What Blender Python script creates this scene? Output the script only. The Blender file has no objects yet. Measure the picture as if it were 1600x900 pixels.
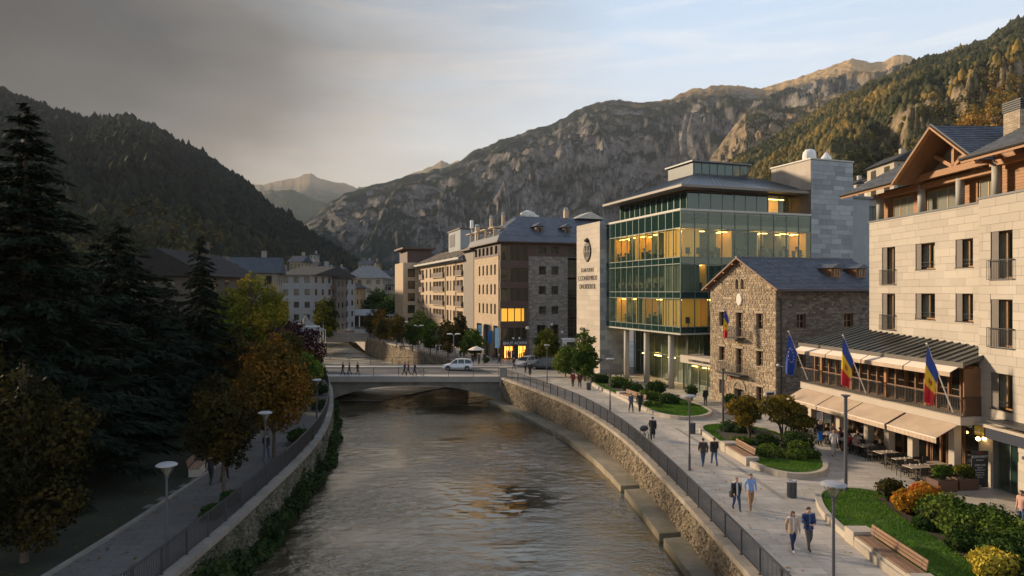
import bpy, math, random
import numpy as np
from mathutils import Vector, Matrix
random.seed(7); rng = np.random.default_rng(7)
sc = bpy.context.scene
COL = sc.collection
R_ = math.radians
# ---------------------------------------------------------------- camera
CAMZ = 10.5; FPX = 1067.0; HOR = 456.0
cd = bpy.data.cameras.new('camera'); cam = bpy.data.objects.new('camera', cd); COL.objects.link(cam)
cam.location = (0, 0, CAMZ); cam.rotation_euler = (R_(90), 0, 0)
cd.sensor_width = 36; cd.lens = 36 * FPX / 1600; cd.shift_y = (HOR - 450) / 1600
cd.clip_start = 0.3; cd.clip_end = 20000
sc.camera = cam
def at(px, Y): return (px - 800) / FPX * Y          # X of a sight line at depth Y
def zat(py, Y): return CAMZ - (py - HOR) / FPX * Y
# ---------------------------------------------------------------- light
SUN_AZ = -60.0; SUN_EL = 17.0                        # degrees from +Y, negative = left
sunv = Vector((math.sin(R_(SUN_AZ)) * math.cos(R_(SUN_EL)), math.cos(R_(SUN_AZ)) * math.cos(R_(SUN_EL)), math.sin(R_(SUN_EL))))
sl = bpy.data.lights.new('sun', 'SUN'); sl.energy = 4.7; sl.angle = R_(5.0); sl.color = (1.0, 0.79, 0.55)
so = bpy.data.objects.new('sun', sl); COL.objects.link(so)
so.rotation_euler = sunv.to_track_quat('Z', 'Y').to_euler(); so.location = (-200, 100, 150)
w = bpy.data.worlds.new('World'); sc.world = w; w.use_nodes = True
nt = w.node_tree; nt.nodes.clear()
def N(nt, t, **k):
    n = nt.nodes.new(t)
    for a, b in k.items():
        if a.startswith('i_'):
            key = a[2:]; key = int(key) if key.isdigit() else key
            n.inputs[key].default_value = b
        else: setattr(n, a, b)
    return n
def Lk(nt, a, b): nt.links.new(a, b)
sky = N(nt, 'ShaderNodeTexSky', sky_type='NISHITA', sun_disc=False, sun_elevation=R_(SUN_EL), sun_rotation=R_(SUN_AZ), air_density=1.0, dust_density=1.6, ozone_density=1.6)
tc = N(nt, 'ShaderNodeTexCoord')
sp = N(nt, 'ShaderNodeSeparateXYZ'); Lk(nt, tc.outputs['Generated'], sp.inputs[0])
# added darkening, shaped like a cloud bank, over the left half of the sky
az = N(nt, 'ShaderNodeMath', operation='ARCTAN2'); Lk(nt, sp.outputs[0], az.inputs[0]); Lk(nt, sp.outputs[1], az.inputs[1])
nm = N(nt, 'ShaderNodeMapping'); nm.inputs['Scale'].default_value = (1, 1, 3.2); Lk(nt, tc.outputs['Generated'], nm.inputs[0]); ns = N(nt, 'ShaderNodeTexNoise', i_Scale=2.0, i_Detail=6.0, i_Roughness=.55); Lk(nt, nm.outputs[0], ns.inputs['Vector'])
na = N(nt, 'ShaderNodeMath', operation='MULTIPLY_ADD', i_1=0.42, i_2=-0.21); Lk(nt, ns.outputs[0], na.inputs[0])
az2 = N(nt, 'ShaderNodeMath', operation='ADD'); Lk(nt, az.outputs[0], az2.inputs[0]); Lk(nt, na.outputs[0], az2.inputs[1])
rp = N(nt, 'ShaderNodeMapRange'); rp.inputs['From Min'].default_value = -math.pi; rp.inputs['From Max'].default_value = math.pi
Lk(nt, az2.outputs[0], rp.inputs[0])
cr = N(nt, 'ShaderNodeValToRGB'); e = cr.color_ramp.elements
def azp(d): return (d + 180) / 360
stops = [(-180, 1), (-150, 1), (-110, .20), (-62, .02), (-37, .022), (-31, .055), (-22, .20), (-12, .54), (0, .80), (10, .96), (20, 1), (180, 1)]
e[0].position = 0; e[1].position = 1
for d, v in stops[1:-1]: e.new(azp(d))
for el, (d, v) in zip(cr.color_ramp.elements, stops): el.color = (v, v * (1 - .30 * (1 - v) * min(1, v * 4)) , v * (1 - .55 * (1 - v) * min(1, v * 4)), 1) if v < 1 else (1, 1, 1, 1)
Lk(nt, rp.outputs[0], cr.inputs[0])
# high cirrus, stretched
mp = N(nt, 'ShaderNodeMapping'); mp.inputs['Scale'].default_value = (1.3, 1.6, 13.0); mp.inputs['Rotation'].default_value = (0, R_(26), R_(20)); Lk(nt, tc.outputs['Generated'], mp.inputs[0])
n2 = N(nt, 'ShaderNodeTexNoise', i_Scale=2.3, i_Detail=9.0, i_Roughness=.56, i_Distortion=.7); Lk(nt, mp.outputs[0], n2.inputs['Vector'])
c2 = N(nt, 'ShaderNodeMapRange'); c2.inputs['From Min'].default_value = .50; c2.inputs['From Max'].default_value = .72; c2.inputs['To Max'].default_value = .36
Lk(nt, n2.outputs[0], c2.inputs[0])
# grade: pull the sky towards a pale blue / warm haze
hz = N(nt, 'ShaderNodeMapRange'); hz.inputs['From Min'].default_value = .02; hz.inputs['From Max'].default_value = .55; Lk(nt, sp.outputs[2], hz.inputs[0])
gr = N(nt, 'ShaderNodeValToRGB'); g = gr.color_ramp.elements
g[0].position = 0; g[0].color = (5.6, 4.5, 3.3, 1); g[1].position = 1; g[1].color = (2.3, 3.0, 4.1, 1)
k = g.new(.30); k.color = (4.6, 4.5, 4.3, 1); k = g.new(.65); k.color = (3.3, 4.0, 4.8, 1)
Lk(nt, hz.outputs[0], gr.inputs[0])
m1 = N(nt, 'ShaderNodeMix', data_type='RGBA'); m1.inputs[0].default_value = .68
Lk(nt, sky.outputs[0], m1.inputs[6]); Lk(nt, gr.outputs[0], m1.inputs[7])
m2 = N(nt, 'ShaderNodeMix', data_type='RGBA'); Lk(nt, c2.outputs[0], m2.inputs[0]); Lk(nt, m1.outputs[2], m2.inputs[6]); m2.inputs[7].default_value = (5.4, 5.0, 4.6, 1)
m3 = N(nt, 'ShaderNodeMix', data_type='RGBA', blend_type='MULTIPLY'); m3.inputs[0].default_value = 1
Lk(nt, m2.outputs[2], m3.inputs[6]); Lk(nt, cr.outputs[0], m3.inputs[7])
bg = N(nt, 'ShaderNodeBackground', i_Strength=0.15); Lk(nt, m3.outputs[2], bg.inputs[0])
wo = N(nt, 'ShaderNodeOutputWorld'); Lk(nt, bg.outputs[0], wo.inputs[0])
sc.view_settings.view_transform = 'Standard'; sc.view_settings.look = 'None'; sc.view_settings.exposure = 0.68; sc.view_settings.gamma = 1
# ---------------------------------------------------------------- materials
_m = {}
def M(name, col=(.5, .5, .5), rough=.75, var=.12, sc_=1.2, rv=0.0, bump=0.0, bs=8.0, metal=0.0, spec=.5, col2=None, c2s=.5, c2w=.12, stretch=(1, 1, 1)):
    if name in _m: return _m[name]
    m = bpy.data.materials.new(name); m.use_nodes = True; nt = m.node_tree; b = nt.nodes['Principled BSDF']
    b.inputs['Roughness'].default_value = rough; b.inputs['Metallic'].default_value = metal; b.inputs['Specular IOR Level'].default_value = spec
    geo = N(nt, 'ShaderNodeNewGeometry'); mpp = N(nt, 'ShaderNodeMapping'); mpp.inputs['Scale'].default_value = stretch
    Lk(nt, geo.outputs['Position'], mpp.inputs[0])
    nz = N(nt, 'ShaderNodeTexNoise', i_Scale=sc_, i_Detail=8.0, i_Roughness=.65); Lk(nt, mpp.outputs[0], nz.inputs['Vector'])
    r1 = N(nt, 'ShaderNodeMapRange'); r1.inputs['From Min'].default_value = .3; r1.inputs['From Max'].default_value = .7
    r1.inputs['To Min'].default_value = 1 - var; r1.inputs['To Max'].default_value = 1 + var; Lk(nt, nz.outputs[0], r1.inputs[0])
    out = r1.outputs[0]
    if rv:
        oi = N(nt, 'ShaderNodeObjectInfo'); ad = N(nt, 'ShaderNodeMath', operation='ADD'); Lk(nt, oi.outputs['Random'], ad.inputs[0]); Lk(nt, geo.outputs['Random Per Island'], ad.inputs[1])
        fr = N(nt, 'ShaderNodeMath', operation='FRACT'); Lk(nt, ad.outputs[0], fr.inputs[0])
        r2 = N(nt, 'ShaderNodeMapRange'); r2.inputs['To Min'].default_value = 1 - rv; r2.inputs['To Max'].default_value = 1 + rv; Lk(nt, fr.outputs[0], r2.inputs[0])
        mu = N(nt, 'ShaderNodeMath', operation='MULTIPLY'); Lk(nt, out, mu.inputs[0]); Lk(nt, r2.outputs[0], mu.inputs[1]); out = mu.outputs[0]
    src = None
    if col2:
        n3 = N(nt, 'ShaderNodeTexNoise', i_Scale=c2s, i_Detail=6.0, i_Roughness=.6); Lk(nt, mpp.outputs[0], n3.inputs['Vector'])
        r3 = N(nt, 'ShaderNodeMapRange'); r3.inputs['From Min'].default_value = .5 - c2w; r3.inputs['From Max'].default_value = .5 + c2w; Lk(nt, n3.outputs[0], r3.inputs[0])
        mx = N(nt, 'ShaderNodeMix', data_type='RGBA'); mx.inputs[6].default_value = (*col, 1); mx.inputs[7].default_value = (*col2, 1); Lk(nt, r3.outputs[0], mx.inputs[0]); src = mx.outputs[2]
    vs = N(nt, 'ShaderNodeVectorMath', operation='SCALE')
    if src: Lk(nt, src, vs.inputs[0])
    else: vs.inputs[0].default_value = col
    Lk(nt, out, vs.inputs['Scale']); Lk(nt, vs.outputs[0], b.inputs['Base Color'])
    if bump:
        bn = N(nt, 'ShaderNodeTexNoise', i_Scale=bs, i_Detail=6.0, i_Roughness=.6); Lk(nt, mpp.outputs[0], bn.inputs['Vector'])
        bb = N(nt, 'ShaderNodeBump', i_Strength=bump, i_Distance=.05); Lk(nt, bn.outputs[0], bb.inputs['Height']); Lk(nt, bb.outputs[0], b.inputs['Normal'])
    _m[name] = m; return m
def ME(name, col, strength):
    if name in _m: return _m[name]
    m = bpy.data.materials.new(name); m.use_nodes = True; b = m.node_tree.nodes['Principled BSDF']
    b.inputs['Base Color'].default_value = (*col, 1); b.inputs['Emission Color'].default_value = (*col, 1); b.inputs['Emission Strength'].default_value = strength
    _m[name] = m; return m
def MG(name, tint=(.75, .85, .82), clear=.6, ior=1.7, rough=.03, body=(.02, .03, .03)):
    """window glass: reflects by fresnel, lets part of the light through"""
    if name in _m: return _m[name]
    m = bpy.data.materials.new(name); m.use_nodes = True; nt = m.node_tree; nt.nodes.clear()
    f = N(nt, 'ShaderNodeFresnel'); g0 = N(nt, 'ShaderNodeNewGeometry'); mr = N(nt, 'ShaderNodeMapRange'); mr.inputs['To Min'].default_value = ior; mr.inputs['To Max'].default_value = 1 / ior; Lk(nt, g0.outputs['Backfacing'], mr.inputs[0]); Lk(nt, mr.outputs[0], f.inputs['IOR']); gl = N(nt, 'ShaderNodeBsdfGlossy', i_Roughness=rough); gl.inputs[0].default_value = (.9, 1, .97, 1)
    tr = N(nt, 'ShaderNodeBsdfTransparent'); tr.inputs[0].default_value = (*tint, 1)
    df = N(nt, 'ShaderNodeBsdfDiffuse'); df.inputs[0].default_value = (*body, 1)
    mx = N(nt, 'ShaderNodeMixShader'); mx.inputs[0].default_value = clear; Lk(nt, df.outputs[0], mx.inputs[1]); Lk(nt, tr.outputs[0], mx.inputs[2])
    geo = N(nt, 'ShaderNodeNewGeometry'); nz = N(nt, 'ShaderNodeTexNoise', i_Scale=.55, i_Detail=1.0); Lk(nt, geo.outputs['Position'], nz.inputs['Vector'])
    bb = N(nt, 'ShaderNodeBump', i_Strength=.12, i_Distance=.1); Lk(nt, nz.outputs[0], bb.inputs['Height']); Lk(nt, bb.outputs[0], gl.inputs['Normal'])
    m2 = N(nt, 'ShaderNodeMixShader'); Lk(nt, f.outputs[0], m2.inputs[0]); Lk(nt, mx.outputs[0], m2.inputs[1]); Lk(nt, gl.outputs[0], m2.inputs[2])
    o = N(nt, 'ShaderNodeOutputMaterial'); Lk(nt, m2.outputs[0], o.inputs[0])
    _m[name] = m; return m
def MF(name, cols, trans=.25):
    """foliage: per-leaf tint attribute picks a leaf colour"""
    if name in _m: return _m[name]
    m = bpy.data.materials.new(name); m.use_nodes = True; nt = m.node_tree; b = nt.nodes['Principled BSDF']; out = nt.nodes['Material Output']
    a = N(nt, 'ShaderNodeAttribute', attribute_name='tint'); r = N(nt, 'ShaderNodeValToRGB'); e = r.color_ramp.elements
    n = len(cols); e[0].position = 0; e[1].position = 1
    for i in range(1, n - 1): e.new(i / (n - 1))
    for el, c in zip(r.color_ramp.elements, cols): el.color = (*c, 1)
    Lk(nt, a.outputs['Fac'], r.inputs[0]); Lk(nt, r.outputs[0], b.inputs['Base Color']); b.inputs['Roughness'].default_value = .8; b.inputs['Specular IOR Level'].default_value = .06
    t = N(nt, 'ShaderNodeBsdfTranslucent'); Lk(nt, r.outputs[0], t.inputs[0]); mx = N(nt, 'ShaderNodeMixShader'); mx.inputs[0].default_value = trans
    Lk(nt, b.outputs[0], mx.inputs[1]); Lk(nt, t.outputs[0], mx.inputs[2]); Lk(nt, mx.outputs[0], out.inputs[0])
    _m[name] = m; return m
# ---------------------------------------------------------------- object helpers
def T(name, label, cat, loc=(0, 0, 0), rz=0.0, group=None):
    o = bpy.data.objects.new(name, None); COL.objects.link(o); o.location = loc; o.rotation_euler = (0, 0, rz); o.empty_display_size = .3
    o['label'] = label; o['category'] = cat
    if group: o['group'] = group
    return o
def link(name, me, parent=None, loc=None, rz=0, kind=None, label=None):
    o = bpy.data.objects.new(name, me); COL.objects.link(o)
    if parent: o.parent = parent
    if loc is not None: o.location = loc
    if rz: o.rotation_euler = (0, 0, rz)
    if kind: o['kind'] = kind
    if label: o['label'] = label
    return o
def kids(o): return [c for c in bpy.data.objects if c.parent == o]
def dup(o, loc=None, rz=None, label=None, group=None, _p=None, _k=None):
    c = o.copy(); COL.objects.link(c)
    if _p: c.parent = _p
    if loc is not None: c.location = loc
    if rz is not None: c.rotation_euler = (0, 0, rz)
    if label: c['label'] = label
    if group: c['group'] = group
    for ch in list(o.children): dup(ch, _p=c)
    return c
def sweep_strip(): pass
class MB:
    def __init__(s): s.v = []; s.f = []; s.m = []; s.cm = 0
    def add(s, V, F):
        b = len(s.v); s.v.extend([tuple(p) for p in V]); s.f.extend([tuple(i + b for i in q) for q in F]); s.m.extend([s.cm] * len(F))
    def quad(s, *p): s.add(p, [tuple(range(len(p)))])
    def box(s, x0, x1, y0, y1, z0, z1):
        s.add([(x0, y0, z0), (x1, y0, z0), (x1, y1, z0), (x0, y1, z0), (x0, y0, z1), (x1, y0, z1), (x1, y1, z1), (x0, y1, z1)],
              [(0, 3, 2, 1), (4, 5, 6, 7), (0, 1, 5, 4), (1, 2, 6, 5), (2, 3, 7, 6), (3, 0, 4, 7)])
    def fb(s, fac, a0, a1, d0, d1, z0, z1):
        if fac == 'F': s.box(a0, a1, d0, d1, z0, z1)
        else: s.box(d0, d1, a0, a1, z0, z1)
    def bar(s, p, q, wd, ht, up=(0, 0, 1)):
        p = Vector(p); q = Vector(q); d = (q - p).normalized(); up = Vector(up); sd = d.cross(up)
        if sd.length < 1e-4: sd = Vector((1, 0, 0))
        sd.normalize(); u = sd.cross(d).normalized(); V = []
        for c in (p, q):
            for a, b in ((-1, -1), (1, -1), (1, 1), (-1, 1)): V.append(c + sd * a * wd / 2 + u * b * ht / 2)
        s.add(V, [(0, 1, 2, 3), (7, 6, 5, 4), (0, 4, 5, 1), (1, 5, 6, 2), (2, 6, 7, 3), (3, 7, 4, 0)])
    def tube(s, pts, r, n=8, cap=True):
        pts = [Vector(p) for p in pts]; rs = r if isinstance(r, (list, tuple)) else [r] * len(pts); V = []
        for i, p in enumerate(pts):
            d = (pts[min(i + 1, len(pts) - 1)] - pts[max(i - 1, 0)]).normalized()
            a = d.cross(Vector((0, 0, 1)))
            if a.length < .1: a = d.cross(Vector((0, 1, 0)))
            a.normalize(); b = d.cross(a)
            for k in range(n):
                t = 2 * math.pi * k / n; V.append(p + (a * math.cos(t) + b * math.sin(t)) * rs[i])
        F = [(i * n + k, i * n + (k + 1) % n, (i + 1) * n + (k + 1) % n, (i + 1) * n + k) for i in range(len(pts) - 1) for k in range(n)]
        if cap: F += [tuple(range(n - 1, -1, -1)), tuple(range((len(pts) - 1) * n, len(pts) * n))]
        s.add(V, F)
    def lathe(s, prof, n=16, c=(0, 0, 0)):
        V = [(c[0] + r * math.cos(2 * math.pi * k / n), c[1] + r * math.sin(2 * math.pi * k / n), c[2] + z) for r, z in prof for k in range(n)]
        F = [(i * n + k, i * n + (k + 1) % n, (i + 1) * n + (k + 1) % n, (i + 1) * n + k) for i in range(len(prof) - 1) for k in range(n)]
        F += [tuple(range(n - 1, -1, -1)), tuple(range((len(prof) - 1) * n, len(prof) * n))]
        s.add(V, F)
    def prism(s, poly, z0, z1):
        n = len(poly); s.add([(x, y, z0) for x, y in poly] + [(x, y, z1) for x, y in poly],
            [tuple(range(n - 1, -1, -1)), tuple(range(n, 2 * n))] + [(i, (i + 1) % n, n + (i + 1) % n, n + i) for i in range(n)])
    def ball(s, c, r, n=8, m=6, jit=0, sq=(1, 1, 1)):
        V = []; 
        for i in range(m + 1):
            ph = math.pi * i / m
            for k in range(n):
                t = 2 * math.pi * k / n; q = r * (1 + random.uniform(-jit, jit))
                V.append((c[0] + q * sq[0] * math.sin(ph) * math.cos(t), c[1] + q * sq[1] * math.sin(ph) * math.sin(t), c[2] + q * sq[2] * math.cos(ph)))
        s.add(V, [(i * n + k, (i + 1) * n + k, (i + 1) * n + (k + 1) % n, i * n + (k + 1) % n) for i in range(m) for k in range(n)])
    def mesh(s, name, mats, smooth=False):
        me = bpy.data.meshes.new(name); me.from_pydata(s.v, [], s.f)
        mats = mats if isinstance(mats, (list, tuple)) else [mats]
        for m in mats: me.materials.append(m)
        if len(mats) > 1: me.polygons.foreach_set('material_index', s.m)
        if smooth: me.polygons.foreach_set('use_smooth', [True] * len(s.f))
        me.validate(); me.update(); return me
    def build(s, name, mats, parent=None, smooth=False, kind=None, loc=None, label=None):
        return link(name, s.mesh(name, mats, smooth), parent, loc, kind=kind, label=label)
def solo(o, label, cat, group=None):
    o['label'] = label; o['category'] = cat
    if group: o['group'] = group
    return o
def npmesh(name, V, F, mat, tint=None, smooth=False):
    """V (n,3), F (m,k) -> mesh, quick"""
    me = bpy.data.meshes.new(name); F = np.asarray(F); m, k = F.shape
    me.vertices.add(len(V)); me.vertices.foreach_set('co', np.asarray(V, dtype=np.float32).ravel())
    me.loops.add(m * k); me.loops.foreach_set('vertex_index', F.astype(np.int32).ravel())
    me.polygons.add(m); me.polygons.foreach_set('loop_start', np.arange(0, m * k, k, dtype=np.int32))
    try: me.polygons.foreach_set('loop_total', np.full(m, k, dtype=np.int32))
    except Exception: pass
    me.materials.append(mat)
    if tint is not None:
        a = me.attributes.new('tint', 'FLOAT', 'FACE'); a.data.foreach_set('value', np.asarray(tint, dtype=np.float32))
    if smooth: me.polygons.foreach_set('use_smooth', np.ones(m, dtype=bool))
    me.update(); return me
# noise
def _h(ix, iy, s):
    n = (ix.astype(np.int64) * 374761393 + iy.astype(np.int64) * 668265263 + s * 2147483647) & 0x7fffffff
    n = ((n ^ (n >> 13)) * 1274126177) & 0x7fffffff
    return ((n ^ (n >> 16)) & 0xffff) / 65535.0
def vn(x, y, s=0):
    x = np.asarray(x, float); y = np.asarray(y, float); ix = np.floor(x); iy = np.floor(y); fx = x - ix; fy = y - iy
    fx = fx * fx * (3 - 2 * fx); fy = fy * fy * (3 - 2 * fy)
    a = _h(ix, iy, s); b = _h(ix + 1, iy, s); c = _h(ix, iy + 1, s); d = _h(ix + 1, iy + 1, s)
    return (a + (b - a) * fx) * (1 - fy) + (c + (d - c) * fx) * fy
def fbm(x, y, o=5, s=0, ridge=False, g=.5):
    t = 0; a = 1; tot = 0
    for i in range(o):
        n = vn(x, y, s + i * 17)
        if ridge: n = 1 - abs(2 * n - 1)
        t = t + a * n; tot += a; a *= g; x = x * 2.03 + 11.3; y = y * 2.03 + 7.7
    return t / tot
# ================================================================ TERRAIN
def mountain_mat(name, rock, veg, top, veg_amt, alt_top, rock_dark=None, sc_=.01):
    m = bpy.data.materials.new(name); m.use_nodes = True; nt = m.node_tree; b = nt.nodes['Principled BSDF']; b.inputs['Roughness'].default_value = .95; b.inputs['Specular IOR Level'].default_value = 0
    geo = N(nt, 'ShaderNodeNewGeometry'); sp = N(nt, 'ShaderNodeSeparateXYZ'); Lk(nt, geo.outputs['Normal'], sp.inputs[0])
    ps = N(nt, 'ShaderNodeSeparateXYZ'); Lk(nt, geo.outputs['Position'], ps.inputs[0])
    n1 = N(nt, 'ShaderNodeTexNoise', i_Scale=sc_, i_Detail=10.0, i_Roughness=.68); Lk(nt, geo.outputs['Position'], n1.inputs['Vector'])
    n2 = N(nt, 'ShaderNodeTexNoise', i_Scale=sc_ * 9, i_Detail=6.0, i_Roughness=.7); Lk(nt, geo.outputs['Position'], n2.inputs['Vector'])
    # flat ground grows forest, steep ground shows rock
    a = N(nt, 'ShaderNodeMath', operation='MULTIPLY_ADD', i_1=1.0, i_2=veg_amt - .85); Lk(nt, sp.outputs[2], a.inputs[0])
    c = N(nt, 'ShaderNodeMath', operation='MULTIPLY_ADD', i_1=2.4, i_2=-.95); Lk(nt, n1.outputs[0], c.inputs[0])
    d = N(nt, 'ShaderNodeMath', operation='ADD'); Lk(nt, a.outputs[0], d.inputs[0]); Lk(nt, c.outputs[0], d.inputs[1])
    d2 = N(nt, 'ShaderNodeMath', operation='MULTIPLY_ADD', i_1=1.2, i_2=-.6); Lk(nt, n2.outputs[0], d2.inputs[0])
    d3 = N(nt, 'ShaderNodeMath', operation='ADD'); Lk(nt, d.outputs[0], d3.inputs[0]); Lk(nt, d2.outputs[0], d3.inputs[1])
    r = N(nt, 'ShaderNodeMapRange'); r.inputs['From Min'].default_value = .1; r.inputs['From Max'].default_value = .45; Lk(nt, d3.outputs[0], r.inputs[0])
    rk = N(nt, 'ShaderNodeMix', data_type='RGBA'); rk.inputs[6].default_value = (*(rock_dark or tuple(x * .55 for x in rock)), 1); rk.inputs[7].default_value = (*rock, 1)
    rr = N(nt, 'ShaderNodeMapRange'); rr.inputs['From Min'].default_value = .4; rr.inputs['From Max'].default_value = .62; Lk(nt, n2.outputs[0], rr.inputs[0]); Lk(nt, rr.outputs[0], rk.inputs[0])
    mx = N(nt, 'ShaderNodeMix', data_type='RGBA'); Lk(nt, r.outputs[0], mx.inputs[0]); Lk(nt, rk.outputs[2], mx.inputs[6]); mx.inputs[7].default_value = (*veg, 1)
    # alpine grass above the tree line
    al = N(nt, 'ShaderNodeMapRange'); al.inputs['From Min'].default_value = alt_top * .86; al.inputs['From Max'].default_value = alt_top * 1.08
    zz = N(nt, 'ShaderNodeMath', operation='MULTIPLY_ADD', i_1=alt_top * .5); Lk(nt, n1.outputs[0], zz.inputs[0]); z2 = N(nt, 'ShaderNodeMath', operation='SUBTRACT', i_1=alt_top * .25); Lk(nt, ps.outputs[2], z2.inputs[0]); Lk(nt, z2.outputs[0], zz.inputs[2])
    Lk(nt, zz.outputs[0], al.inputs[0])
    m2 = N(nt, 'ShaderNodeMix', data_type='RGBA'); Lk(nt, al.outputs[0], m2.inputs[0]); Lk(nt, mx.outputs[2], m2.inputs[6]); m2.inputs[7].default_value = (*top, 1)
    Lk(nt, m2.outputs[2], b.inputs['Base Color'])
    bb = N(nt, 'ShaderNodeBump', i_Strength=.9, i_Distance=.07 / sc_); Lk(nt, n2.outputs[0], bb.inputs['Height']); Lk(nt, bb.outputs[0], b.inputs['Normal'])
    return m
def mountain(name, ridge, zb, prof, amp, mat, nu=420, nv=170, seed=1, gf=9.0, cut=None, tail=1.5, rough=.52):
    """ridge: list of (px, py, ridge depth, base depth); the sheet climbs from base to crest and falls away behind it"""
    r = np.array(ridge, float); u = np.linspace(r[0, 0], r[-1, 0], nu)
    py = np.interp(u, r[:, 0], r[:, 1]); Rr = np.interp(u, r[:, 0], r[:, 2]); Rb = np.interp(u, r[:, 0], r[:, 3])
    # light smoothing of the control polygon + small crest roughness
    py = py + (fbm(u * .05, u * 0, 5, seed) - .5) * 9
    H = CAMZ + (HOR - py) / FPX * Rr
    v = np.linspace(0, tail, nv)
    U, Vv = np.meshgrid(u, v, indexing='ij')
    D = Rb[:, None] + (Rr - Rb)[:, None] * Vv; X = (U - 800) / FPX * D; Y = D.copy()
    up = np.where(Vv <= 1, np.clip(Vv, 0, 1) ** prof, 1 - (Vv - 1) * 1.1)
    Z = zb + (H[:, None] - zb) * up
    span = (H[:, None] - zb)
    s = 1.0 / max(60.0, float(np.mean(Rr - Rb)) / 9)
    wx = X + 90 * (fbm(X * s * .6, Y * s * .6, 3, seed + 5) - .5) / s / 90; wy = Y + (fbm(X * s * .6 + 9, Y * s * .6, 3, seed + 6) - .5) / s
    big = fbm(wx * s, wy * s, 7, seed + 1, ridge=True, g=rough) - .55
    # gullies running down the slope
    gu = fbm(U / 800 * gf + 1.6 * (fbm(X * s, Y * s, 3, seed + 8) - .5), Vv * 1.3 + 3, 7, seed + 3, ridge=True, g=rough + .03) - .55
    env = np.clip(Vv * 3.2, 0, 1) * np.clip(1.12 - np.abs(Vv - 0) * 1.0, .10, 1)
    env = np.where(Vv > 1, .1, env) * (np.clip((1150 - Z) / 420, .22, 1) if span.max() > 900 else 1)
    Z = Z + span * amp * env * np.minimum(big * .85 + gu * 1.0, .16 + .5 * (1 - np.clip(Vv, 0, 1)))
    Z = Z + span * .018 * (fbm(X * s * 9, Y * s * 9, 4, seed + 11) - .5) * np.clip(Vv * 4, 0, 1)
    V = np.stack([X, Y, Z], -1).reshape(-1, 3)
    i = np.arange(nu - 1)[:, None] * nv + np.arange(nv - 1)[None, :]
    F = np.stack([i, i + nv, i + nv + 1, i + 1], -1).reshape(-1, 4)
    me = npmesh(name, V, F, mat, smooth=True)
    o = link(name, me, kind='structure')
    return o, V.reshape(nu, nv, 3)
EXT = []
mt_far = mountain_mat('far mountain rock', (.30, .24, .17), (.08, .085, .05), (.34, .25, .15), .25, 900, sc_=.004)
mt_main = mountain_mat('main mountain rock', (.29, .26, .23), (.028, .036, .030), (.50, .33, .16), .26, 960, sc_=.006, rock_dark=(.10, .095, .09))  # top: tan alpine grass with golden sunlight put into its colour
mt_spur = mountain_mat('golden spur rock', (.38, .29, .19), (.045, .048, .026), (.34, .235, .125), .14, 900, sc_=.009)
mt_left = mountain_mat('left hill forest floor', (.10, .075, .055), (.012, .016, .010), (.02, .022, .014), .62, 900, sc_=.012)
mt_right = mountain_mat('right hill slope', (.38, .29, .19), (.075, .070, .035), (.10, .09, .035), .36, 800, sc_=.012)
# far ranges in the gap of the valley
mountain('far_hills', [(330, 300, 6200, 4200), (400, 289, 6200, 4200), (440, 282, 6200, 4200), (486, 272, 6200, 4200), (520, 286, 6300, 4200), (560, 292, 6300, 4200), (640, 300, 6300, 4200)], -20, .8, .16, mt_far, 160, 60, 21)
mountain('near_gap_hill', [(330, 330, 4400, 3000), (410, 300, 4400, 3000), (450, 296, 4400, 3000), (500, 312, 4500, 3000), (560, 330, 4500, 3000), (640, 340, 4500, 3000)], -20, .8, .16, mt_far, 120, 60, 23)
mountain('distant_peaks', [(560, 292, 5600, 4300), (610, 284, 5600, 4300), (650, 268, 5600, 4300), (672, 259, 5600, 4300), (690, 249, 5600, 4300), (702, 254, 5600, 4300), (716, 250, 5600, 4300), (800, 262, 5600, 4300)], -20, .8, .12, mt_far, 160, 60, 25)
main_r = [(440, 372, 2500, 1100), (478, 345, 2500, 1100), (520, 312, 2600, 1150), (580, 291, 2700, 1200), (620, 281, 2750, 1200), (700, 263, 2850, 1250), (740, 236, 2900, 1300), (800, 216, 2950, 1300), (850, 201, 3000, 1350),
          (872, 190, 3050, 1350), (910, 170, 3050, 1350), (960, 157, 3100, 1400), (1005, 161, 3150, 1400), (1048, 156, 3200, 1400), (1082, 139, 3300, 1400), (1110, 133, 3300, 1400), (1150, 136, 3350, 1400), (1190, 138, 3400, 1400),
          (1250, 121, 3500, 1400), (1300, 105, 3550, 1400), (1332, 94, 3600, 1400), (1360, 98, 3600, 1400), (1390, 92, 3600, 1400), (1412, 88, 3600, 1400), (1440, 96, 3600, 1400), (1560, 130, 3600, 1400), (1900, 200, 3600, 1400)]
mountain('main_mountain', main_r, -20, .80, .40, mt_main, 900, 340, 31, gf=9.5, rough=.56)
# nearer rocky spur in front of the right end of the main mountain
mountain('rock_spur', [(930, 430, 1500, 900), (1000, 340, 1550, 900), (1060, 285, 1600, 900), (1100, 262, 1650, 900), (1130, 222, 1700, 950), (1165, 178, 1750, 950), (1200, 168, 1800, 1000), (1240, 172, 1850, 1000), (1300, 150, 1900, 1000), (1360, 140, 1900, 1000), (1500, 120, 1900, 1000)], -20, .62, .34, mt_spur, 360, 220, 44, gf=20, rough=.6)
right_r = [(940, 440, 620, 300), (1020, 372, 760, 300), (1080, 300, 900, 280), (1130, 262, 980, 260), (1180, 236, 1050, 240), (1250, 194, 1120, 230), (1300, 160, 1160, 220), (1350, 132, 1180, 210), (1400, 112, 1200, 200), (1445, 96, 1220, 190),
           (1500, 80, 1240, 180), (1550, 62, 1250, 170), (1600, 28, 1250, 165), (1700, -10, 1250, 160), (1900, -60, 1200, 150), (2300, -120, 1100, 140)]
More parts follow.
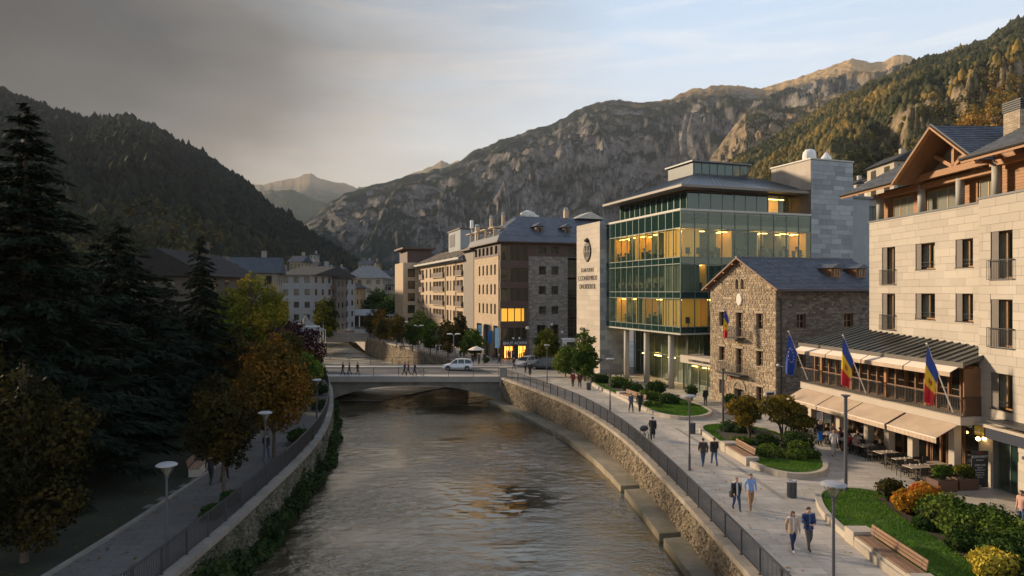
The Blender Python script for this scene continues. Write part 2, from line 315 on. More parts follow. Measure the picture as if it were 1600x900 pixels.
_, VR = mountain('right_hill', right_r, -8, 1.0, .20, mt_right, 520, 230, 52, gf=13, rough=.58)
left_r = [(-2600, 300, 420, 140), (-1500, 262, 700, 150), (-900, 235, 900, 170), (-500, 205, 1000, 190), (-200, 160, 1100, 210), (0, 141, 1180, 230), (60, 166, 1180, 240), (130, 190, 1180, 250), (200, 186, 1200, 260), (240, 200, 1200, 270), (300, 236, 1180, 290), (340, 258, 1150, 300), (380, 284, 1100, 320),
          (420, 322, 1050, 340), (460, 350, 1000, 360), (500, 378, 960, 380), (540, 405, 920, 400), (580, 425, 900, 420), (640, 446, 880, 440)]
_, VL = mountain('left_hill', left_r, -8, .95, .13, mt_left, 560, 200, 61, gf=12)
# unseen range added behind the left hill: it keeps the low sun off the foot of the main mountain
mountain('hidden_range', [(-1500, 330, 4200, 3300), (-900, 300, 4200, 3300), (-400, 285, 4200, 3300), (-100, 250, 4100, 3200), (100, 240, 4000, 3100), (260, 262, 3900, 3000), (330, 300, 3800, 2900), (372, 330, 3700, 2800)], -20, .8, .12, mt_far, 160, 50, 71)
def leafquads(C, size, r, nrm=None, asp=1.0, flat=0.0):
    """one leaf (or leaf spray) quad at every centre; normals biased to nrm"""
    n = len(C); a = r.normal(size=(n, 3)); 
    if nrm is not None: a = a * .75 + nrm * 1.1
    if flat: a[:, 2] = np.abs(a[:, 2]) + flat
    a /= np.linalg.norm(a, axis=1, keepdims=True) + 1e-9; b = np.cross(a, r.normal(size=(n, 3))); b /= np.linalg.norm(b, axis=1, keepdims=True) + 1e-9; c = np.cross(a, b)
    s = (np.asarray(size) * r.uniform(.42, 1.5, n))[:, None] * .5
    V = np.stack([C - b * s, C - c * s * asp + a * s * .25, C + b * s, C + c * s * asp + a * s * .25], 1).reshape(-1, 3)
    return V, np.arange(n * 4).reshape(n, 4)
# ---- forests that read as one mass: low faceted crowns joined in one mesh per hill
ico = None
def forest(name, grid, n, smin, smax, mat, seed, jmin=.02, jmax=1.02, umin=0, umax=1, tintfn=None, dens=None, parent=None, sq=1.25, dmin=0, dmax=1e9, leafy=0, lsz=.5):
    r = np.random.default_rng(seed); nu, nv, _ = grid.shape
    bm_v = np.array([(0, 0, 1), (.894, 0, .447), (.276, .851, .447), (-.724, .526, .447), (-.724, -.526, .447), (.276, -.851, .447), (.724, .526, -.447), (-.276, .851, -.447), (-.894, 0, -.447), (-.276, -.851, -.447), (.724, -.526, -.447), (0, 0, -1)])
    bf = np.array([(0, 1, 2), (0, 2, 3), (0, 3, 4), (0, 4, 5), (0, 5, 1), (1, 6, 2), (2, 7, 3), (3, 8, 4), (4, 9, 5), (5, 10, 1), (6, 7, 2), (7, 8, 3), (8, 9, 4), (9, 10, 5), (10, 6, 1)])
    bm_v = bm_v[:11]
    a = r.uniform(umin, umax, n) * (nu - 1.001); b = (r.uniform(0, 1, n) ** .8 * (jmax - jmin) + jmin) / 1.5 * (nv - 1.001)
    ia = a.astype(int); ib = b.astype(int); fa = (a - ia)[:, None]; fb_ = (b - ib)[:, None]
    P = (grid[ia, ib] * (1 - fa) + grid[ia + 1, ib] * fa) * (1 - fb_) + (grid[ia, ib + 1] * (1 - fa) + grid[ia + 1, ib + 1] * fa) * fb_
    dn = fbm(P[:, 0] * .012, P[:, 1] * .012, 4, seed); dd = np.hypot(P[:, 0], P[:, 1]); keep = (dn > (dens if dens is not None else .0)) & (dd > dmin) & (dd < dmax)
    P = P[keep]; n = len(P)
    S = r.uniform(smin, smax, n) * (0.8 + .6 * fbm(P[:, 0] * .03, P[:, 1] * .03, 2, seed + 3))
    if leafy:
        hh = r.uniform(.9, 1.7, n); K = leafy; u = r.normal(size=(n, K, 3)); u /= np.linalg.norm(u, axis=-1, keepdims=True); rad = r.uniform(.55, 1.0, (n, K, 1)) * (1 + .35 * np.sin(u[..., :1] * 5 + u[..., 1:2] * 4 + r.uniform(0, 6, (n, 1, 1))))
        C = P[:, None] + u * rad * S[:, None, None] * np.stack([np.ones(n), np.ones(n), hh], -1)[:, None]; C[..., 2] += S[:, None] * .8
        C = C.reshape(-1, 3); t = tintfn(P, r); tt = np.repeat(t, K) + r.uniform(-.16, .16, n * K); V, F = leafquads(C, np.repeat(S, K) * lsz, r, nrm=u.reshape(-1, 3))
        return link(name, npmesh(name, V, F, mat, tint=np.clip(tt, 0, 1)), parent, kind='stuff')
    V = bm_v[None] * (1 + r.uniform(-.3, .3, (n, 11, 1))); th = r.uniform(0, 6.28, n); c, s_ = np.cos(th)[:, None], np.sin(th)[:, None]
    hh = sq * r.uniform(.8, 1.5, (n, 1)); hh = np.where(r.uniform(0, 1, (n, 1)) < .35, hh * 1.6, hh)
    Vx = (V[..., 0] * c - V[..., 1] * s_) * S[:, None]; Vy = (V[..., 0] * s_ + V[..., 1] * c) * S[:, None]; Vz = V[..., 2] * S[:, None] * hh
    W = np.stack([Vx + P[:, 0:1], Vy + P[:, 1:2], Vz + P[:, 2:3] + S[:, None] * .7], -1).reshape(-1, 3)
    F = (bf[None] + (np.arange(n) * 11)[:, None, None]).reshape(-1, 3)
    t = tintfn(P, r) if tintfn else r.uniform(0, 1, n)
    me = npmesh(name, W, F, mat, tint=np.repeat(np.clip(t, 0, 1), len(bf)))
    return link(name, me, parent, kind='stuff')
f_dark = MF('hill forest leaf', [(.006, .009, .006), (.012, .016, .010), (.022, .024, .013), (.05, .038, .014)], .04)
f_right = MF('right hill leaf', [(.035, .042, .020), (.080, .076, .030), (.16, .12, .04), (.30, .19, .045), (.42, .22, .04)], .08)
f_vall = MF('valley wood leaf', [(.012, .018, .008), (.026, .034, .013), (.055, .056, .017), (.08, .055, .015)], .1)
def tl(P, r): return .1 + .45 * r.uniform(0, 1, len(P)) ** 2 + .6 * (np.abs(P[:, 2]) < 55) * r.uniform(0, 1, len(P))
def tr_(P, r):
    d = np.hypot(P[:, 0], P[:, 1]); n = fbm(P[:, 0] * .014, P[:, 1] * .014, 3, 9)
    return np.clip(.05 + .35 * r.uniform(0, 1, len(P)) + 1.6 * (n - .5) + .45 * np.clip((620 - d) / 380, 0, 1) , 0, 1)
def tv(P, r): return np.clip(fbm(P[:, 0] * .03, P[:, 1] * .03, 2, 3) * 1.2 - .1 + r.uniform(-.2, .3, len(P)), 0, 1)
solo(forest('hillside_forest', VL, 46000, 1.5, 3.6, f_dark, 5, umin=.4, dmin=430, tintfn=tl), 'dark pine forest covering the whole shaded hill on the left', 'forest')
solo(forest('hillside_forest', VR, 46000, 1.2, 2.7, f_right, 6, umin=.0, umax=.72, tintfn=tr_, dens=.44, dmin=590), 'distant green and brown autumn wood spread over the sunlit hill on the right', 'forest')
solo(forest('hillside_forest', VL, 7000, 2.4, 4.8, f_vall, 8, jmin=.0, jmax=.42, umin=.42, umax=1, tintfn=tv, dens=.36, dmax=520, leafy=70, lsz=.42), 'bushy mixed green trees along the foot of the left hill behind the houses', 'forest')
solo(forest('hillside_forest', VR, 22000, 1.3, 3.0, f_right, 9, jmin=.0, jmax=.72, umin=.0, umax=.7, tintfn=tr_, dens=.46, dmax=610, leafy=56, lsz=.42), 'golden and olive autumn trees low on the right hill above the hotel roof', 'forest')
# ================================================================ RIVER BANKS
def smooth_bank(pts, s=5.0):
    p = np.array(pts, float); y = np.arange(p[0, 0], p[-1, 0], .5); x = np.interp(y, p[:, 0], p[:, 1])
    k = np.exp(-.5 * (np.arange(-30, 31) * .5 / s) ** 2); k /= k.sum(); xp = np.pad(x, 30, mode='edge')
    xs = np.convolve(xp, k, mode='valid'); xs[:12] = x[:12]; return y, xs
yR, xR = smooth_bank([(-60, 9.3), (10, 9.1), (25, 8.9), (36, 8.7), (46, 8.3), (52, 7.8), (63, 5.9), (75, 1.9), (84, -1.5), (97, -6), (108, -10), (129, -20), (151, -31), (180, -42), (240, -60)], 3.5)
yL, xL = smooth_bank([(-60, -12), (25, -12.7), (30, -12.6), (36.4, -13), (43, -13.2), (52, -14.2), (62, -16.3), (78, -20.6), (85, -23.8), (97, -29), (120, -37), (150, -52), (180, -66), (240, -92)], 3.5)
def bR(y): return float(np.interp(y, yR, xR))
def bL(y): return float(np.interp(y, yL, xL))
def zw(y): return float(np.interp(y, [-60, 25, 90, 150, 240], [-1.95, -2.08, -3.15, -4.0, -4.4]))
def zl(y): return float(np.interp(y, [-60, 20, 30, 45, 84, 100], [-1.45, -1.6, -1.75, -2.0, -2.85, -3.1]))
def path(fn, y0, y1, st, off=0.0, side=1):
    """points along a bank, offset landwards by off (side=1 right bank, -1 left)"""
    out = []; y = y0
    while y <= y1 + 1e-6:
        x = fn(y); dx = (fn(y + .5) - fn(y - .5)); L = math.hypot(dx, 1); nx, ny = 1 / L * side, -dx / L * side
        out.append((x + nx * off, y + ny * off)); y += st * (1 / L)
    return out
def ribbon(mb, A, B, za, zb_):
    for i in range(min(len(A), len(B)) - 1):
        f = lambda z, p: z(p[1]) if callable(z) else z
        mb.quad((A[i][0], A[i][1], f(za, A[i])), (B[i][0], B[i][1], f(zb_, B[i])), (B[i + 1][0], B[i + 1][1], f(zb_, B[i + 1])), (A[i + 1][0], A[i + 1][1], f(za, A[i + 1])))
m_pave = M('granite paving', (.47, .42, .36), .6, .16, .35, .12, bump=.12, bs=14, col2=(.37, .335, .295), c2s=.22, c2w=.1)
m_pave2 = M('paving bed', (.22, .20, .17), .9, .2, .5)
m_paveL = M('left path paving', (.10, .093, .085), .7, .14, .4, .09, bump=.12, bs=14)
m_asph = M('asphalt', (.075, .07, .068), .85, .18, .5, bump=.2, bs=60)
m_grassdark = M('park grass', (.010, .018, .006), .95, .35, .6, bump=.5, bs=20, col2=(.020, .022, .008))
m_earth = M('valley floor', (.05, .055, .03), .95, .3, .05)
m_coping = M('coping stone', (.36, .30, .235), .8, .16, .8, .10, bump=.3, bs=12, col2=(.26, .22, .17), c2s=1.0)
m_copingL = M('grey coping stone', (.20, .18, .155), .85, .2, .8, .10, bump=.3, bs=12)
m_wallst = M('river wall stone', (.29, .225, .145), .9, .25, 1.5, .20, bump=.7, bs=9, col2=(.19, .15, .10), c2s=.5)
m_mortar = M('river wall mortar', (.20, .155, .10), .95, .3, 2)
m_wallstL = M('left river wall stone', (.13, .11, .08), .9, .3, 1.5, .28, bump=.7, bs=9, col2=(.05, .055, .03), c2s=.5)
m_ledge = M('ledge concrete', (.30, .245, .175), .9, .22, .9, .08, bump=.4, bs=6, col2=(.17, .15, .10), c2s=.35, c2w=.15)
m_bed = M('river bed', (.06, .05, .03), .95, .3, .4)
# water
mw = bpy.data.materials.new('river water'); mw.use_nodes = True; nt = mw.node_tree; nt.nodes.clear()
geo = N(nt, 'ShaderNodeNewGeometry'); mp = N(nt, 'ShaderNodeMapping'); mp.inputs['Scale'].default_value = (.85, 1.45, 1); Lk(nt, geo.outputs['Position'], mp.inputs[0])
a1 = N(nt, 'ShaderNodeTexNoise', i_Scale=1.5, i_Detail=5.0, i_Roughness=.62, i_Distortion=.5); Lk(nt, mp.outputs[0], a1.inputs['Vector'])
a2 = N(nt, 'ShaderNodeTexNoise', i_Scale=4.2, i_Detail=3.0, i_Roughness=.6, i_Distortion=.6); Lk(nt, mp.outputs[0], a2.inputs['Vector'])
sm = N(nt, 'ShaderNodeMath', operation='MULTIPLY_ADD', i_1=.45); Lk(nt, a2.outputs[0], sm.inputs[0]); Lk(nt, a1.outputs[0], sm.inputs[2])
pt = N(nt, 'ShaderNodeTexNoise', i_Scale=.13, i_Detail=3.0); Lk(nt, geo.outputs['Position'], pt.inputs['Vector'])
ps = N(nt, 'ShaderNodeMapRange'); ps.inputs['From Min'].default_value = .35; ps.inputs['From Max'].default_value = .65; ps.inputs['To Min'].default_value = .12; ps.inputs['To Max'].default_value = 1.25; Lk(nt, pt.outputs[0], ps.inputs[0])
bb = N(nt, 'ShaderNodeBump', i_Distance=.085); Lk(nt, sm.outputs[0], bb.inputs['Height']); Lk(nt, ps.outputs[0], bb.inputs['Strength'])
gl = N(nt, 'ShaderNodeBsdfGlossy', i_Roughness=.03); gl.inputs[0].default_value = (1, .94, .83, 1); Lk(nt, bb.outputs[0], gl.inputs['Normal'])
df = N(nt, 'ShaderNodeBsdfDiffuse'); Lk(nt, bb.outputs[0], df.inputs['Normal'])
shal = N(nt, 'ShaderNodeMix', data_type='RGBA'); shal.inputs[6].default_value = (.016, .014, .008, 1); shal.inputs[7].default_value = (.042, .034, .020, 1); Lk(nt, pt.outputs[0], shal.inputs[0]); Lk(nt, shal.outputs[2], df.inputs[0])
fr = N(nt, 'ShaderNodeFresnel', i_IOR=3.6); Lk(nt, bb.outputs[0], fr.inputs['Normal'])
mx = N(nt, 'ShaderNodeMixShader'); Lk(nt, fr.outputs[0], mx.inputs[0]); Lk(nt, df.outputs[0], mx.inputs[1]); Lk(nt, gl.outputs[0], mx.inputs[2])
o = N(nt, 'ShaderNodeOutputMaterial'); Lk(nt, mx.outputs[0], o.inputs[0])
ys = np.concatenate([np.arange(-60, 18, 1.2), np.arange(18, 60, .16), np.arange(60, 110, .35), np.arange(110, 240, 1.0)]); t = np.linspace(0, 1, 150)
xl = np.interp(ys, yL, xL) - .1; xr = np.interp(ys, yR, xR) + .1
X = xl[:, None] + (xr - xl)[:, None] * t[None]; Y = np.repeat(ys[:, None], 150, 1)
cur = np.clip(.25 + 2.2 * (fbm(X * .20, Y * .09, 3, 90) - .36), .15, 1.4)
rip = ((fbm(X * .95 + 1.2 * fbm(X * .4, Y * .5, 2, 79), Y * 1.9 + .8 * fbm(X * .6, Y * .4, 2, 80), 4, 77, ridge=True, g=.45) - .5) * .11 + (fbm(X * .2, Y * .5, 3, 78) - .5) * .12) * cur
Z = np.array([zw(y) for y in ys])[:, None] + rip * np.clip((ys - 5) / 20, .3, 1)[:, None]
# two low weirs upstream of the bridge: foam and sky sheen steps
V = np.stack([X, Y, Z], -1).reshape(-1, 3); i = np.arange(len(ys) - 1)[:, None] * 150 + np.arange(149)[None]
link('river_water', npmesh('river_water', V, np.stack([i, i + 1, i + 151, i + 150], -1).reshape(-1, 4), mw, smooth=True), kind='structure')
mb = MB(); A = path(bR, -60, 239, 2.0, 0, 1); B = path(bL, -60, 239, 2.0, 0, -1)
for y in np.arange(-60, 238, 2.0): mb.quad((bL(y) - 3, y, zw(y) - .8), (bR(y) + 3, y, zw(y) - .8), (bR(y + 2) + 3, y + 2, zw(y + 2) - .8), (bL(y + 2) - 3, y + 2, zw(y + 2) - .8))
mb.build('river_bed', m_bed, kind='structure')
# weir foam, and the sky's reflection painted onto the stream from the bridge upstream
m_foam_sheen = M('foam and sky sheen', (.60, .54, .44), .22, .35, 1.6, bump=.9, bs=3, col2=(.16, .135, .10), c2s=.55, c2w=.12, stretch=(.35, 1.6, 1))
for yy, hw in ((128, 1.6), (111.5, 1.1)):
    mb = MB(); xs = np.linspace(bL(yy) + .5, bR(yy) - .5, 30)
    for a, b in zip(xs[:-1], xs[1:]):
        ya = yy + .5 * math.sin(a * .9); yb = yy + .5 * math.sin(b * .9)
        mb.quad((a, ya - hw, zw(yy) + .07), (b, yb - hw, zw(yy) + .07), (b, yb, zw(yy) + .16), (a, ya, zw(yy) + .16)); mb.quad((a, ya, zw(yy) + .16), (b, yb, zw(yy) + .16), (b, yb + 3, zw(yy) + .12), (a, ya + 3, zw(yy) + .12))
    mb.build('weir', m_foam_sheen, kind='structure')
mb = MB(); ys_ = list(np.arange(85, 237, 2.0))  # pale sheet on the water, standing in for reflected sky
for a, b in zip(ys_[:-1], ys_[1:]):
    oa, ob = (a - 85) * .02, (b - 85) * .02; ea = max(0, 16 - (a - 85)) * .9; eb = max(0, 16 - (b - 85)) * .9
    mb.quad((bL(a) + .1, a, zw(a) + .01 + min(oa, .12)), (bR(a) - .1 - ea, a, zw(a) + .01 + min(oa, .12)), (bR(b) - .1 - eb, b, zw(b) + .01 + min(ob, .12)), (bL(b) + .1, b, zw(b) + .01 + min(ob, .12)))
mb.build('river_sky_sheen', m_foam_sheen, kind='structure')
# ground sheets either side of the river
def ground(name, fn, side, far, z, mat, y0=-60, y1=239, off=.45):
    mb = MB(); ys = list(np.arange(y0, y1, 3.0)) + [y1]
    for a, b in zip(ys[:-1], ys[1:]):
        p = (fn(a) + side * off, a); q = (fn(b) + side * off, b)
        mb.quad((*p, z), (far, a, z), (far, b, z), (*q, z))
    mb.build(name, mat, kind='structure')
ground('promenade_bed', bR, 1, 90, -.03, m_pave2)
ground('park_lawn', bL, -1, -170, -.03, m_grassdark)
mb = MB(); mb.quad((-1600, 239, -.06), (1600, 239, -.06), (1600, 1600, -.06), (-1600, 1600, -.06)); mb.quad((90, -60, -.06), (1600, -60, -.06), (1600, 239, -.06), (90, 239, -.06)); mb.quad((-1600, -60, -.06), (-170, -60, -.06), (-170, 239, -.06), (-1600, 239, -.06))
mb.quad((-6000, 1600, -22), (6000, 1600, -22), (6000, 7000, -22), (-6000, 7000, -22)); mb.quad((-1600, -900, -.06), (1600, -900, -.06), (1600, -60, -.06), (-1600, -60, -.06)); mb.build('valley_floor', m_earth, kind='structure')
# ---------------------------------------------------------------- walls of the river
def river_wall(label, fn, side, y0, y1, mc, ms, zbot, budget_stones, budget_cop, y_near, cop_w=.55, stw=.36, sth=.19):
    t = T('river_wall', label, 'river wall', (fn(y0), y0, 0)); o0 = Vector((fn(y0), y0, 0))
    def loc(P): return (P[0] - o0.x, P[1] - o0.y)
    A = [loc(p) for p in path(fn, y0, y1, 1.0, .0, side)]; yy = [p[1] for p in path(fn, y0, y1, 1.0, .0, side)]
    mb = MB()
    for i in range(len(A) - 1): mb.quad((*A[i], -.2), (*A[i + 1], -.2), (*A[i + 1], zbot(yy[i + 1]) - .8), (*A[i], zbot(yy[i]) - .8))
    mb.build('wall_core', m_mortar, t)
    # coping stones
    P1 = path(fn, y0, y1, 1.15, -.10, side); n = 0; cap = MB(); cnt = 0
    ctr = [p for p in path(fn, y0, y1, 1.15, 0, side)]
    lst = []
    for i in range(len(ctr) - 1):
        p, q = Vector((*ctr[i], 0)), Vector((*ctr[i + 1], 0)); d = (q - p).normalized(); nrm = Vector((d.y, -d.x, 0)) * side
        lst.append((p, q, d, nrm))
    for i, (p, q, d, nrm) in enumerate(lst):
        b = MB() if (y_near[0] <= p.y <= y_near[1] and cnt < budget_cop) else cap
        a = p + d * .012 + nrm * -.12; c = q - d * .012 + nrm * -.12; z1 = .06 + random.uniform(-.008, .008); z0 = -.2
        V = []
        for z in (z0, z1):
            for P in (a, c, c + nrm * cop_w, a + nrm * cop_w): V.append((P.x - o0.x, P.y - o0.y, z))
        b.add(V, [(0, 3, 2, 1), (4, 5, 6, 7), (0, 1, 5, 4), (1, 2, 6, 5), (2, 3, 7, 6), (3, 0, 4, 7)])
        if b is not cap: b.build('coping_stone', mc, t); cnt += 1
    if cap.f: cap.build('coping_stone', mc, t, kind='stuff')
    # rubble stones of the face
    rest = MB(); cnt = 0; stones = []
    S = path(fn, y0, y1, .1, 0, side); cum = [0]
    for i in range(1, len(S)): cum.append(cum[-1] + math.hypot(S[i][0] - S[i - 1][0], S[i][1] - S[i - 1][1]))
    sx = np.array([p[0] for p in S]); sy = np.array([p[1] for p in S]); cum = np.array(cum)
    row = 0; z = -.21
    while z > -3.6:
        h = sth * random.uniform(.8, 1.25); s = random.uniform(0, .3)
        while s < cum[-1] - .6:
            wd = stw * random.uniform(.55, 1.6); y = float(np.interp(s, cum, sy))
            far = y > y_near[1] + 14
            if far: wd *= 2.0
            if z > zbot(y) - .3: stones.append((y, s, wd, z, h))
            s += wd
        z -= h; row += 1
    stones.sort(key=lambda q: abs(q[0] - y_near[0]) if q[0] >= y_near[0] else 999)
    for y, s, wd, z, h in stones:
        g = .02; p = Vector((float(np.interp(s + g, cum, sx)), float(np.interp(s + g, cum, sy)), 0)); q = Vector((float(np.interp(s + wd - g, cum, sx)), float(np.interp(s + wd - g, cum, sy)), 0))
        d = (q - p).normalized(); nrm = Vector((d.y, -d.x, 0)) * side; out = random.uniform(.04, .13); j = lambda: random.uniform(-.03, .03)
        V = [p + Vector((0, 0, z - h + .03)), q + Vector((0, 0, z - h + .03)), q + Vector((0, 0, z - .02)), p + Vector((0, 0, z - .02))]
        c = [v * 1.0 for v in V]; mid = (V[0] + V[1] + V[2] + V[3]) / 4
        fr = [mid + (v - mid) * .78 - nrm * out + Vector((j(), j(), j())) for v in V]; top = [mid + (v - mid) * .35 - nrm * (out + random.uniform(.0, .05)) + Vector((j(), j(), j())) for v in V]
        W = [(v.x - o0.x, v.y - o0.y, v.z) for v in c + fr + top]
        F = [(0, 1, 5, 4), (1, 2, 6, 5), (2, 3, 7, 6), (3, 0, 4, 7), (4, 5, 9, 8), (5, 6, 10, 9), (6, 7, 11, 10), (7, 4, 8, 11), (8, 9, 10, 11)]
        if cnt < budget_stones and y_near[0] <= y <= y_near[1]:
            b = MB(); b.add(W, F); b.build('stone', ms, t); cnt += 1
        else: rest.add(W, F)
    rest.build('stone', ms, t, kind='stuff')
    return t
river_wall('long curved tan rubble wall with pale coping holding up the right promenade beside the river', bR, 1, -12, 84, m_coping, m_wallst, zl, 300, 90, (24.5, 84))
river_wall('pale curved river wall under the tree-lined terrace beyond the bridge on the right', bR, 1, 97.5, 160, m_coping, m_wallst, zw, 0, 60, (97, 160), stw=.7, sth=.34)
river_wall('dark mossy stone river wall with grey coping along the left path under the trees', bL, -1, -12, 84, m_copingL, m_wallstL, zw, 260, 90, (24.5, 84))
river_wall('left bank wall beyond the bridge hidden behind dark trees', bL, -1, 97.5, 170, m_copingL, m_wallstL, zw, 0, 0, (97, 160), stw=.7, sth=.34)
# stepped concrete ledges at the foot of the right wall
segs = [(-10, 17.5), (18.3, 34.3), (35.1, 43.2), (44.2, 62.5), (63.3, 74), (74.8, 84)]
t = T('river_ledge', 'stepped concrete ledge running along the foot of the right river wall', 'ledge', (8, 20, -2))
for a, b in segs:
    wd = lambda y: float(np.interp(y, [25, 45, 65, 84], [1.0, 1.35, 1.9, 1.6])); y = a
    while y < b - .1:
        y2 = min(y + 3.0, b); mb = MB(); zt = zl(a) - .01 * random.random() - (y - a) * .012
        P = [(bR(y + .015) - .02, y + .015), (bR(y2 - .015) - .02, y2 - .015), (bR(y2) - wd(y2), y2 - .015 - .25), (bR(y) - wd(y), y + .015 - .25)]
        V = [(x - 8, q - 20, z + 2) for z in (zw(y) - .6, zt) for x, q in P]
        mb.add(V, [(0, 3, 2, 1), (4, 5, 6, 7), (0, 1, 5, 4), (1, 2, 6, 5), (2, 3, 7, 6), (3, 0, 4, 7)]); mb.build('ledge_slab', m_ledge, t); y = y2
# ---------------------------------------------------------------- railings
m_rail = M('dark railing steel', (.055, .055, .06), .45, .1, 2, metal=.3)
def railing(label, fn, side, y0, y1, off=.28, h=1.05, gap=.115, z0=.05, group='riverside railings', yfine=70):
    P = path(fn, y0, y1, gap, off, side); o0 = Vector((P[0][0], P[0][1], 0)); t = T('riverside_railing', label, 'railing', (P[0][0], P[0][1], 0), group=group)
    Q = [(p[0] - o0.x, p[1] - o0.y) for p in P]; mb = MB(); r = .011
    for i, (x, y) in enumerate(Q):
        if P[i][1] > yfine and i % 2: continue
        rr = r if P[i][1] < yfine else r * 1.6
        mb.box(x - rr, x + rr, y - rr, y + rr, z0 + .09, z0 + h - .03)
    mb.build('baluster', m_rail, t, kind='stuff')
    R = Q[::9] + [Q[-1]]
    for zc, ht, wd in ((z0 + h, .05, .07), (z0 + .09, .03, .04)):
        mb = MB()
        for a, b in zip(R[:-1], R[1:]): mb.bar((*a, zc), (*b, zc), wd, ht)
        mb.build('rail', m_rail, t)
    bm = MB(); bm.box(-.03, .03, -.03, .03, 0, h + .02); bm.box(-.07, .07, -.07, .07, 0, .015); me = bm.mesh('post', m_rail)
    for i in range(0, len(Q), 17): link('post', me, t, (Q[i][0], Q[i][1], z0))
    return t
railing('dark steel railing of close upright bars along the right promenade edge', bR, 1, -8, 82.6)
railing('dark steel railing on the curved left bank wall beside the shaded path', bL, -1, -8, 82.6)
railing('dark steel railing of the curved terrace beyond the bridge', bR, 1, 99, 158, gap=.3, yfine=300)
# ---------------------------------------------------------------- paving slabs
def paving(name, x0, x1, y0, y1, z, mat, inside, sw=1.2, sh=.6, budget=300, near=(12, 24), th=.03, split=None):
    slabs = []; r = 0; y = y0
    while y < y1:
        x = x0 + (r % 2) * sw * .5
        while x < x1:
            if inside(x + sw / 2, y + sh / 2): slabs.append((x, y))
            x += sw
        y += sh; r += 1
    slabs.sort(key=lambda p: (p[1] < near[1], math.hypot(p[0] - near[0], p[1] - near[1])))
    b = MB(); b.box(.009, sw - .009, .009, sh - .009, -th, 0); me = b.mesh('slab', mat)
    t = bpy.data.objects.new(name, None); COL.objects.link(t); t['kind'] = 'structure'
    for p in slabs[:budget]: link('slab', me, t, (p[0], p[1], z + random.uniform(-.003, .003)))
    rest = MB()
    for p in slabs[budget:]: zz = z + random.uniform(-.003, .003); rest.box(p[0] + .009, p[0] + sw - .009, p[1] + .009, p[1] + sh - .009, zz - th, zz)
    if rest.f: rest.build('slab', mat, t, kind='stuff')
ROAD0, ROAD1 = 86.4, 94.6
paving('promenade', 4, 40, 14, 83.4, .0, m_pave, lambda x, y: x > bR(y) + 1.0 and x < 36, near=(12, 25))
paving('terrace_paving', -34, 44, 97.6, 150, .0, m_pave, lambda x, y: x > bR(y) + 1.3, sw=1.6, sh=.8, budget=0)
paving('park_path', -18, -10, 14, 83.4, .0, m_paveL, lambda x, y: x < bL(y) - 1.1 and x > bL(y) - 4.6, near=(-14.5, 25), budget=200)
# strips closing the gap between slab field and coping
for nm, fn, side, y0, y1, m in (('edge_strip', bR, 1, -12, 83.2, m_pave), ('edge_strip', bL, -1, -12, 83.2, m_paveL), ('edge_strip', bR, 1, 97.6, 158, m_pave)):
    mb = MB(); ribbon(mb, path(fn, y0, y1, 1.0, .43, side), path(fn, y0, y1, 1.0, 1.75, side), -.006, -.006); mb.build(nm, m, kind='structure')
mb = MB(); A = path(bL, -12, 83, 1.0, 4.4, -1); B = path(bL, -12, 83, 1.0, 4.62, -1); ribbon(mb, A, B, .09, .09); ribbon(mb, A, A, -.02, .09); ribbon(mb, B, B, -.02, .09); mb.build('kerb', m_copingL, kind='structure')
mb = MB(); ribbon(mb, path(bL, -12, 83, 1.0, 1.0, -1), path(bL, -12, 83, 1.0, 4.5, -1), -.022, -.022); mb.build('path_bed', m_paveL, kind='structure')
# darker drainage bands set in the promenade
m_band = M('dark granite band', (.27, .245, .215), .7, .12, 1)
for pts in ([(12.6, 52.6), (13.3, 45), (13.6, 38.5), (13.8, 34.6)],):
    mb = MB()
    for a, b in zip(pts[:-1], pts[1:]): mb.bar((a[0], a[1], .002), (b[0], b[1], .002), .30, .012)
    mb.build('drainage_band', m_band, kind='structure')
# ---------------------------------------------------------------- bridge
BY0, BY1 = 83.6, 97.2
m_conc = M('bridge concrete', (.20, .175, .14), .85, .25, .6, .10, bump=.3, bs=8, col2=(.115, .10, .08), c2s=.25, c2w=.14, stretch=(1, 1, 2))
m_concl = M('bridge edge beam', (.27, .24, .20), .8, .15, .8, .05, bump=.2, bs=8)
xa, xb = bL(84) - .2, bR(84) + .3; t = T('arch_bridge', 'low concrete road bridge with a shallow arch crossing the river', 'bridge', (xa, BY0, 0)); Lb = xb - xa
def dxf(y): return 0
nseg = 28; xs = np.linspace(0, Lb, nseg + 1); xc = Lb / 2 + .2
def za(x): u_ = abs((x - xc) / (Lb / 2 + .35)); return -1.0 - 2.35 * u_ ** 2.4
for i in range(nseg):
    a, b = xs[i], xs[i + 1]; mb = MB()
    for y0_, y1_ in ((.35, BY1 - BY0 - .35),):
        g = .012 if i % 2 else 0
        P = [(a + g, za(a)), (b - g, za(b)), (b - g, -.56), (a + g, -.56)]
        n = [(x, y0_, z) for x, z in P] + [(x, y1_, z) for x, z in P]
        mb.add(n, [(0, 1, 2, 3), (7, 6, 5, 4), (0, 4, 5, 1), (1, 5, 6, 2), (2, 6, 7, 3), (3, 7, 4, 0)])
    mb.build('arch_block', m_conc, t)
for k in range(12):
    a = k * Lb / 12; mb = MB(); mb.box(a + .01, a + Lb / 12 - .01, 0, .5, -.55, .12); mb.box(a + .01, a + Lb / 12 - .01, BY1 - BY0 - .5, BY1 - BY0, -.55, .12); mb.build('edge_beam', m_concl, t)
mb = MB(); mb.box(-9, Lb + 6, .5, ROAD0 - BY0, -.55, .06); mb.box(-9, Lb + 1.5, ROAD1 - BY0, BY1 - BY0 - .5, -.55, .06); mb.build('pavement', m_pave, t)
mb = MB(); mb.box(-9, Lb + 6, ROAD0 - BY0 + .15, ROAD1 - BY0 - .15, -.55, -.052); mb.build('deck_slab', m_conc, t)
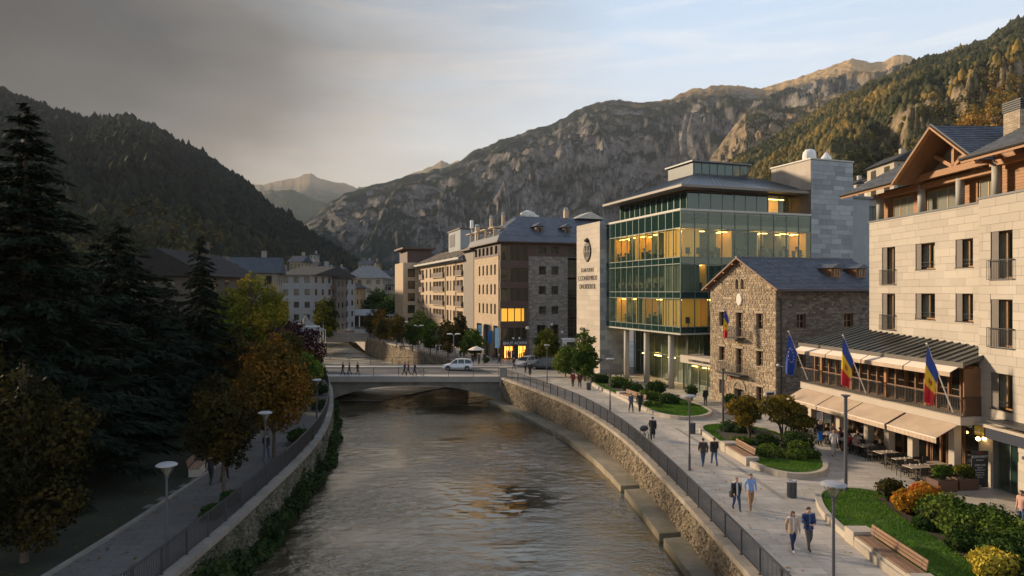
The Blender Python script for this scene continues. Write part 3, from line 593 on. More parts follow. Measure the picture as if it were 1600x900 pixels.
mb = MB(); mb.box(-9, Lb + 6, ROAD0 - BY0, ROAD0 - BY0 + .15, -.55, .075); mb.box(-9, Lb + 6, ROAD1 - BY0 - .15, ROAD1 - BY0, -.55, .075); mb.build('kerb', m_concl, t)
for x0, nm in ((-1.0, 'abutment'), (Lb - .45, 'abutment')):
    mb = MB(); mb.box(x0 - (.0), x0 + 1.5, .2, BY1 - BY0 - .2, -4.6, -.56 if x0 < 0 else -1.2); mb.build(nm, m_conc, t)
mb = MB(); mb.box(Lb - .35, Lb + .5, -.1, .75, -1.1, 1.15); mb.box(Lb - .42, Lb + .57, -.17, .82, 1.15, 1.25); mb.build('end_pillar', m_concl, t)
mb = MB(); mb.box(-.5, .2, -.1, .6, -1.1, 1.1); mb.build('end_pillar', m_concl, t)
for yy in (.25, BY1 - BY0 - .25):
    mb = MB()
    for z in (1.10, .62, .30): mb.bar((0, yy, z + .05), (Lb - .3, yy, z + .05), .045 if z > 1 else .018, .05 if z > 1 else .018)
    mb.build('bridge_rail', m_rail, t); pm = MB(); pm.box(-.025, .025, -.04, .04, .1, 1.16); me = pm.mesh('rail_post', m_rail)
    for k in range(8): link('rail_post', me, t, (.4 + k * (Lb - .9) / 7, yy, 0))
mb = MB(); mb.quad((-120, ROAD0 + .15, -.046), (62, ROAD0 + .15, -.046), (62, ROAD1 - .15, -.046), (-120, ROAD1 - .15, -.046)); mb.build('road', m_asph, kind='structure')
m_line = M('road paint', (.6, .58, .54), .7, .1, 3)
mb = MB()
for k in range(26): mb.quad((-40 + k * 3.6, 90.42, -.040), (-38.2 + k * 3.6, 90.42, -.040), (-38.2 + k * 3.6, 90.54, -.040), (-40 + k * 3.6, 90.54, -.040))
mb.build('road_marking', m_line, kind='structure')
mb = MB()
for y0_, y1_ in ((BY0, ROAD0), (ROAD1, BY1 + .4)):
    mb.box(xb + 1.5, 62, y0_, y1_, -.3, .055); mb.box(-110, xa - 9, y0_, y1_, -.3, .055)
mb.build('pavement', m_pave, kind='structure')
# two further bridges upstream
t = T('footbridge', 'flat pale beam footbridge low over the river beyond the arch bridge', 'bridge', (-50, 157, 0))
mb = MB(); mb.box(-3, 24, 0, 4, -.95, .1); mb.build('deck', m_coping, t); mb = MB(); mb.box(-3, 24, .1, .2, .1, 1.1); mb.build('parapet', m_concl, t)
for k in range(10):
    mb = MB(); mb.box(-2 + k * 2.8, -1.88 + k * 2.8, .02, .14, .1, 1.15); mb.build('post', m_concl, t)
t = T('covered_bridge', 'covered bridge with flat grey roof on white posts farthest up the river', 'bridge', (-48, 196, 0))
mb = MB(); mb.box(-8, 34, 0, 8, -1.2, .5); mb.build('deck', m_conc, t); mb = MB(); mb.add([(-8, -1, 3.6), (34, -1, 3.6), (34, 9, 5.0), (-8, 9, 5.0), (-8, -1, 3.9), (34, -1, 3.9), (34, 9, 5.3), (-8, 9, 5.3)], [(0, 3, 2, 1), (4, 5, 6, 7), (0, 1, 5, 4), (1, 2, 6, 5), (2, 3, 7, 6), (3, 0, 4, 7)]); mb.build('roof', M('zinc roof', (.22, .23, .24), .5, .1, .5), t)
m_white = M('white paint', (.7, .69, .66), .5, .06, 1)
for k in range(15):
    mb = MB(); mb.box(-7.5 + k * 2.9, -7.25 + k * 2.9, -.2, .05, .5, 3.7); mb.build('post', m_white, t)
mb = MB(); mb.box(-8, 34, 7.5, 7.8, .5, 4.8); mb.build('back_wall', M('dark glazed wall', (.03, .03, .035), .3, .1, 1), t)

# ---------------------------------------------------------------- evening haze in the valley
mh = bpy.data.materials.new('valley haze'); mh.use_nodes = True; nt = mh.node_tree; nt.nodes.clear(); pv = N(nt, 'ShaderNodeVolumePrincipled'); pv.inputs['Color'].default_value = (.80, .84, .90, 1); pv.inputs['Density'].default_value = .000050; pv.inputs['Anisotropy'].default_value = .0
o = N(nt, 'ShaderNodeOutputMaterial'); Lk(nt, pv.outputs[0], o.inputs['Volume']); mb = MB(); mb.box(-6500, 6500, -950, 7200, -420, 1560); mb.build('haze', mh, kind='stuff')
# ================================================================ BUILDING KIT
_cache = {}
def sub_rect(r, holes, eps=.01):
    out = [r]
    for h in holes:
        nx = []
        for a, b, c, d in out:
            if h[0] >= b - eps or h[1] <= a + eps or h[2] >= d - eps or h[3] <= c + eps: nx.append((a, b, c, d)); continue
            x0, x1 = max(a, h[0]), min(b, h[1])
            if x0 - a > eps: nx.append((a, x0, c, d))
            if b - x1 > eps: nx.append((x1, b, c, d))
            if h[2] - c > eps: nx.append((x0, x1, c, h[2]))
            if d - h[3] > eps: nx.append((x0, x1, h[3], d))
        out = nx
    return out
def wall(par, fac, s0, s1, z0, z1, holes, th, mat, d0=0.0, name='wall', mb=None):
    b = mb or MB(); zs = sorted({z0, z1, *[min(max(h[2], z0), z1) for h in holes], *[min(max(h[3], z0), z1) for h in holes]})
    for za_, zb_ in zip(zs[:-1], zs[1:]):
        for r in sub_rect((s0, s1, za_, zb_), holes): b.fb(fac, r[0], r[1], d0, d0 + th, r[2], r[3])
    if mb is None: return b.build(name, mat, par)
def piece(par, fac, a, b_, c, d, d0, d1, mat, name, label=None):
    k = (name, fac, round(b_ - a, 2), round(d - c, 2), round(d1 - d0, 3), mat.name)
    if k not in _cache:
        m = MB(); m.fb(fac, 0, b_ - a, 0, d1 - d0, 0, d - c); _cache[k] = m.mesh(name, mat)
    return link(name, _cache[k], par, (a, d0, c) if fac == 'F' else (d0, a, c), label=label)
def clad(par, fac, s0, s1, z0, z1, holes, pw, ph, proud, mat, budget, name='panel', g=.012, rnd=0.0, off=.5, jit=0.0, d=0.0):
    n = 0; rest = MB(); r = 0; z = z0
    while z < z1 - .02:
        zt = min(z + ph * (random.uniform(1 - rnd, 1 + rnd)), z1); s = s0 - (pw * off if r % 2 else 0)
        while s < s1 - .02:
            w_ = pw * random.uniform(1 - rnd, 1 + rnd); a, b_ = max(s, s0), min(s + w_, s1)
            if b_ - a > .03:
                for q in sub_rect((a, b_, z, zt), holes):
                    if q[1] - q[0] < .05 or q[3] - q[2] < .05: continue
                    q = (q[0] + g / 2, q[1] - g / 2, q[2] + g / 2, q[3] - g / 2); p = proud + random.uniform(0, jit)
                    if n < budget: piece(par, fac, *q, d - p, d, mat, name); n += 1
                    else: rest.fb(fac, q[0], q[1], d - p, d, q[2], q[3])
            s += w_
        z = zt; r += 1
    if rest.f: rest.build(name, mat, par, kind='stuff')
    return n
def window(par, fac, a, b_, c, d, depth, mf, mg, nv=2, nh=1, fr=.07, sill=None, name='window', back=None, curtain=None):
    k = ('win', fac, round(b_ - a, 2), round(d - c, 2), mf.name, mg.name, nv, nh, fr)
    if k not in _cache:
        W, H = b_ - a, d - c; m = MB(); m.fb(fac, 0, fr, 0, .08, 0, H); m.fb(fac, W - fr, W, 0, .08, 0, H); m.fb(fac, fr, W - fr, 0, .08, 0, fr); m.fb(fac, fr, W - fr, 0, .08, H - fr, H)
        for i in range(1, nv): x = W * i / nv; m.fb(fac, x - fr * .4, x + fr * .4, .005, .075, fr, H - fr)
        for i in range(1, nh): z = H * i / nh; m.fb(fac, fr, W - fr, .01, .07, z - fr * .3, z + fr * .3)
        p = MB(); p.fb(fac, fr, W - fr, .035, .045, fr, H - fr); _cache[k] = (m.mesh(name, mf), p.mesh('pane', mg))
    f, p = _cache[k]; o = link(name, f, par, (a, depth, c) if fac == 'F' else (depth, a, c)); link('pane', p, o)
    if curtain:
        for s_ in (0, 1):
            W = b_ - a; cw = W * random.uniform(.30, .46); x0 = .02 if s_ == 0 else W - cw - .02
            q = MB(); n = 7
            for i in range(n):
                xa_ = x0 + cw * i / n; xb_ = x0 + cw * (i + 1) / n; da = .14 + .03 * (i % 2); db = .14 + .03 * ((i + 1) % 2)
                P = [(xa_, da, .05), (xb_, db, .05), (xb_, db, d - c - .05), (xa_, da, d - c - .05)]
                q.quad(*[(x, y, z) if fac == 'F' else (y, x, z) for x, y, z in P])
            q.build('curtain', curtain, o)
    if sill: 
        piece(o, fac, -.06, b_ - a + .06, -.08, -.002, -depth - .07, .0, sill, 'sill')
    return o
def rail_bars(par, fac, a, b_, z0, z1, d, mat, gap=.12, name='balcony_railing', dside=0.0):
    m = MB(); m.fb(fac, a, b_, d - .02, d + .02, z1 - .04, z1); m.fb(fac, a, b_, d - .015, d + .015, z0, z0 + .03); n = max(2, int((b_ - a) / gap))
    for i in range(n + 1): x = a + (b_ - a) * i / n; m.fb(fac, x - .009, x + .009, d - .009, d + .009, z0 + .03, z1 - .04)
    if dside:
        for s in (a, b_): m.fb(fac, s - .015, s + .015, d + .02, dside, z1 - .04, z1); m.fb(fac, s - .015, s + .015, d + .02, dside, z0, z0 + .03)
        for s in (a, b_):
            k = max(1, int((dside - d) / gap))
            for i in range(1, k): y = d + (dside - d) * i / k; m.fb(fac, s - .009, s + .009, y - .009, y + .009, z0 + .03, z1 - .04)
    return m.build(name, mat, par)
def text_obj(txt, size, mat, par, loc, rot, name='lettering', extr=.02, align='CENTER'):
    cu = bpy.data.curves.new(name, 'FONT'); cu.body = txt; cu.size = size; cu.extrude = extr; cu.align_x = align; cu.resolution_u = 2
    o = bpy.data.objects.new(name, cu); COL.objects.link(o); dg = bpy.context.evaluated_depsgraph_get(); me = bpy.data.meshes.new_from_object(o.evaluated_get(dg)); bpy.data.objects.remove(o)
    me.materials.clear(); me.materials.append(mat); o = link(name, me, par, loc); o.rotation_euler = rot; return o
def slate(par, O, eu, ev, nu_, nv_, mat, name='slate', w=.3, h=.25, clip=None, budget=0):
    """rows of overlapping slates on the plane O + eu*s + ev*t (unit vectors), each a thin wedge; clip(s,t) keeps"""
    O, eu, ev = Vector(O), Vector(eu).normalized(), Vector(ev).normalized(); n = eu.cross(ev)
    if n.z < 0: n = -n
    m = MB(); t = 0; r = 0
    while t < nv_ - .02:
        s = -(w / 2 if r % 2 else 0)
        while s < nu_:
            a, b_ = max(s, 0), min(s + w, nu_)
            if b_ - a > .04 and (clip is None or clip((a + b_) / 2, t + h / 2)):
                g = .006; u = random.uniform(0, .012); t1 = min(t + h, nv_)
                P = [O + eu * (a + g) + ev * t + n * (.035 + u), O + eu * (b_ - g) + ev * t + n * (.035 + u), O + eu * (b_ - g) + ev * t1 + n * .004, O + eu * (a + g) + ev * t1 + n * .004]
                Q = [O + eu * (a + g) + ev * t, O + eu * (b_ - g) + ev * t]
                m.add(P + Q, [(0, 1, 2, 3), (4, 5, 1, 0), (4, 0, 3), (5, 2, 1)])
            s += w
        t += h; r += 1
    return m.build(name, mat, par, kind='stuff')
ANG = math.atan2(.327, .945)          # street grid of the right bank: local x = away to the right, local y = up the river
# materials of buildings
m_grey = M('grey granite and slab shade', (.27, .285, .29), .7, .10, .7, .26, bump=.12, bs=12)
m_light = M('pale stone cladding', (.47, .40, .325), .75, .07, .6, .09, bump=.15, bs=10)
m_hot = M('cream stone cladding', (.49, .435, .365), .78, .06, .5, .085, bump=.15, bs=10, col2=(.41, .355, .29), c2s=.25, c2w=.15)
m_back = M('cladding joint', (.14, .125, .105), .9, .1, 1)
m_steel = M('green grey steel', (.13, .155, .14), .4, .08, 1, metal=.3)
m_sill = M('pale metal edge', (.42, .39, .33), .5, .08, 1)
m_glass = MG('office glass', (.96, .95, .86), .84, 1.5, body=(.055, .12, .105))  # teal body colour paints the reflected sky into the panes
m_glassd = MG('dark window glass', (.75, .75, .72), .72, 1.5, body=(.03, .03, .028))
m_glassb = MG('spandrel glass', (.2, .28, .26), .15, 1.75, body=(.018, .045, .040)); m_glassh = MG('hotel window glass', (.96, .96, .93), .90, 1.45)
m_zinc = M('zinc roof seam', (.12, .125, .13), .45, .1, .6, .06, metal=.2)
m_slate = M('blue grey slate', (.085, .095, .115), .55, .2, .9, .28, bump=.15, bs=20)
m_dark = M('dark metal', (.035, .035, .038), .5, .1, 1)
m_wood = M('orange larch wood', (.35, .165, .062), .6, .22, 1.2, .12, stretch=(1, 1, 6), bump=.1, bs=10)
m_woodd = M('brown window wood', (.20, .095, .04), .6, .2, 1.5, .1)
m_brown = M('brown metal cladding', (.075, .042, .030), .6, .12, 1, .08)
m_curt = M('sheer curtain', (.80, .78, .68), .9, .1, 2)
m_col = M('round concrete column', (.40, .38, .34), .7, .08, 1)
m_room = M('office wall paint', (.80, .50, .12), .9, .06, .5)
m_roomd = M('office wall shade', (.15, .185, .165), .9, .1, .5)
m_slab = M('floor slab', (.3, .29, .26), .8, .1, 1)
m_lampw = ME('ceiling strip light', (1, .62, .14), 12.0)
m_glow = ME('glowing office wall', (1.0, .53, .05), .30); m_glow2 = ME('half glowing office wall', (.9, .50, .07), .15); m_glow3 = ME('dim glowing office wall', (.7, .45, .12), .07)  # room lighting put into the walls as emission, in three strengths
m_shopglow = ME('shop display light', (1.0, .42, .08), 2.5)
m_furn = M('office furniture', (.05, .05, .045), .7, .2, 3)
# ---------------------------------------------------------------- glass parliament building
CG = Vector((17.6, 71.2, 0)); WG, DG = 16.9, 17.3
G = T('office_building', 'green glass office building with lit yellow rooms raised on round columns, behind the stone house', 'building', CG, ANG)
lv = [6.15, 6.8, 9.8, 10.5, 13.45, 14.15, 17.2, 19.0]   # band / vision / band ...
NR, NF = 12, 10
def pane_grid(fac, L, n, zs, d=0.0, dark=()):
    fm = MB()
    for i in range(n + 1): x = L * i / n; fm.fb(fac, x - .035, x + .035, d - .06, d + .05, zs[0], zs[-1])
    for z in zs: fm.fb(fac, 0, L, d - .08, d + .05, z - .045, z + .045)
    fm.build('mullion_frame', m_steel, G)
    for j in range(len(zs) - 1):
        for i in range(n):
            band = j in dark
            piece(G, fac, L * i / n + .035, L * (i + 1) / n - .035, zs[j] + .045, zs[j + 1] - .045, d - .01, d + .01, m_glassb if band else m_glass, 'pane')
pane_grid('R', DG, NR, lv, 0, (0, 2, 4, 6)); pane_grid('F', WG, NF, lv, 0, (0, 2, 4))
mb = MB(); mb.box(-.14, WG, -.14, .06, 19.0, 19.22); mb.box(-.14, .06, .06, DG, 19.0, 19.22); mb.box(-.10, WG, -.10, .06, 6.0, 6.15); mb.box(-.10, .06, .06, DG, 6.0, 6.15); mb.build('cornice', m_sill, G)
for z in (6.2, 9.85, 13.5, 17.25): 
    mb = MB(); mb.box(.15, WG - .1, .15, DG - .1, z + .02, z + .42); mb.build('floor_slab', m_slab, G)
mb = MB(); mb.box(.06, WG, .06, DG, 18.8, 19.0); mb.build('roof_slab', m_slab, G)
# rooms: (facade, s0, s1, floor, lit)
rooms = [('F', .3, 6.6, 14.15, 1), ('F', 6.8, 9.9, 14.15, 0), ('F', 10.1, 16.6, 14.15, 1), ('F', .3, 1.6, 10.5, 0), ('F', 1.8, 3.4, 10.5, 1), ('F', 3.6, 9.8, 10.5, 0), ('F', .3, 3.4, 6.8, 1), ('F', 3.6, 12, 6.8, 1),
         ('R', 2.6, 5.2, 14.15, 0), ('R', 5.4, 10.2, 14.15, 1), ('R', 10.4, 15.6, 14.15, 1), ('R', 15.8, 17.0, 14.15, 0), ('R', .6, 2.4, 14.15, 1), ('R', .6, 16.9, 10.5, 0), ('R', .6, 2.8, 6.8, 1), ('R', 3.0, 4.2, 6.8, 0), ('R', 4.4, 8.6, 6.8, 1), ('R', 8.8, 10.0, 6.8, 0), ('R', 10.2, 15.0, 6.8, 1), ('R', 15.2, 17, 6.8, 0)]
for fac, a, b_, z, lit in rooms:
    dp = 3.6 if fac == 'F' else 2.6; H = 2.95
    mb = MB(); mb.fb(fac, a - .1, a, .5, dp, z - .1, z + H); mb.fb(fac, b_, b_ + .1, .5, dp, z - .1, z + H); mb.build('side_wall', random.choice((m_glow2, m_glow3)) if lit else m_roomd, G)
    e_ = a
    while e_ < b_ - .05:
        e2 = min(e_ + random.choice((.7, 1.5, 2.2)), b_); mb = MB(); mb.fb(fac, e_, e2, dp, dp + .1, z - .1, z + H); mb.build('room_wall', random.choice((m_glow, m_glow, m_glow2, m_glow3)) if lit else m_roomd, G); e_ = e2
    if lit:
        for k in (.9, 2.0):
            e_ = a + .3 + random.uniform(0, .6)
            while e_ < b_ - 1.0:
                mb = MB(); mb.fb(fac, e_, min(e_ + 1.1, b_ - .2), k, k + .14, z + 2.80, z + 2.85); mb.build('ceiling_light', m_lampw, G); e_ += random.choice((1.5, 1.5, 2.9))
    q_ = a + 1.4
    while q_ < b_ - 1.2:
        if random.random() < .6: mb = MB(); mb.fb(fac, q_, q_ + random.choice((.12, .5, 1.1)), random.uniform(.35, 2.0), dp - .05, z - .1, z + 2.9); mb.build('partition', random.choice((m_roomd, m_slab, m_roomd)), G)
        q_ += 1.45
    # desks, screens and plants seen as dark shapes
    mb = MB(); s = a + .4
    while s < b_ - 1.0:
        h = random.choice((.72, .72, 1.0)); mb.fb(fac, s, s + .9, .7, 1.3, z + h - .05, z + h); mb.fb(fac, s + .02, s + .08, .72, 1.28, z - .1, z + h - .05); mb.fb(fac, s + .82, s + .88, .72, 1.28, z - .1, z + h - .05)
        mb.fb(fac, s + .2, s + .72, .9, .94, z + h + .1, z + h + .45); mb.fb(fac, s + .42, s + .5, .9, .94, z + h, z + h + .1)
        if random.random() < .6: mb.fb(fac, s + .2, s + .7, .45, .55, z + .45, z + 1.05); mb.fb(fac, s + .2, s + .7, .2, .55, z + .38, z + .45); mb.fb(fac, s + .42, s + .48, .35, .4, z - .1, z + .38)
        s += random.uniform(1.1, 1.9)
    if mb.f: mb.build('desk_row', m_furn, G)
mb = MB(); mb.box(4.2, WG - .2, 4.2, DG - .2, 6.7, 18.8); mb.build('core_wall', m_roomd, G)
# top floor set back
tz0, tz1 = 19.22, 21.35; sb = 2.2
fm = MB()
for i in range(10): x = sb + (WG - sb - 1.0) * i / 9; fm.box(x - .05, x + .05, sb - .05, sb + .05, tz0, tz1)
for i in range(13): y = sb + (DG - sb) * i / 12; fm.box(sb - .05, sb + .05, y - .05, y + .05, tz0, tz1)
fm.build('mullion_frame', m_steel, G)
for i in range(9):
    x = sb + (WG - sb - 1.0) * i / 9; piece(G, 'F', x + .05, x + (WG - sb - 1) / 9 - .05, tz0, tz1, sb - .01, sb + .01, m_glass if i >= 7 else m_glassb, 'pane')
for i in range(12):
    y = sb + (DG - sb) * i / 12; piece(G, 'R', y + .05, y + (DG - sb) / 12 - .05, tz0, tz1, sb - .01, sb + .01, m_glassb, 'pane')
mb = MB(); mb.box(13.0, 15.8, 4.0, 4.1, 19.2, 21.3); mb.build('room_wall', m_glow, G)
mb = MB(); mb.box(13.1, 15.7, 2.9, 3.05, 21.1, 21.16); mb.build('ceiling_light', m_lampw, G)
mb = MB(); mb.box(sb - .1, WG - .2, sb - .1, sb + .1, tz1, tz1 + .42); mb.box(sb - .1, sb + .1, sb + .1, DG, tz1, tz1 + .42); mb.build('louvre_band', m_brown, G)
mb = MB(); mb.box(sb + .6, 12.6, sb + .6, DG - .2, 19.2, 21.3); mb.build('core_wall', m_roomd, G)
# hipped metal roof with wide eaves, lantern on top
ez = 21.8; x0, x1, y0, y1 = .3, WG + .2, .3, DG + 1.2; lx0, lx1, ly0, ly1 = 6.6, 14.4, 7.6, 13.0; rz_ = 24.3
mb = MB(); mb.add([(x0, y0, ez), (x1, y0, ez), (x1, y1, ez), (x0, y1, ez), (lx0, ly0, rz_), (lx1 + 2, ly0, rz_), (lx1 + 2, ly1, rz_), (lx0, ly1, rz_)], [(0, 3, 2, 1), (0, 1, 5, 4), (1, 2, 6, 5), (2, 3, 7, 6), (3, 0, 4, 7), (4, 5, 6, 7)])
mb.build('roof', m_zinc, G)
mb = MB(); mb.box(x0 - .08, x1, y0 - .08, y0 + .02, ez - .24, ez + .03); mb.box(x0 - .08, x0 + .02, y0 + .02, y1, ez - .24, ez + .03); mb.box(x0 + .02, x1, y0 + .02, y1, ez - .22, ez - .12); mb.build('eaves', m_sill if 0 else M('eaves metal', (.20, .165, .13), .5, .1, 1), G)
for i in range(26):
    t_ = i / 25; mb = MB(); xa_ = x0 + (x1 - x0) * t_; xb_ = lx0 + (lx1 + 2 - lx0) * t_
    mb.bar((xa_, y0 + .05, ez + .04), (xb_, ly0, rz_ + .04), .05, .05); mb.build('roof_seam', m_zinc, G)
for i in range(22):
    t_ = i / 21; mb = MB(); ya_ = y0 + (y1 - y0) * t_; yb_ = ly0 + (ly1 - ly0) * t_
    mb.bar((x0 + .05, ya_, ez + .04), (lx0, yb_, rz_ + .04), .05, .05); mb.build('roof_seam', m_zinc, G)
mb = MB(); mb.box(lx0, lx1, ly0, ly1, rz_ - .3, rz_ + 1.55); mb.build('lantern', M('lantern metal', (.055, .06, .06), .5, .1, 1), G)
mb = MB(); mb.box(lx0 - .3, lx1 + .3, ly0 - .3, ly1 + .3, rz_ + 1.55, rz_ + 1.72); mb.build('lantern_cap', m_zinc, G)
for i in range(7): piece(G, 'F', lx0 + .15 + i * 1.09, lx0 + 1.1 + i * 1.09, rz_ + .2, rz_ + 1.4, ly0 - .03, ly0 - .003, m_glassb, 'pane')
# columns and recessed ground floors
cm = MB(); cm.lathe([(.33, 0), (.33, 6.02)], 20); cme = cm.mesh('column', m_col, True)
for y in (1.6, 3.0, 8.2, 13.0): 
    if y != 1.6: link('column', cme, G, (.75, y, 0))
def low_glass(fac, a, b_, d, n, zs):
    fm = MB()
    for i in range(n + 1): x = a + (b_ - a) * i / n; fm.fb(fac, x - .04, x + .04, d - .06, d + .06, 0, zs[-1])
    for z in zs: fm.fb(fac, a, b_, d - .05, d + .05, max(z - .05, 0), z + .04)
    fm.build('mullion_frame', m_steel, G)
    for i in range(n):
        for j in range(len(zs) - 1): piece(G, fac, a + (b_ - a) * i / n + .04, a + (b_ - a) * (i + 1) / n - .04, zs[j] + .05, zs[j + 1] - .05, d - .01, d + .01, m_glass, 'pane')
low_glass('R', 2.0, DG, 4.2, 9, (0.05, 3.0, 6.0)); low_glass('F', 1.6, 14, 1.2, 8, (4.0, 6.0))
low_glass('R', -5.2, 1.9, 1.6, 5, (.05, 2.9))
mb = MB(); mb.box(1.2, 3.2, -5.3, 2.0, 2.95, 3.75); mb.build('entrance_canopy', m_light, G)
text_obj('L.CONSEMROS GENEROL', .34, m_dark, G, (1.17, -1.6, 3.2), (R_(90), 0, R_(-90)))
mb = MB(); mb.box(4.4, 16.5, 2.2, DG, .0, 5.9); mb.box(2.2, 10, -5.0, 1.2, 0, 2.9); mb.build('core_wall', M('dim lobby', (.10, .085, .055), .8, .3, .6), G)
mb = MB()
for y in (3.2, 6.5, 9.5, 12.4): mb.box(3.2, 3.5, y, y + 1.1, 2.86, 2.92)
for y in (-4, -2, 0): mb.box(1.9, 2.1, y, y + .9, 2.6, 2.66)
mb.build('ceiling_light', m_lampw, G)
# grey stone stair tower at the right end
holes = []
mb = MB(); mb.box(WG + .05, WG + 6.0, .05, 6.5, 0, 25.4); mb.build('tower_core', m_back, G)
clad(G, 'F', WG, WG + 6.05, 9.0, 25.4, [], 1.45, .52, .03, m_grey, 230, 'stone_panel', rnd=.25, g=.02)
wall(G, 'F', WG, WG + 6.05, 0, 9.0, [], .05, m_grey, -.0, 'tower_wall')
clad(G, 'R', .05, 6.5, 22.0, 25.4, [], 1.6, 1.7, .03, m_light, 20, 'metal_panel', d=WG + .05)
mb = MB(); mb.box(WG - .1, WG + 6.15, -.1, 6.6, 25.4, 25.55); mb.build('parapet_cap', m_sill, G)
for x, r in ((WG + .9, .75), (WG + 3.3, .62)):
    mb = MB(); mb.lathe([(r, 25.55), (r, 26.1), (r * .92, 26.45), (r * .6, 26.75), (.05, 26.85)] if r > .7 else [(r, 25.55), (r, 25.9), (.1, 26.6)], 14, (x, 1.2, 0)); mb.build('roof_vent', m_white, G, smooth=False)
# grey wing behind the tower
mb = MB(); mb.box(WG + 6.2, WG + 14, 5.2, 12, 0, 22.2); mb.build('rear_wing', m_grey, G)
for z in (10.6, 14.4, 18.2): window(G, 'F', WG + 7.2, WG + 9.2, z, z + 2.4, 5.05, m_dark, m_glassd, 2)
mb = MB(); mb.box(WG + 5, WG + 15, 5.0, 12.5, 22.2, 22.5); mb.build('roof_edge', m_zinc, G)
# ---------------------------------------------------------------- pale slab with crest
SL = T('stone_slab_wall', 'tall pale stone slab wall with a dark crest and three lines of dark letters', 'wall', (11.2, 86.9, 0), ANG)
mb = MB(); mb.box(.03, 3.4, .03, 7.0, 0, 19.4); mb.build('slab_core', m_back, SL)
clad(SL, 'R', 0, 7.05, 0, 19.5, [], 1.75, .62, .03, m_light, 240, 'stone_panel', rnd=.12)
clad(SL, 'F', 0, 3.4, 0, 19.5, [], 1.2, .62, .03, m_grey, 130, 'stone_panel', rnd=.1)  # side turned from the sun: its shade is put into the grey panels
m_crest = M('bronze letters', (.045, .03, .02), .5, .3, 4)
yc = 3.6
cr_ = T('wall_crest', 'dark oval coat of arms relief high on the pale stone slab wall', 'crest', SL.matrix_world @ Vector((0, 0, 0)), 0)
bpy.context.view_layer.update()
cr_.location = SL.matrix_world @ Vector((-.03, yc, 15.9)); cr_.rotation_euler = (0, 0, ANG)
mb = MB(); n = 20; pr = []
for k in range(n):
    a = 2 * math.pi * k / n; yy = 1.2 * math.cos(a) * (1 + .06 * math.sin(a)); zz = 1.4 * math.sin(a) - .1; pr.append((yy, zz))
mb.add([(0, y, z) for y, z in pr] + [(-.16, y * .85, z * .88) for y, z in pr], [tuple(range(n, 2 * n))] + [(k, (k + 1) % n, n + (k + 1) % n, n + k) for k in range(n)]); mb.build('oval_shield', m_crest, cr_)
m_crl = M('bronze relief', (.085, .065, .045), .5, .3, 5)
for y_, z_, nm in ((-.4, .35, 0), (.4, .35, 1), (-.4, -.45, 2), (.4, -.45, 3)):
    mb = MB()
    if nm in (0, 3):
        for k in range(3): mb.box(-.24, -.15, y_ - .27 + k * .2, y_ - .17 + k * .2, z_ - .3, z_ + .3)
    else:
        mb.box(-.24, -.15, y_ - .22, y_ + .22, z_ - .04, z_ + .08); mb.box(-.24, -.15, y_ - .06, y_ + .06, z_ - .3, z_ - .05); mb.box(-.24, -.15, y_ - .2, y_ - .1, z_ + .09, z_ + .3); mb.box(-.24, -.15, y_ + .1, y_ + .2, z_ + .09, z_ + .3)
    mb.build('relief', m_crl, cr_)
mb = MB(); mb.lathe([(.34, 1.2), (.42, 1.38), (.32, 1.55), (.1, 1.65), (.05, 1.75)], 10, (-.1, 0, 0)); mb.build('crown', m_crest, cr_)
for i, tx in enumerate(('STARTUDRT', 'L.CONSEMRDS', 'DN.RISEROL')):
    text_obj(tx, (.72, .88, .92)[i], m_crest, SL, (-.03, yc, 13.15 - i * 1.12), (R_(90), 0, R_(-90)), extr=.05)
# ---------------------------------------------------------------- stone house
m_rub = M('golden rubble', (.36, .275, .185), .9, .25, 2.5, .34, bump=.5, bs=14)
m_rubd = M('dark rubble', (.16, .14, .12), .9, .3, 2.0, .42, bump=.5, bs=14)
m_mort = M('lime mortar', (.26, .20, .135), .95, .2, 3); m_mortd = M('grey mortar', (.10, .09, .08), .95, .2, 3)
CH = Vector((22.5, 58.2, 0)); WH, DH = 13.0, 9.3; EZ, RZ = 10.9, 13.45
H_ = T('stone_house', 'old rubble stone house with grey slate gable roof, small wooden windows and arched door', 'house', CH, ANG)
hr = [(1.65, 2.5, .8, 2.15), (6.95, 7.85, .8, 2.15), (4.15, 5.6, 0, 1.55), (1.65, 2.5, 3.95, 5.3), (4.4, 5.3, 3.0, 5.3), (7.0, 7.85, 3.95, 5.3), (1.65, 2.5, 7.25, 8.6), (4.4, 5.3, 6.35, 8.6), (7.0, 7.85, 7.25, 8.6), (4.2, 4.62, 10.75, 11.55), (4.95, 5.37, 10.75, 11.55)]
hf = [(2.2, 3.15, 7.3, 8.6), (7.4, 8.4, 7.3, 8.6), (2.2, 3.15, 3.9, 5.2), (7.4, 8.4, 3.9, 5.2)]
def gz(y): return EZ + (RZ - EZ) * (1 - abs(y - DH / 2) / (DH / 2))
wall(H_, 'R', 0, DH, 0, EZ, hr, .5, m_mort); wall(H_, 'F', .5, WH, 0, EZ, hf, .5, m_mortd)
mb = MB(); 
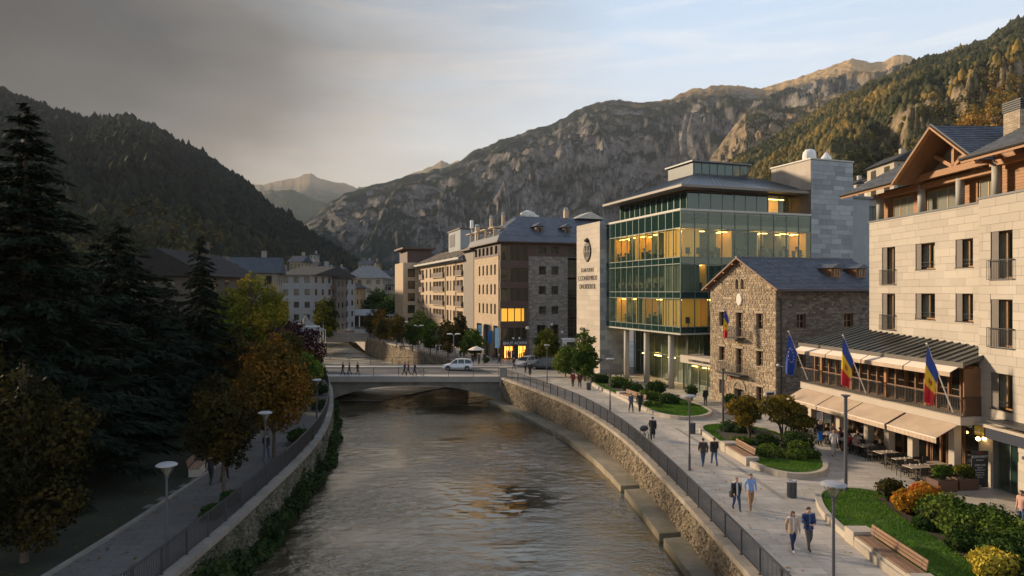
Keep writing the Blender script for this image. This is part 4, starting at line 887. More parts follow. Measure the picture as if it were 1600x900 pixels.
for x in (.0,):
    st = 24
    for i in range(st):
        a, b_ = DH * i / st, DH * (i + 1) / st
        zs0 = EZ
        if (a + b_) / 2 > 4.2 and (a + b_) / 2 < 5.37: 
            mid = (a + b_) / 2
            if not (4.62 < mid < 4.95): 
                mb.add([(0, a, 11.75), (0, b_, 11.75), (0, b_, gz(b_)), (0, a, gz(a)), (.5, a, 11.75), (.5, b_, 11.75), (.5, b_, gz(b_)), (.5, a, gz(a))], [(0, 1, 2, 3), (7, 6, 5, 4), (0, 4, 5, 1)]); continue
        mb.add([(0, a, EZ), (0, b_, EZ), (0, b_, gz(b_)), (0, a, gz(a)), (.5, a, EZ), (.5, b_, EZ), (.5, b_, gz(b_)), (.5, a, gz(a))], [(0, 1, 2, 3), (7, 6, 5, 4), (0, 4, 5, 1), (0, 3, 7, 4), (1, 5, 6, 2)])
mb.build('gable_wall', m_mort, H_)
mb = MB(); mb.box(.55, WH, 8.6, DH - .01, 0, EZ); mb.box(3.2, WH - .5, .55, 8.5, 0, EZ - .1); mb.box(.55, 3.2, 1.0, 8.5, 2.75, 2.85); mb.build('inner_wall', M('dark interior', (.03, .026, .02), .9, .2, 1), H_)
def rubble(par, fac, s0, s1, z0, z1, holes, mat, top=None, w=.34, h=.2, budget=0):
    m = MB(); z = z0; n = 0
    while z < z1 - .03:
        hh = h * random.uniform(.75, 1.3); s = s0
        while s < s1 - .05:
            w_ = min(w * random.uniform(.5, 1.6), s1 - s); zt = z + hh
            mid = (s + w_ / 2, z + hh / 2)
            ok = (top is None or zt < top(s) and zt < top(s + w_)) and zt < z1 + .05
            if ok:
                for q in sub_rect((s, s + w_, z, zt), holes):
                    if q[1] - q[0] < .06 or q[3] - q[2] < .05: continue
                    g = .014; o = random.uniform(.02, .065); j = .015
                    A = [(q[0] + g, q[2] + g), (q[1] - g, q[2] + g), (q[1] - g, q[3] - g), (q[0] + g, q[3] - g)]; cx, cz = (q[0] + q[1]) / 2, (q[2] + q[3]) / 2
                    Bq = [(cx + (x - cx) * .72 + random.uniform(-j, j), cz + (y - cz) * .7 + random.uniform(-j, j)) for x, y in A]
                    P = [(x, -.0, y) for x, y in A] + [(x, -o, y) for x, y in Bq]
                    if fac == 'R': P = [(b_, a, c) for a, b_, c in P]
                    m.add(P, [(4, 5, 6, 7), (0, 1, 5, 4), (1, 2, 6, 5), (2, 3, 7, 6), (3, 0, 4, 7)])
            s += w_
        z += hh
    return m.build('stone', mat, par, kind='stuff')
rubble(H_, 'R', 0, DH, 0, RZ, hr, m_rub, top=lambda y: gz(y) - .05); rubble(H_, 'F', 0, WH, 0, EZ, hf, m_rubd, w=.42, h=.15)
m_lint = M('dressed stone trim', (.34, .27, .19), .85, .15, 2, .1)
for a, b_, c, d in hr:
    if c == 0: continue
    if c > 10: window(H_, 'R', a, b_, c, d, .25, m_woodd, m_glassd, 1, fr=.05); continue
    tall = d - c > 2
    window(H_, 'R', a, b_, c, d, .22, m_woodd, m_glassd, 2, 2 if not tall else 3, fr=.08, sill=None if tall else m_lint)
    piece(H_, 'R', a - .15, b_ + .15, d + .001, d + .2, -.085, .05, m_lint, 'lintel')
for a, b_, c, d in hf: window(H_, 'F', a, b_, c, d, .22, m_woodd, m_glassd, 2, 2, fr=.09, sill=m_rubd); piece(H_, 'F', a - .15, b_ + .15, d + .001, d + .18, -.085, .05, m_rubd, 'lintel')
# arches over the paired windows and the door
def arch(par, fac, cx, zb, r, wd, mat, n=9, x=-.07, name='arch_stone', full=True):
    for i in range(n):
        a0, a1 = math.pi * i / n + .02, math.pi * (i + 1) / n - .02; m = MB(); P = []
        for xx in (x, .06):
            for a, rr in ((a0, r), (a1, r), (a1, r + wd), (a0, r + wd)): P.append((xx, cx + rr * math.cos(a), zb + rr * math.sin(a)))
        m.add(P, [(0, 1, 2, 3), (7, 6, 5, 4), (0, 4, 5, 1), (1, 5, 6, 2), (2, 6, 7, 3), (3, 7, 4, 0)]); m.build(name, mat, par)
for c_ in (4.41, 5.16): arch(H_, 'R', c_, 11.52, .2, .14, m_lint, 5)
arch(H_, 'R', 4.875, 1.5, .72, .26, m_lint, 9, x=-.1)
mb = MB(); n = 10
mb.add([(.3, 4.875 + .72 * math.cos(math.pi * k / n), 1.5 + .72 * math.sin(math.pi * k / n)) for k in range(n + 1)], [tuple(range(n + 1))]); mb.build('door_fanlight', m_woodd, H_)
mb = MB(); mb.box(.28, .36, 4.16, 4.55, 0, 1.55); d_ = mb.build('door', M('orange door wood', (.42, .17, .05), .5, .15, 2), H_); mb = MB(); mb.box(.24, .28, 4.50, 4.53, .9, 1.1); mb.build('handle', m_dark, d_)
mb = MB(); mb.box(.40, .45, 4.56, 5.58, 0, 1.55); mb.build('doorway', m_dark, H_)
mb = MB(); n = 12; mb.add([(-.02, 4.8 + .42 * math.cos(2 * math.pi * k / n), 9.8 + .62 * math.sin(2 * math.pi * k / n)) for k in range(n)] + [(-.14, 4.8 + .36 * math.cos(2 * math.pi * k / n), 9.8 + .55 * math.sin(2 * math.pi * k / n)) for k in range(n)], [tuple(range(n, 2 * n))] + [(k, (k + 1) % n, n + (k + 1) % n, n + k) for k in range(n)]); mb.build('stone_plaque', M('white marble plaque', (.62, .58, .50), .6, .15, 5), H_)
for z, a, b_ in ((2.95, 3.6, 7.0), (6.3, 4.0, 5.9)):
    mb = MB(); mb.box(-.95, -.0, a, b_, z - .1, z); bo = mb.build('balcony_floor', m_dark, H_)
    mb = MB()
    for s in (a, b_): mb.box(-.93, -.0, s - .015, s + .015, z + .95, z + .98)
    mb.box(-.95, -.92, a, b_, z + .95, z + .98)
    n = int((b_ - a) / .13)
    for i in range(n + 1): mb.box(-.945, -.925, a + (b_ - a) * i / n - .008, a + (b_ - a) * i / n + .008, z, z + .95)
    for i in range(7):
        for s in (a, b_): mb.box(-.93 + i * .14, -.914 + i * .14, s - .008, s + .008, z, z + .95)
    mb.build('balcony_railing', m_dark, H_)
# slate roof
ov, og = .75, .55; sl_ = (RZ - EZ) / (DH / 2); eR = EZ - ov * sl_
def roofpt(y): return RZ + .22 - abs(y - DH / 2) * sl_
for sgn in (-1, 1):
    ye = DH / 2 + sgn * (DH / 2 + ov); mb = MB(); z0_, z1_ = roofpt(ye), roofpt(DH / 2)
    mb.add([(-og, ye, z0_ - .14), (WH, ye, z0_ - .14), (WH, DH / 2, z1_ - .14), (-og, DH / 2, z1_ - .14), (-og, ye, z0_), (WH, ye, z0_), (WH, DH / 2, z1_), (-og, DH / 2, z1_)], [(0, 3, 2, 1), (4, 5, 6, 7), (0, 1, 5, 4), (1, 2, 6, 5), (2, 3, 7, 6), (3, 0, 4, 7)]); mb.build('roof', m_woodd, H_)
    Ls = math.hypot(DH / 2 + ov, z1_ - z0_); slate(H_, (-og, ye, z0_), (1, 0, 0), (0, -sgn * (DH / 2 + ov), z1_ - z0_), WH + og, Ls, m_slate, w=.36, h=.26)
mb = MB(); mb.box(-og, WH, DH / 2 - .12, DH / 2 + .12, RZ + .2, RZ + .31); mb.build('ridge_cap', m_zinc, H_)
for k in range(4):
    for sgn in (-1, 1):
        y = DH / 2 + sgn * (.6 + k * 1.35); mb = MB(); mb.box(-og + .03, .0, y - .09, y + .09, roofpt(y) - .36, roofpt(y) - .17 - .06); mb.build('rafter', m_woodd, H_)
mb = MB(); mb.tube([(.12, -.28, 10.0), (.45, -.12, 9.6), (.5, -.12, .1)], .055, 8); mb.tube([(-.3, -ov - .05, roofpt(-ov) - .12), (WH, -ov - .05, roofpt(-ov) - .12)], .08, 6); mb.build('gutter', m_dark, H_)
for xd in (7.1, 10.0):
    z0_ = roofpt(1.6); mb = MB(); mb.box(xd, xd + 1.1, 1.2, 3.2, roofpt(1.2) - .1, roofpt(1.2) + .95); dm = mb.build('dormer', m_woodd, H_)
    mb = MB(); zc = roofpt(1.2) + .93; mb.add([(xd - .25, .85, zc - .05), (xd + .55, .85, zc + .36), (xd + 1.35, .85, zc - .05), (xd - .25, 3.6, zc - .05), (xd + .55, 3.6, zc + .36), (xd + 1.35, 3.6, zc - .05)], [(0, 1, 2), (5, 4, 3), (0, 3, 4, 1), (1, 4, 5, 2), (0, 2, 5, 3)]); mb.build('dormer_roof', m_slate, dm)
    window(H_, 'F', xd + .22, xd + .88, roofpt(1.2) + .1, roofpt(1.2) + .8, 1.12, m_wood, m_glassd, 2, fr=.07)
mb = MB(); mb.box(-.09, -.03, 5.8, 6.05, 2.35, 2.75); mb.build('door_flag_banner', M('red cloth', (.45, .04, .03), .8), H_)
# ================================================================ HOTEL
HA = math.atan2(.05, 1.0); HO = Vector((26.3, 24, 0))
HT = T('hotel', 'cream stone hotel with wooden attic gable, slate roof and French windows behind the restaurant', 'hotel', HO, HA)
PZ = 15.6
bw = [(11.1, 12.6, 11.2, 13.7), (11.1, 12.6, 7.6, 10.1), (11.1, 12.6, 4.3, 6.2), (6.0, 7.5, 11.2, 13.7), (6.0, 7.5, 7.6, 10.1), (6.0, 7.5, 4.3, 6.2), (.8, 2.3, 11.2, 13.7), (.8, 2.3, 7.6, 10.1)]
mwn = [(15.5, 16.95, 11.95, 13.6), (18.8, 20.7, 11.95, 13.6), (22.9, 24.4, 11.05, 13.6), (15.5, 16.95, 8.75, 10.4), (18.8, 20.7, 8.75, 10.4), (22.9, 24.4, 7.9, 10.35)]
bdoor = [(10.75, 12.45, 0, 2.7), (2, 8, 0, 2.7)]
wall(HT, 'R', -4, 13.5, 0, PZ - .05, bw + bdoor, .35, m_back, .0)
wall(HT, 'R', 13.5, 26.0, 0, PZ - .05, mwn + [(14, 25.5, 4.0, 6.0)], .35, m_back, 1.2)
mb = MB(); mb.box(.36, 1.55, 13.2, 13.5, 0, PZ - .05); mb.box(1.56, 13, 25.7, 26.0, 0, PZ - .05); mb.box(.36, 13, -4, -3.7, 0, PZ - .05); mb.build('side_wall', m_hot, HT)
mb = MB(); mb.box(2.6, 12.9, -3.6, 25.6, 0, PZ - .1); mb.build('inner_wall', M('dark hotel room', (.045, .035, .025), .9, .2, 1), HT)
n1 = clad(HT, 'R', 4, 13.48, 0.0, PZ - .05, bw + bdoor, 1.35, .47, .03, m_hot, 150, 'stone_panel', rnd=.08)
clad(HT, 'R', -4, 4, 0.0, PZ - .05, bw + bdoor, 1.35, .47, .03, m_hot, 0, 'stone_panel')
clad(HT, 'R', 13.5, 26.0, 6.2, PZ - .05, mwn, 1.35, .47, .03, m_hot, 150, 'stone_panel', rnd=.08, d=1.2)
def hotel_window(h, x0):
    a, b_, c, d = h; mb = MB()
    o = window(HT, 'R', a, b_, c, d, .30, m_wood if 0 else M('amber window wood', (.33, .16, .05), .5, .15, 1.5), m_glassh, 2, 1, .09, curtain=m_curt); o.location.x = x0 + .28
    for yy in ((a + .0, a + .02), (b_ - .02, b_ - .0)):
        pass
    if d - c > 2:
        r = rail_bars(HT, 'R', a - .12, b_ + .12, c - .05, c + 1.0, x0 - .16, m_dark, .11, dside=x0 - .04)
    else:
        mb = MB(); mb.fb('R', a + .02, b_ - .02, x0 + .03, x0 + .06, c + .42, c + .45); mb.fb('R', a + .02, b_ - .02, x0 + .03, x0 + .06, c + .2, c + .22); mb.build('guard_rail', m_dark, HT)
        mb = MB(); mb.fb('R', a - .04, b_ + .04, x0 - .07, x0 + .27, c - .05, c + .0); mb.build('sill', m_dark, HT)
    mb = MB(); mb.fb('R', b_ - .5, b_ - .002, x0 + .02, x0 + .05, c + .01, d - .01) ; mb.build('reveal', M('grey brown shutter', (.16, .135, .115), .7, .1, 2), HT)  # panel standing in for the dark reveal on the window's far side
for h in bw: hotel_window(h, 0)
for h in mwn: hotel_window(h, 1.2)
mb = MB(); mb.fb('R', -4, 13.55, -.08, .4, PZ - .05, PZ + .06); mb.fb('R', 13.55, 26.1, 1.12, 1.6, PZ - .05, PZ + .06); mb.build('parapet_cap', m_zinc, HT)
# attic storey in larch boards, set back behind the parapet
AX = 1.1     # attic wall behind the bay plane ; main attic wall at AX + 1.2
def boards(fac, a, b_, d, z0, z1, holes, n0=60):
    return clad(HT, fac, a, b_, z0, z1, holes, 2.6, .16, .02, m_wood, n0, 'board', g=.014, d=d)
aw_b = [(5.2, 10.4, 15.7, 17.1), (-2, 3, 15.7, 17.1)]; aw_m = [(14.3, 16.6, 15.7, 17.15), (18.3, 21.3, 15.7, 17.15), (22.6, 25.0, 15.7, 17.15)]
wall(HT, 'R', -4, 13.5, PZ - .05, 18.3, aw_b, .15, m_woodd, AX); wall(HT, 'R', 13.5, 26, PZ - .05, 17.9, aw_m, .15, m_woodd, AX + 1.2)
boards('R', -4, 13.5, AX, PZ, 18.0, aw_b, 110)
boards('R', 13.5, 26, AX + 1.2, PZ, 17.8, aw_m, 150)
m_ww = M('honey window wood', (.50, .30, .10), .5, .12, 1.5)
m_cur2 = MG('attic window glass', (.6, .65, .6), .3, 1.5, body=(.32, .32, .27))
for h, x0 in [(q, AX) for q in aw_b] + [(q, AX + 1.2) for q in aw_m]: window(HT, 'R', h[0], h[1], h[2], h[3], x0 + .05, m_ww, m_cur2, 3, 1, .09)
cm = MB(); cm.lathe([(.24, PZ + .02), (.24, 17.55)], 16); cme = cm.mesh('column', m_col, True)
for y, x in ((25.6, 1.75), (20.95, 1.75), (17.35, 1.75), (12.9, .55), (8.0, .55), (3.0, .55)): link('column', cme, HT, (x, y, 0))
EZH = 17.6
mb = MB(); mb.box(1.55, 1.95, 13.2, 26.1, 17.25, 17.6); mb.build('beam', m_wood, HT); mb = MB(); mb.box(.35, .75, -4, 13.2, 17.3, 17.6); mb.build('beam', m_wood, HT)
# roofs : main (eave at x=-.1 rel. +0.6), bay (eave x=-1.3)
pit = .51
def slope_roof(xe, xr, ya, yb, z, nm, under=m_wood):
    zr = z + (xr - xe) * pit; mb = MB()
    mb.add([(xe, ya, z), (xe, yb, z), (xr, yb, zr), (xr, ya, zr), (xe, ya, z + .16), (xe, yb, z + .16), (xr, yb, zr + .16), (xr, ya, zr + .16)], [(0, 3, 2, 1), (4, 5, 6, 7), (0, 1, 5, 4), (1, 2, 6, 5), (2, 3, 7, 6), (3, 0, 4, 7)])
    mb.build(nm, under, HT); slate(HT, (xe, ya, z + .165), (0, 1, 0), (xr - xe, 0, zr - z), yb - ya, math.hypot(xr - xe, zr - z), m_slate, w=.34, h=.25)
    mb = MB(); mb.box(xe - .06, xe, ya, yb, z - .12, z + .14); mb.build('fascia_board', m_wood, HT)
    mb = MB(); mb.tube([(xe - .12, ya, z + .1), (xe - .12, yb, z + .1)], .085, 8); mb.build('gutter', m_dark, HT)
slope_roof(-.15, 6.5, 20.6, 27.4, EZH, 'main_roof'); slope_roof(2.35, 6.5, 13.2, 20.6, EZH + 2.5 * pit, 'main_roof'); slope_roof(-1.35, 6.5, -5, 13.0, EZH - .05, 'bay_roof')
# gable dormer over the main facade
gy, gw, gzp = 16.85, 3.65, 20.25
for s_ in (-1, 1):
    ye = gy + s_ * gw; mb = MB(); xf, xb_ = -.25, 6.2
    P = [(xf, ye, EZH - .12), (xf, gy, gzp), (xb_, gy, gzp), (xb_, ye, EZH - .12)]
    mb.add(P + [(x, y, z + .2) for x, y, z in P], [(0, 3, 2, 1), (4, 5, 6, 7), (0, 1, 5, 4), (1, 2, 6, 5), (2, 3, 7, 6), (3, 0, 4, 7)]); mb.build('gable_roof', m_woodd, HT)
    slate(HT, (xf, ye, EZH + .085), (1, 0, 0), (0, gy - ye, gzp - EZH + .12), xb_ - xf, math.hypot(gw, gzp - EZH + .12), m_slate, w=.34, h=.25)
    mb = MB(); mb.bar((xf - .07, ye - s_ * (-.1), EZH - .1), (xf - .07, gy, gzp + .06), .10, .42, up=(1, 0, 0)); mb.build('barge_board', m_wood, HT)
    mb = MB(); mb.bar((xf - .15, ye + s_ * .1, EZH + .1), (xf - .15, gy, gzp + .26), .08, .12, up=(1, 0, 0)); mb.build('barge_edge', m_dark, HT)
# glazed gable triangle with struts
gx = 1.35
mb = MB(); mb.add([(gx, gy - 3.0, 17.75), (gx, gy + 3.0, 17.75), (gx, gy, 19.85)], [(0, 1, 2)]); mb.build('gable_glass', m_cur2, HT)
mb = MB(); mb.box(gx - .5, gx - .2, gy - 3.6, gy + 3.8, 17.62, 18.0); mb.build('beam', m_wood, HT)
for a, b_ in (((gy, 17.9), (gy, 20.1)), ((gy, 18.0), (gy + 1.7, 18.95)), ((gy, 18.0), (gy - 1.7, 18.95))):
    mb = MB(); mb.bar((gx - .32, *a), (gx - .32, *b_), .22, .24, up=(1, 0, 0)); mb.build('strut', m_wood, HT)
# chimney
mb = MB(); cx0, cx1, cy0, cy1 = 2.3, 3.5, 13.4, 14.6
mb.box(cx0, cx1, cy0, cy1, 18.6, 20.6); ch = mb.build('chimney', m_back, HT)
def clad4(par, x0, x1, y0, y1, z0, z1, pw, ph, mat, nm):
    m = MB(); z = z0; r = 0
    while z < z1 - .01:
        zt = min(z + ph, z1)
        for (fac, a, b_, d, sg) in (('F', x0, x1, y0, -1), ('F', x0, x1, y1, 1), ('R', y0, y1, x0, -1), ('R', y0, y1, x1, 1)):
            s = a - (pw / 2 if r % 2 else 0)
            while s < b_ - .01:
                p, q = max(s, a), min(s + pw, b_)
                if q - p > .02: m.fb(fac, p + .006, q - .006, min(d, d + sg * .03), max(d, d + sg * .03), z + .006, zt - .006)
                s += pw
        z = zt; r += 1
    return m.build(nm, mat, par, kind='stuff')
clad4(ch, cx0, cx1, cy0, cy1, 18.6, 20.55, .38, .13, M('chimney brick', (.36, .29, .21), .85, .2, 2, .2), 'brick')
mb = MB(); 
for k in range(5): mb.box(cx0 - .05, cx1 + .05, cy0 - .05, cy1 + .05, 20.6 + k * .12, 20.68 + k * .12)
mb.build('cowl', m_dark, ch)
# shop front in the bay: navy fascia with yellow square
m_navy = M('navy fascia', (.012, .018, .04), .5, .1, 1)
mb = MB(); mb.box(-.42, -.04, -4, 13.42, 2.72, 3.28); mb.build('fascia', m_navy, HT)
mb = MB(); mb.box(-.5, -.04, -4, 13.46, 3.285, 3.44); mb.build('fascia_cap', m_light, HT)
mb = MB(); mb.box(-.47, -.425, 12.55, 13.2, 2.76, 3.25); mb.build('yellow_sign', M('yellow sign', (.75, .50, .06), .5, .05, 1), HT)
text_obj('4', .42, m_white, HT, (-.475, 12.87, 2.85), (R_(90), 0, R_(-90)), extr=.008)
mb = MB(); mb.box(-1.1, -.05, 6.5, 11.5, 3.75, 3.87); mb.build('flat_canopy', m_dark, HT)
window(HT, 'R', 10.75, 12.45, .02, 2.68, .25, m_steel, m_glass, 2, 1, .07, name='glass_door')
window(HT, 'R', 2, 8, .02, 2.68, .25, m_steel, m_glass, 4, 1, .07, name='shop_window')
mb = MB(); mb.box(-.2, -.03, 10.0, 10.3, 2.1, 2.25); mb.build('wall_camera', m_dark, HT)
# ================================================================ RESTAURANT TERRACE BUILDING
TA = math.atan(.172); TO = Vector((24.3, 37.0, 0))
RS = T('restaurant', 'two storey restaurant veranda with wooden posts, seamed metal roof and dark balcony railing', 'restaurant', TO, TA)
LT = 14.8
mb = MB(); mb.box(0, 4.6, 0, LT, 3.25, 3.68); mb.build('balcony_slab', m_light, RS)
mb = MB(); mb.box(-.03, 4.4, -.03, LT + .03, 3.683, 3.73); mb.build('slab_edge', m_coping, RS)
mb = MB(); mb.box(1.9, 4.2, .2, 1.2, 0, 3.2); mb.build('pillar', m_grey, RS)
for y in (1.0, 4.1, 6.1, 8.0, 10.9, 14.2):
    mb = MB(); mb.box(.35, .8, y - .2, y + .2, 0, 3.24); mb.build('pillar', m_light, RS)
for y in (2.4, 3.4): 
    mb = MB(); mb.box(.9, 1.02, y - .06, y + .06, 0, 3.24); mb.build('post', m_woodd, RS)
n = 12
for i in range(n):
    a, b_ = .3 + (LT - .6) * i / n, .3 + (LT - .6) * (i + 1) / n; window(RS, 'R', a + .03, b_ - .03, 0.05, 3.15, 1.6, m_woodd, m_glassd, 1, 2, .06)
mb = MB(); mb.box(3.0, 3.2, .3, LT - .3, 0, 3.2); mb.build('inner_wall', M('dim restaurant wall', (.07, .045, .028), .8, .3, 1), RS)
m_lamp2 = ME('warm lamp', (1, .62, .22), 9)
for y, z in ((2, 2.4), (5, 2.5), (9.4, 2.4), (12.5, 2.5)):
    mb = MB(); mb.ball((2.3, y, z), .08, 8, 6); mb.build('lamp', m_lamp2, RS)
# veranda storey
n = 17
for i in range(n + 1):
    y = .25 + (LT - .5) * i / n; mb = MB(); w_ = .10 if i % 4 == 0 else .05; mb.box(1.05 - w_, 1.05 + w_, y - w_, y + w_, 3.73, 6.3); mb.build('post', m_woodd if i % 4 else m_wood, RS)
for i in range(n):
    a, b_ = .25 + (LT - .5) * i / n + .07, .25 + (LT - .5) * (i + 1) / n - .07; window(RS, 'R', a, b_, 3.75, 6.2, 1.1, m_woodd, m_glassd, 1, 2, .05)
mb = MB(); mb.box(.95, 1.15, .1, LT - .1, 6.2, 6.42); mb.build('beam', m_woodd, RS)
mb = MB(); mb.box(2.6, 2.7, .3, LT - .3, 3.73, 6.3); mb.build('inner_wall', M('dim restaurant wall'), RS)
for y in (1.5, 4.2, 7.5, 10.0, 13): 
    mb = MB(); mb.ball((2.0, y, 5.6), .10, 8, 6); mb.build('lamp', m_lamp2, RS)
mb = MB(); mb.box(.3, 2.4, .08, .16, 3.73, 6.3); mb.build('end_panel', m_woodd, RS)
m_roofg = M('seamed roof', (.10, .105, .10), .32, .25, .8, .1, metal=.3)
zr = 7.75
mb = MB(); P = [(.05, -.15, 6.45), (.05, LT + .2, 6.45), (4.9, LT + .2, zr), (2.35, -.15, 7.15)]
mb.add(P + [(x, y, z + .15) for x, y, z in P], [(0, 3, 2, 1), (4, 5, 6, 7), (0, 1, 5, 4), (1, 2, 6, 5), (2, 3, 7, 6), (3, 0, 4, 7)]); mb.build('veranda_roof', m_roofg, RS)
for i in range(24):
    y = -.1 + (LT + .2) * i / 23; x2 = 2.35 + 2.55 * i / 23; z2 = 7.15 + (zr - 7.15) * i / 23; mb = MB(); mb.bar((.08, y, 6.63), (x2, y, z2 + .18), .07, .09); mb.build('roof_seam', m_dark if i % 4 == 0 else m_roofg, RS)
mb = MB(); mb.box(-.03, .06, -.2, LT + .25, 6.38, 6.66); mb.build('fascia', M('dark fascia', (.10, .085, .07), .5, .1, 1), RS)
rail_bars(RS, 'R', -.0, LT, 3.73, 4.78, .06, m_dark, .12, 'balcony_railing', dside=2.0)
mb = MB(); mb.fb('R', 0, LT, .02, .10, 4.78, 4.83); mb.build('handrail', m_woodd, RS)
m_awn = M('beige awning cloth', (.52, .395, .285), .85, .07, 1.5, col2=(.44, .33, .235), c2s=.6)
m_awe = M('awning hem', (.78, .66, .54), .8, .05, 1)
lower = [(.15, 3.9, 'open beige awning over the tables nearest to the black menu board'), (4.1, 7.75, 'open beige awning second from the menu board, beside the tall plain lamp post'), (7.85, 10.75, 'open beige awning third from the menu board, above the waiter'), (10.85, 14.5, 'open beige awning nearest to the old stone house')]
for a, b_, lb in lower:
    t = T('awning', lb, 'awning', RS.matrix_world @ Vector((0, 0, 0)), TA, 'open awnings over the restaurant terrace')
    t.location = TO; mb = MB(); P = [(-.04, a, 3.22), (-.04, b_, 3.22), (-1.35, b_ - .02, 2.58), (-1.35, a + .02, 2.58)]
    mb.add(P + [(x, y, z + .03) for x, y, z in P], [(0, 1, 2, 3), (7, 6, 5, 4), (0, 4, 5, 1), (1, 5, 6, 2), (2, 6, 7, 3), (3, 7, 4, 0)]); mb.build('canopy', m_awn, t)
    mb = MB(); mb.box(-1.4, -1.34, a, b_, 2.56, 2.62); mb.build('front_bar', m_awe, t)
    mb = MB(); n = 40
    for i in range(n):
        p, q = a + (b_ - a) * i / n, a + (b_ - a) * (i + 1) / n; e1, e2 = .012 * math.sin(i * 1.9), .012 * math.sin((i + 1) * 1.9); mb.quad((-1.37 + e1, p, 2.56), (-1.37 + e2, q, 2.56), (-1.37 + e2, q, 2.30), (-1.37 + e1, p, 2.30))
    mb.build('valance', m_awn, t)
    for y in (a + .3, b_ - .3): mb = MB(); mb.bar((-.05, y, 2.95), (-.75, y + .2, 2.6), .04, .04); mb.bar((-.75, y + .2, 2.6), (-1.33, y, 2.55), .04, .04); mb.build('folding_arm', m_dark, t)
for a, b_, lb in [(.1, 3.5, 'rolled pale upper awning at the right end of the veranda eave'), (3.6, 7.2, 'rolled pale upper awning between the two tricolour flags'), (7.3, 10.9, 'rolled pale upper awning left of the middle tricolour flag'), (11.0, 14.7, 'rolled pale upper awning at the left end of the eave behind the blue flag')]:
    t = T('upper_awning', lb, 'awning', TO, TA, 'rolled awnings under the veranda eave')
    mb = MB(); P = [(-.04, a, 6.38), (-.04, b_, 6.38), (-.55, b_, 6.12), (-.55, a, 6.12)]; mb.add(P + [(x, y, z + .03) for x, y, z in P], [(0, 1, 2, 3), (7, 6, 5, 4), (0, 4, 5, 1), (1, 5, 6, 2), (2, 6, 7, 3), (3, 7, 4, 0)]); mb.build('canopy', m_awe, t)
    mb = MB(); mb.box(-.58, -.54, a, b_, 5.9, 6.14); mb.build('valance', m_awn, t)
# two lit wall lamps
for y, lb in ((.28, 'left one of the two lit globe lamps on the pillar by the menu board'), (-.05, 'right one of the two lit globe lamps on the pillar by the menu board')):
    p = RS.matrix_basis if 0 else None; c = Matrix.Translation(TO) @ Matrix.Rotation(TA, 4, 'Z'); q = c @ Vector((.9 if y > 0 else 1.3, -.12, 2.55)); t = T('wall_lamp', lb, 'lamp', q)
    mb = MB(); mb.ball((0, -.1, 0), .11, 10, 8); mb.build('globe', m_lamp2, t); mb = MB(); mb.box(-.03, .03, 0, .3, -.03, .03); mb.build('bracket', m_dark, t)
# ================================================================ CORNER BLOCK AND NEIGHBOURS
m_tan = M('tan limestone', (.46, .335, .215), .8, .09, .8, .06, bump=.12, bs=8)
m_gst = M('coarse grey stone', (.235, .205, .175), .85, .25, 2.2, .3, bump=.5, bs=8)
m_taupe = M('taupe panel', (.20, .165, .135), .7, .1, .8, .05)
m_warmw = ME('warm lit window', (1.0, .48, .08), .35)
m_dimw = MG('smoky window glass', (.5, .45, .35), .3, 1.6, body=(.05, .042, .03))
KB = T('corner_block', 'large corner building with tan and grey stone walls, brown window bands and dark slate roof', 'building', (-1.9, 105, 0), ANG)
m_in = M('dark interior')
FR = [(1.9, 3.0)]
rows = [(13.2, 14.5), (10.1, 11.4), (7.0, 8.2)]
hF = [(a, a + 1.15, c, d) for a in (6.5, 8.6) for c, d in rows] + [(a, a + 1.4, .1, 5.3) for a in (6.2, 8.4)] + [(11.4, 13.6, .2, 15.9)]
wall(KB, 'F', 4.6, 16, 0, 16.1, hF, .4, m_back); rubble(KB, 'F', 4.6, 11.4, 0, 16.1, hF, m_gst, w=.55, h=.22)
rubble(KB, 'F', 13.6, 16, 0, 16.1, [], m_gst, w=.55, h=.22)
for h in hF[:6]: window(KB, 'F', *h, .2, m_brown, m_dimw, 1, 2, .09)
for h in hF[6:8]: window(KB, 'F', *h, .3, m_brown, m_glassd, 2, 3, .08)
for k in range(5): window(KB, 'F', 11.4, 13.6, .2 + k * 3.14, .2 + (k + 1) * 3.14 - .3, .2, m_brown, m_dimw, 2, 2, .08)
# left river facade (tan): narrow window slots, tall ground openings
ys_ = [1.9, 3.9, 6.1, 8.3, 10.5]
hR = [(y, y + .85, c, d) for y in ys_ for c, d in ((13.2, 14.8), (10.1, 11.7), (7.0, 8.6))] + [(.9, 3.2, 0, 5.2), (5.0, 8.4, 0, 5.2), (9.6, 12.6, 0, 5.2)]
wall(KB, 'R', .6, 14.2, 0, 16.1, hR, .4, m_back, 0); k0 = len(KB.children); clad(KB, 'R', .6, 14.2, 0, 16.1, hR, 1.1, .45, .02, m_tan, 150, 'stone_panel', rnd=.1)
for h in hR[:15]: window(KB, 'R', *h, .2, m_brown, m_dimw, 1, 2, .07)
for h in hR[15:]: window(KB, 'R', *h, .35, m_brown, m_glassd, 2, 3, .07)
# brown attic band with openings
hA = [(a, a + 1.3, 16.5, 17.6) for a in (1.3, 3.0, 6.4, 8.5, 11.5, 13.6)]; wall(KB, 'F', .0, 16.2, 16.1, 18.1, hA, .3, m_brown, -.06)
for h in hA: window(KB, 'F', *h, .1, m_brown, m_dimw, 2, 1, .08)
hB = [(y, y + 1.3, 16.4, 17.7) for y in (.9, 3.4, 5.6, 7.8, 10.0, 12.2)]; wall(KB, 'R', .3, 14.3, 16.1, 18.1, hB, .3, m_brown, -.06)
for h in hB: window(KB, 'R', *h, .1, m_brown, m_dimw, 1, 1, .08)
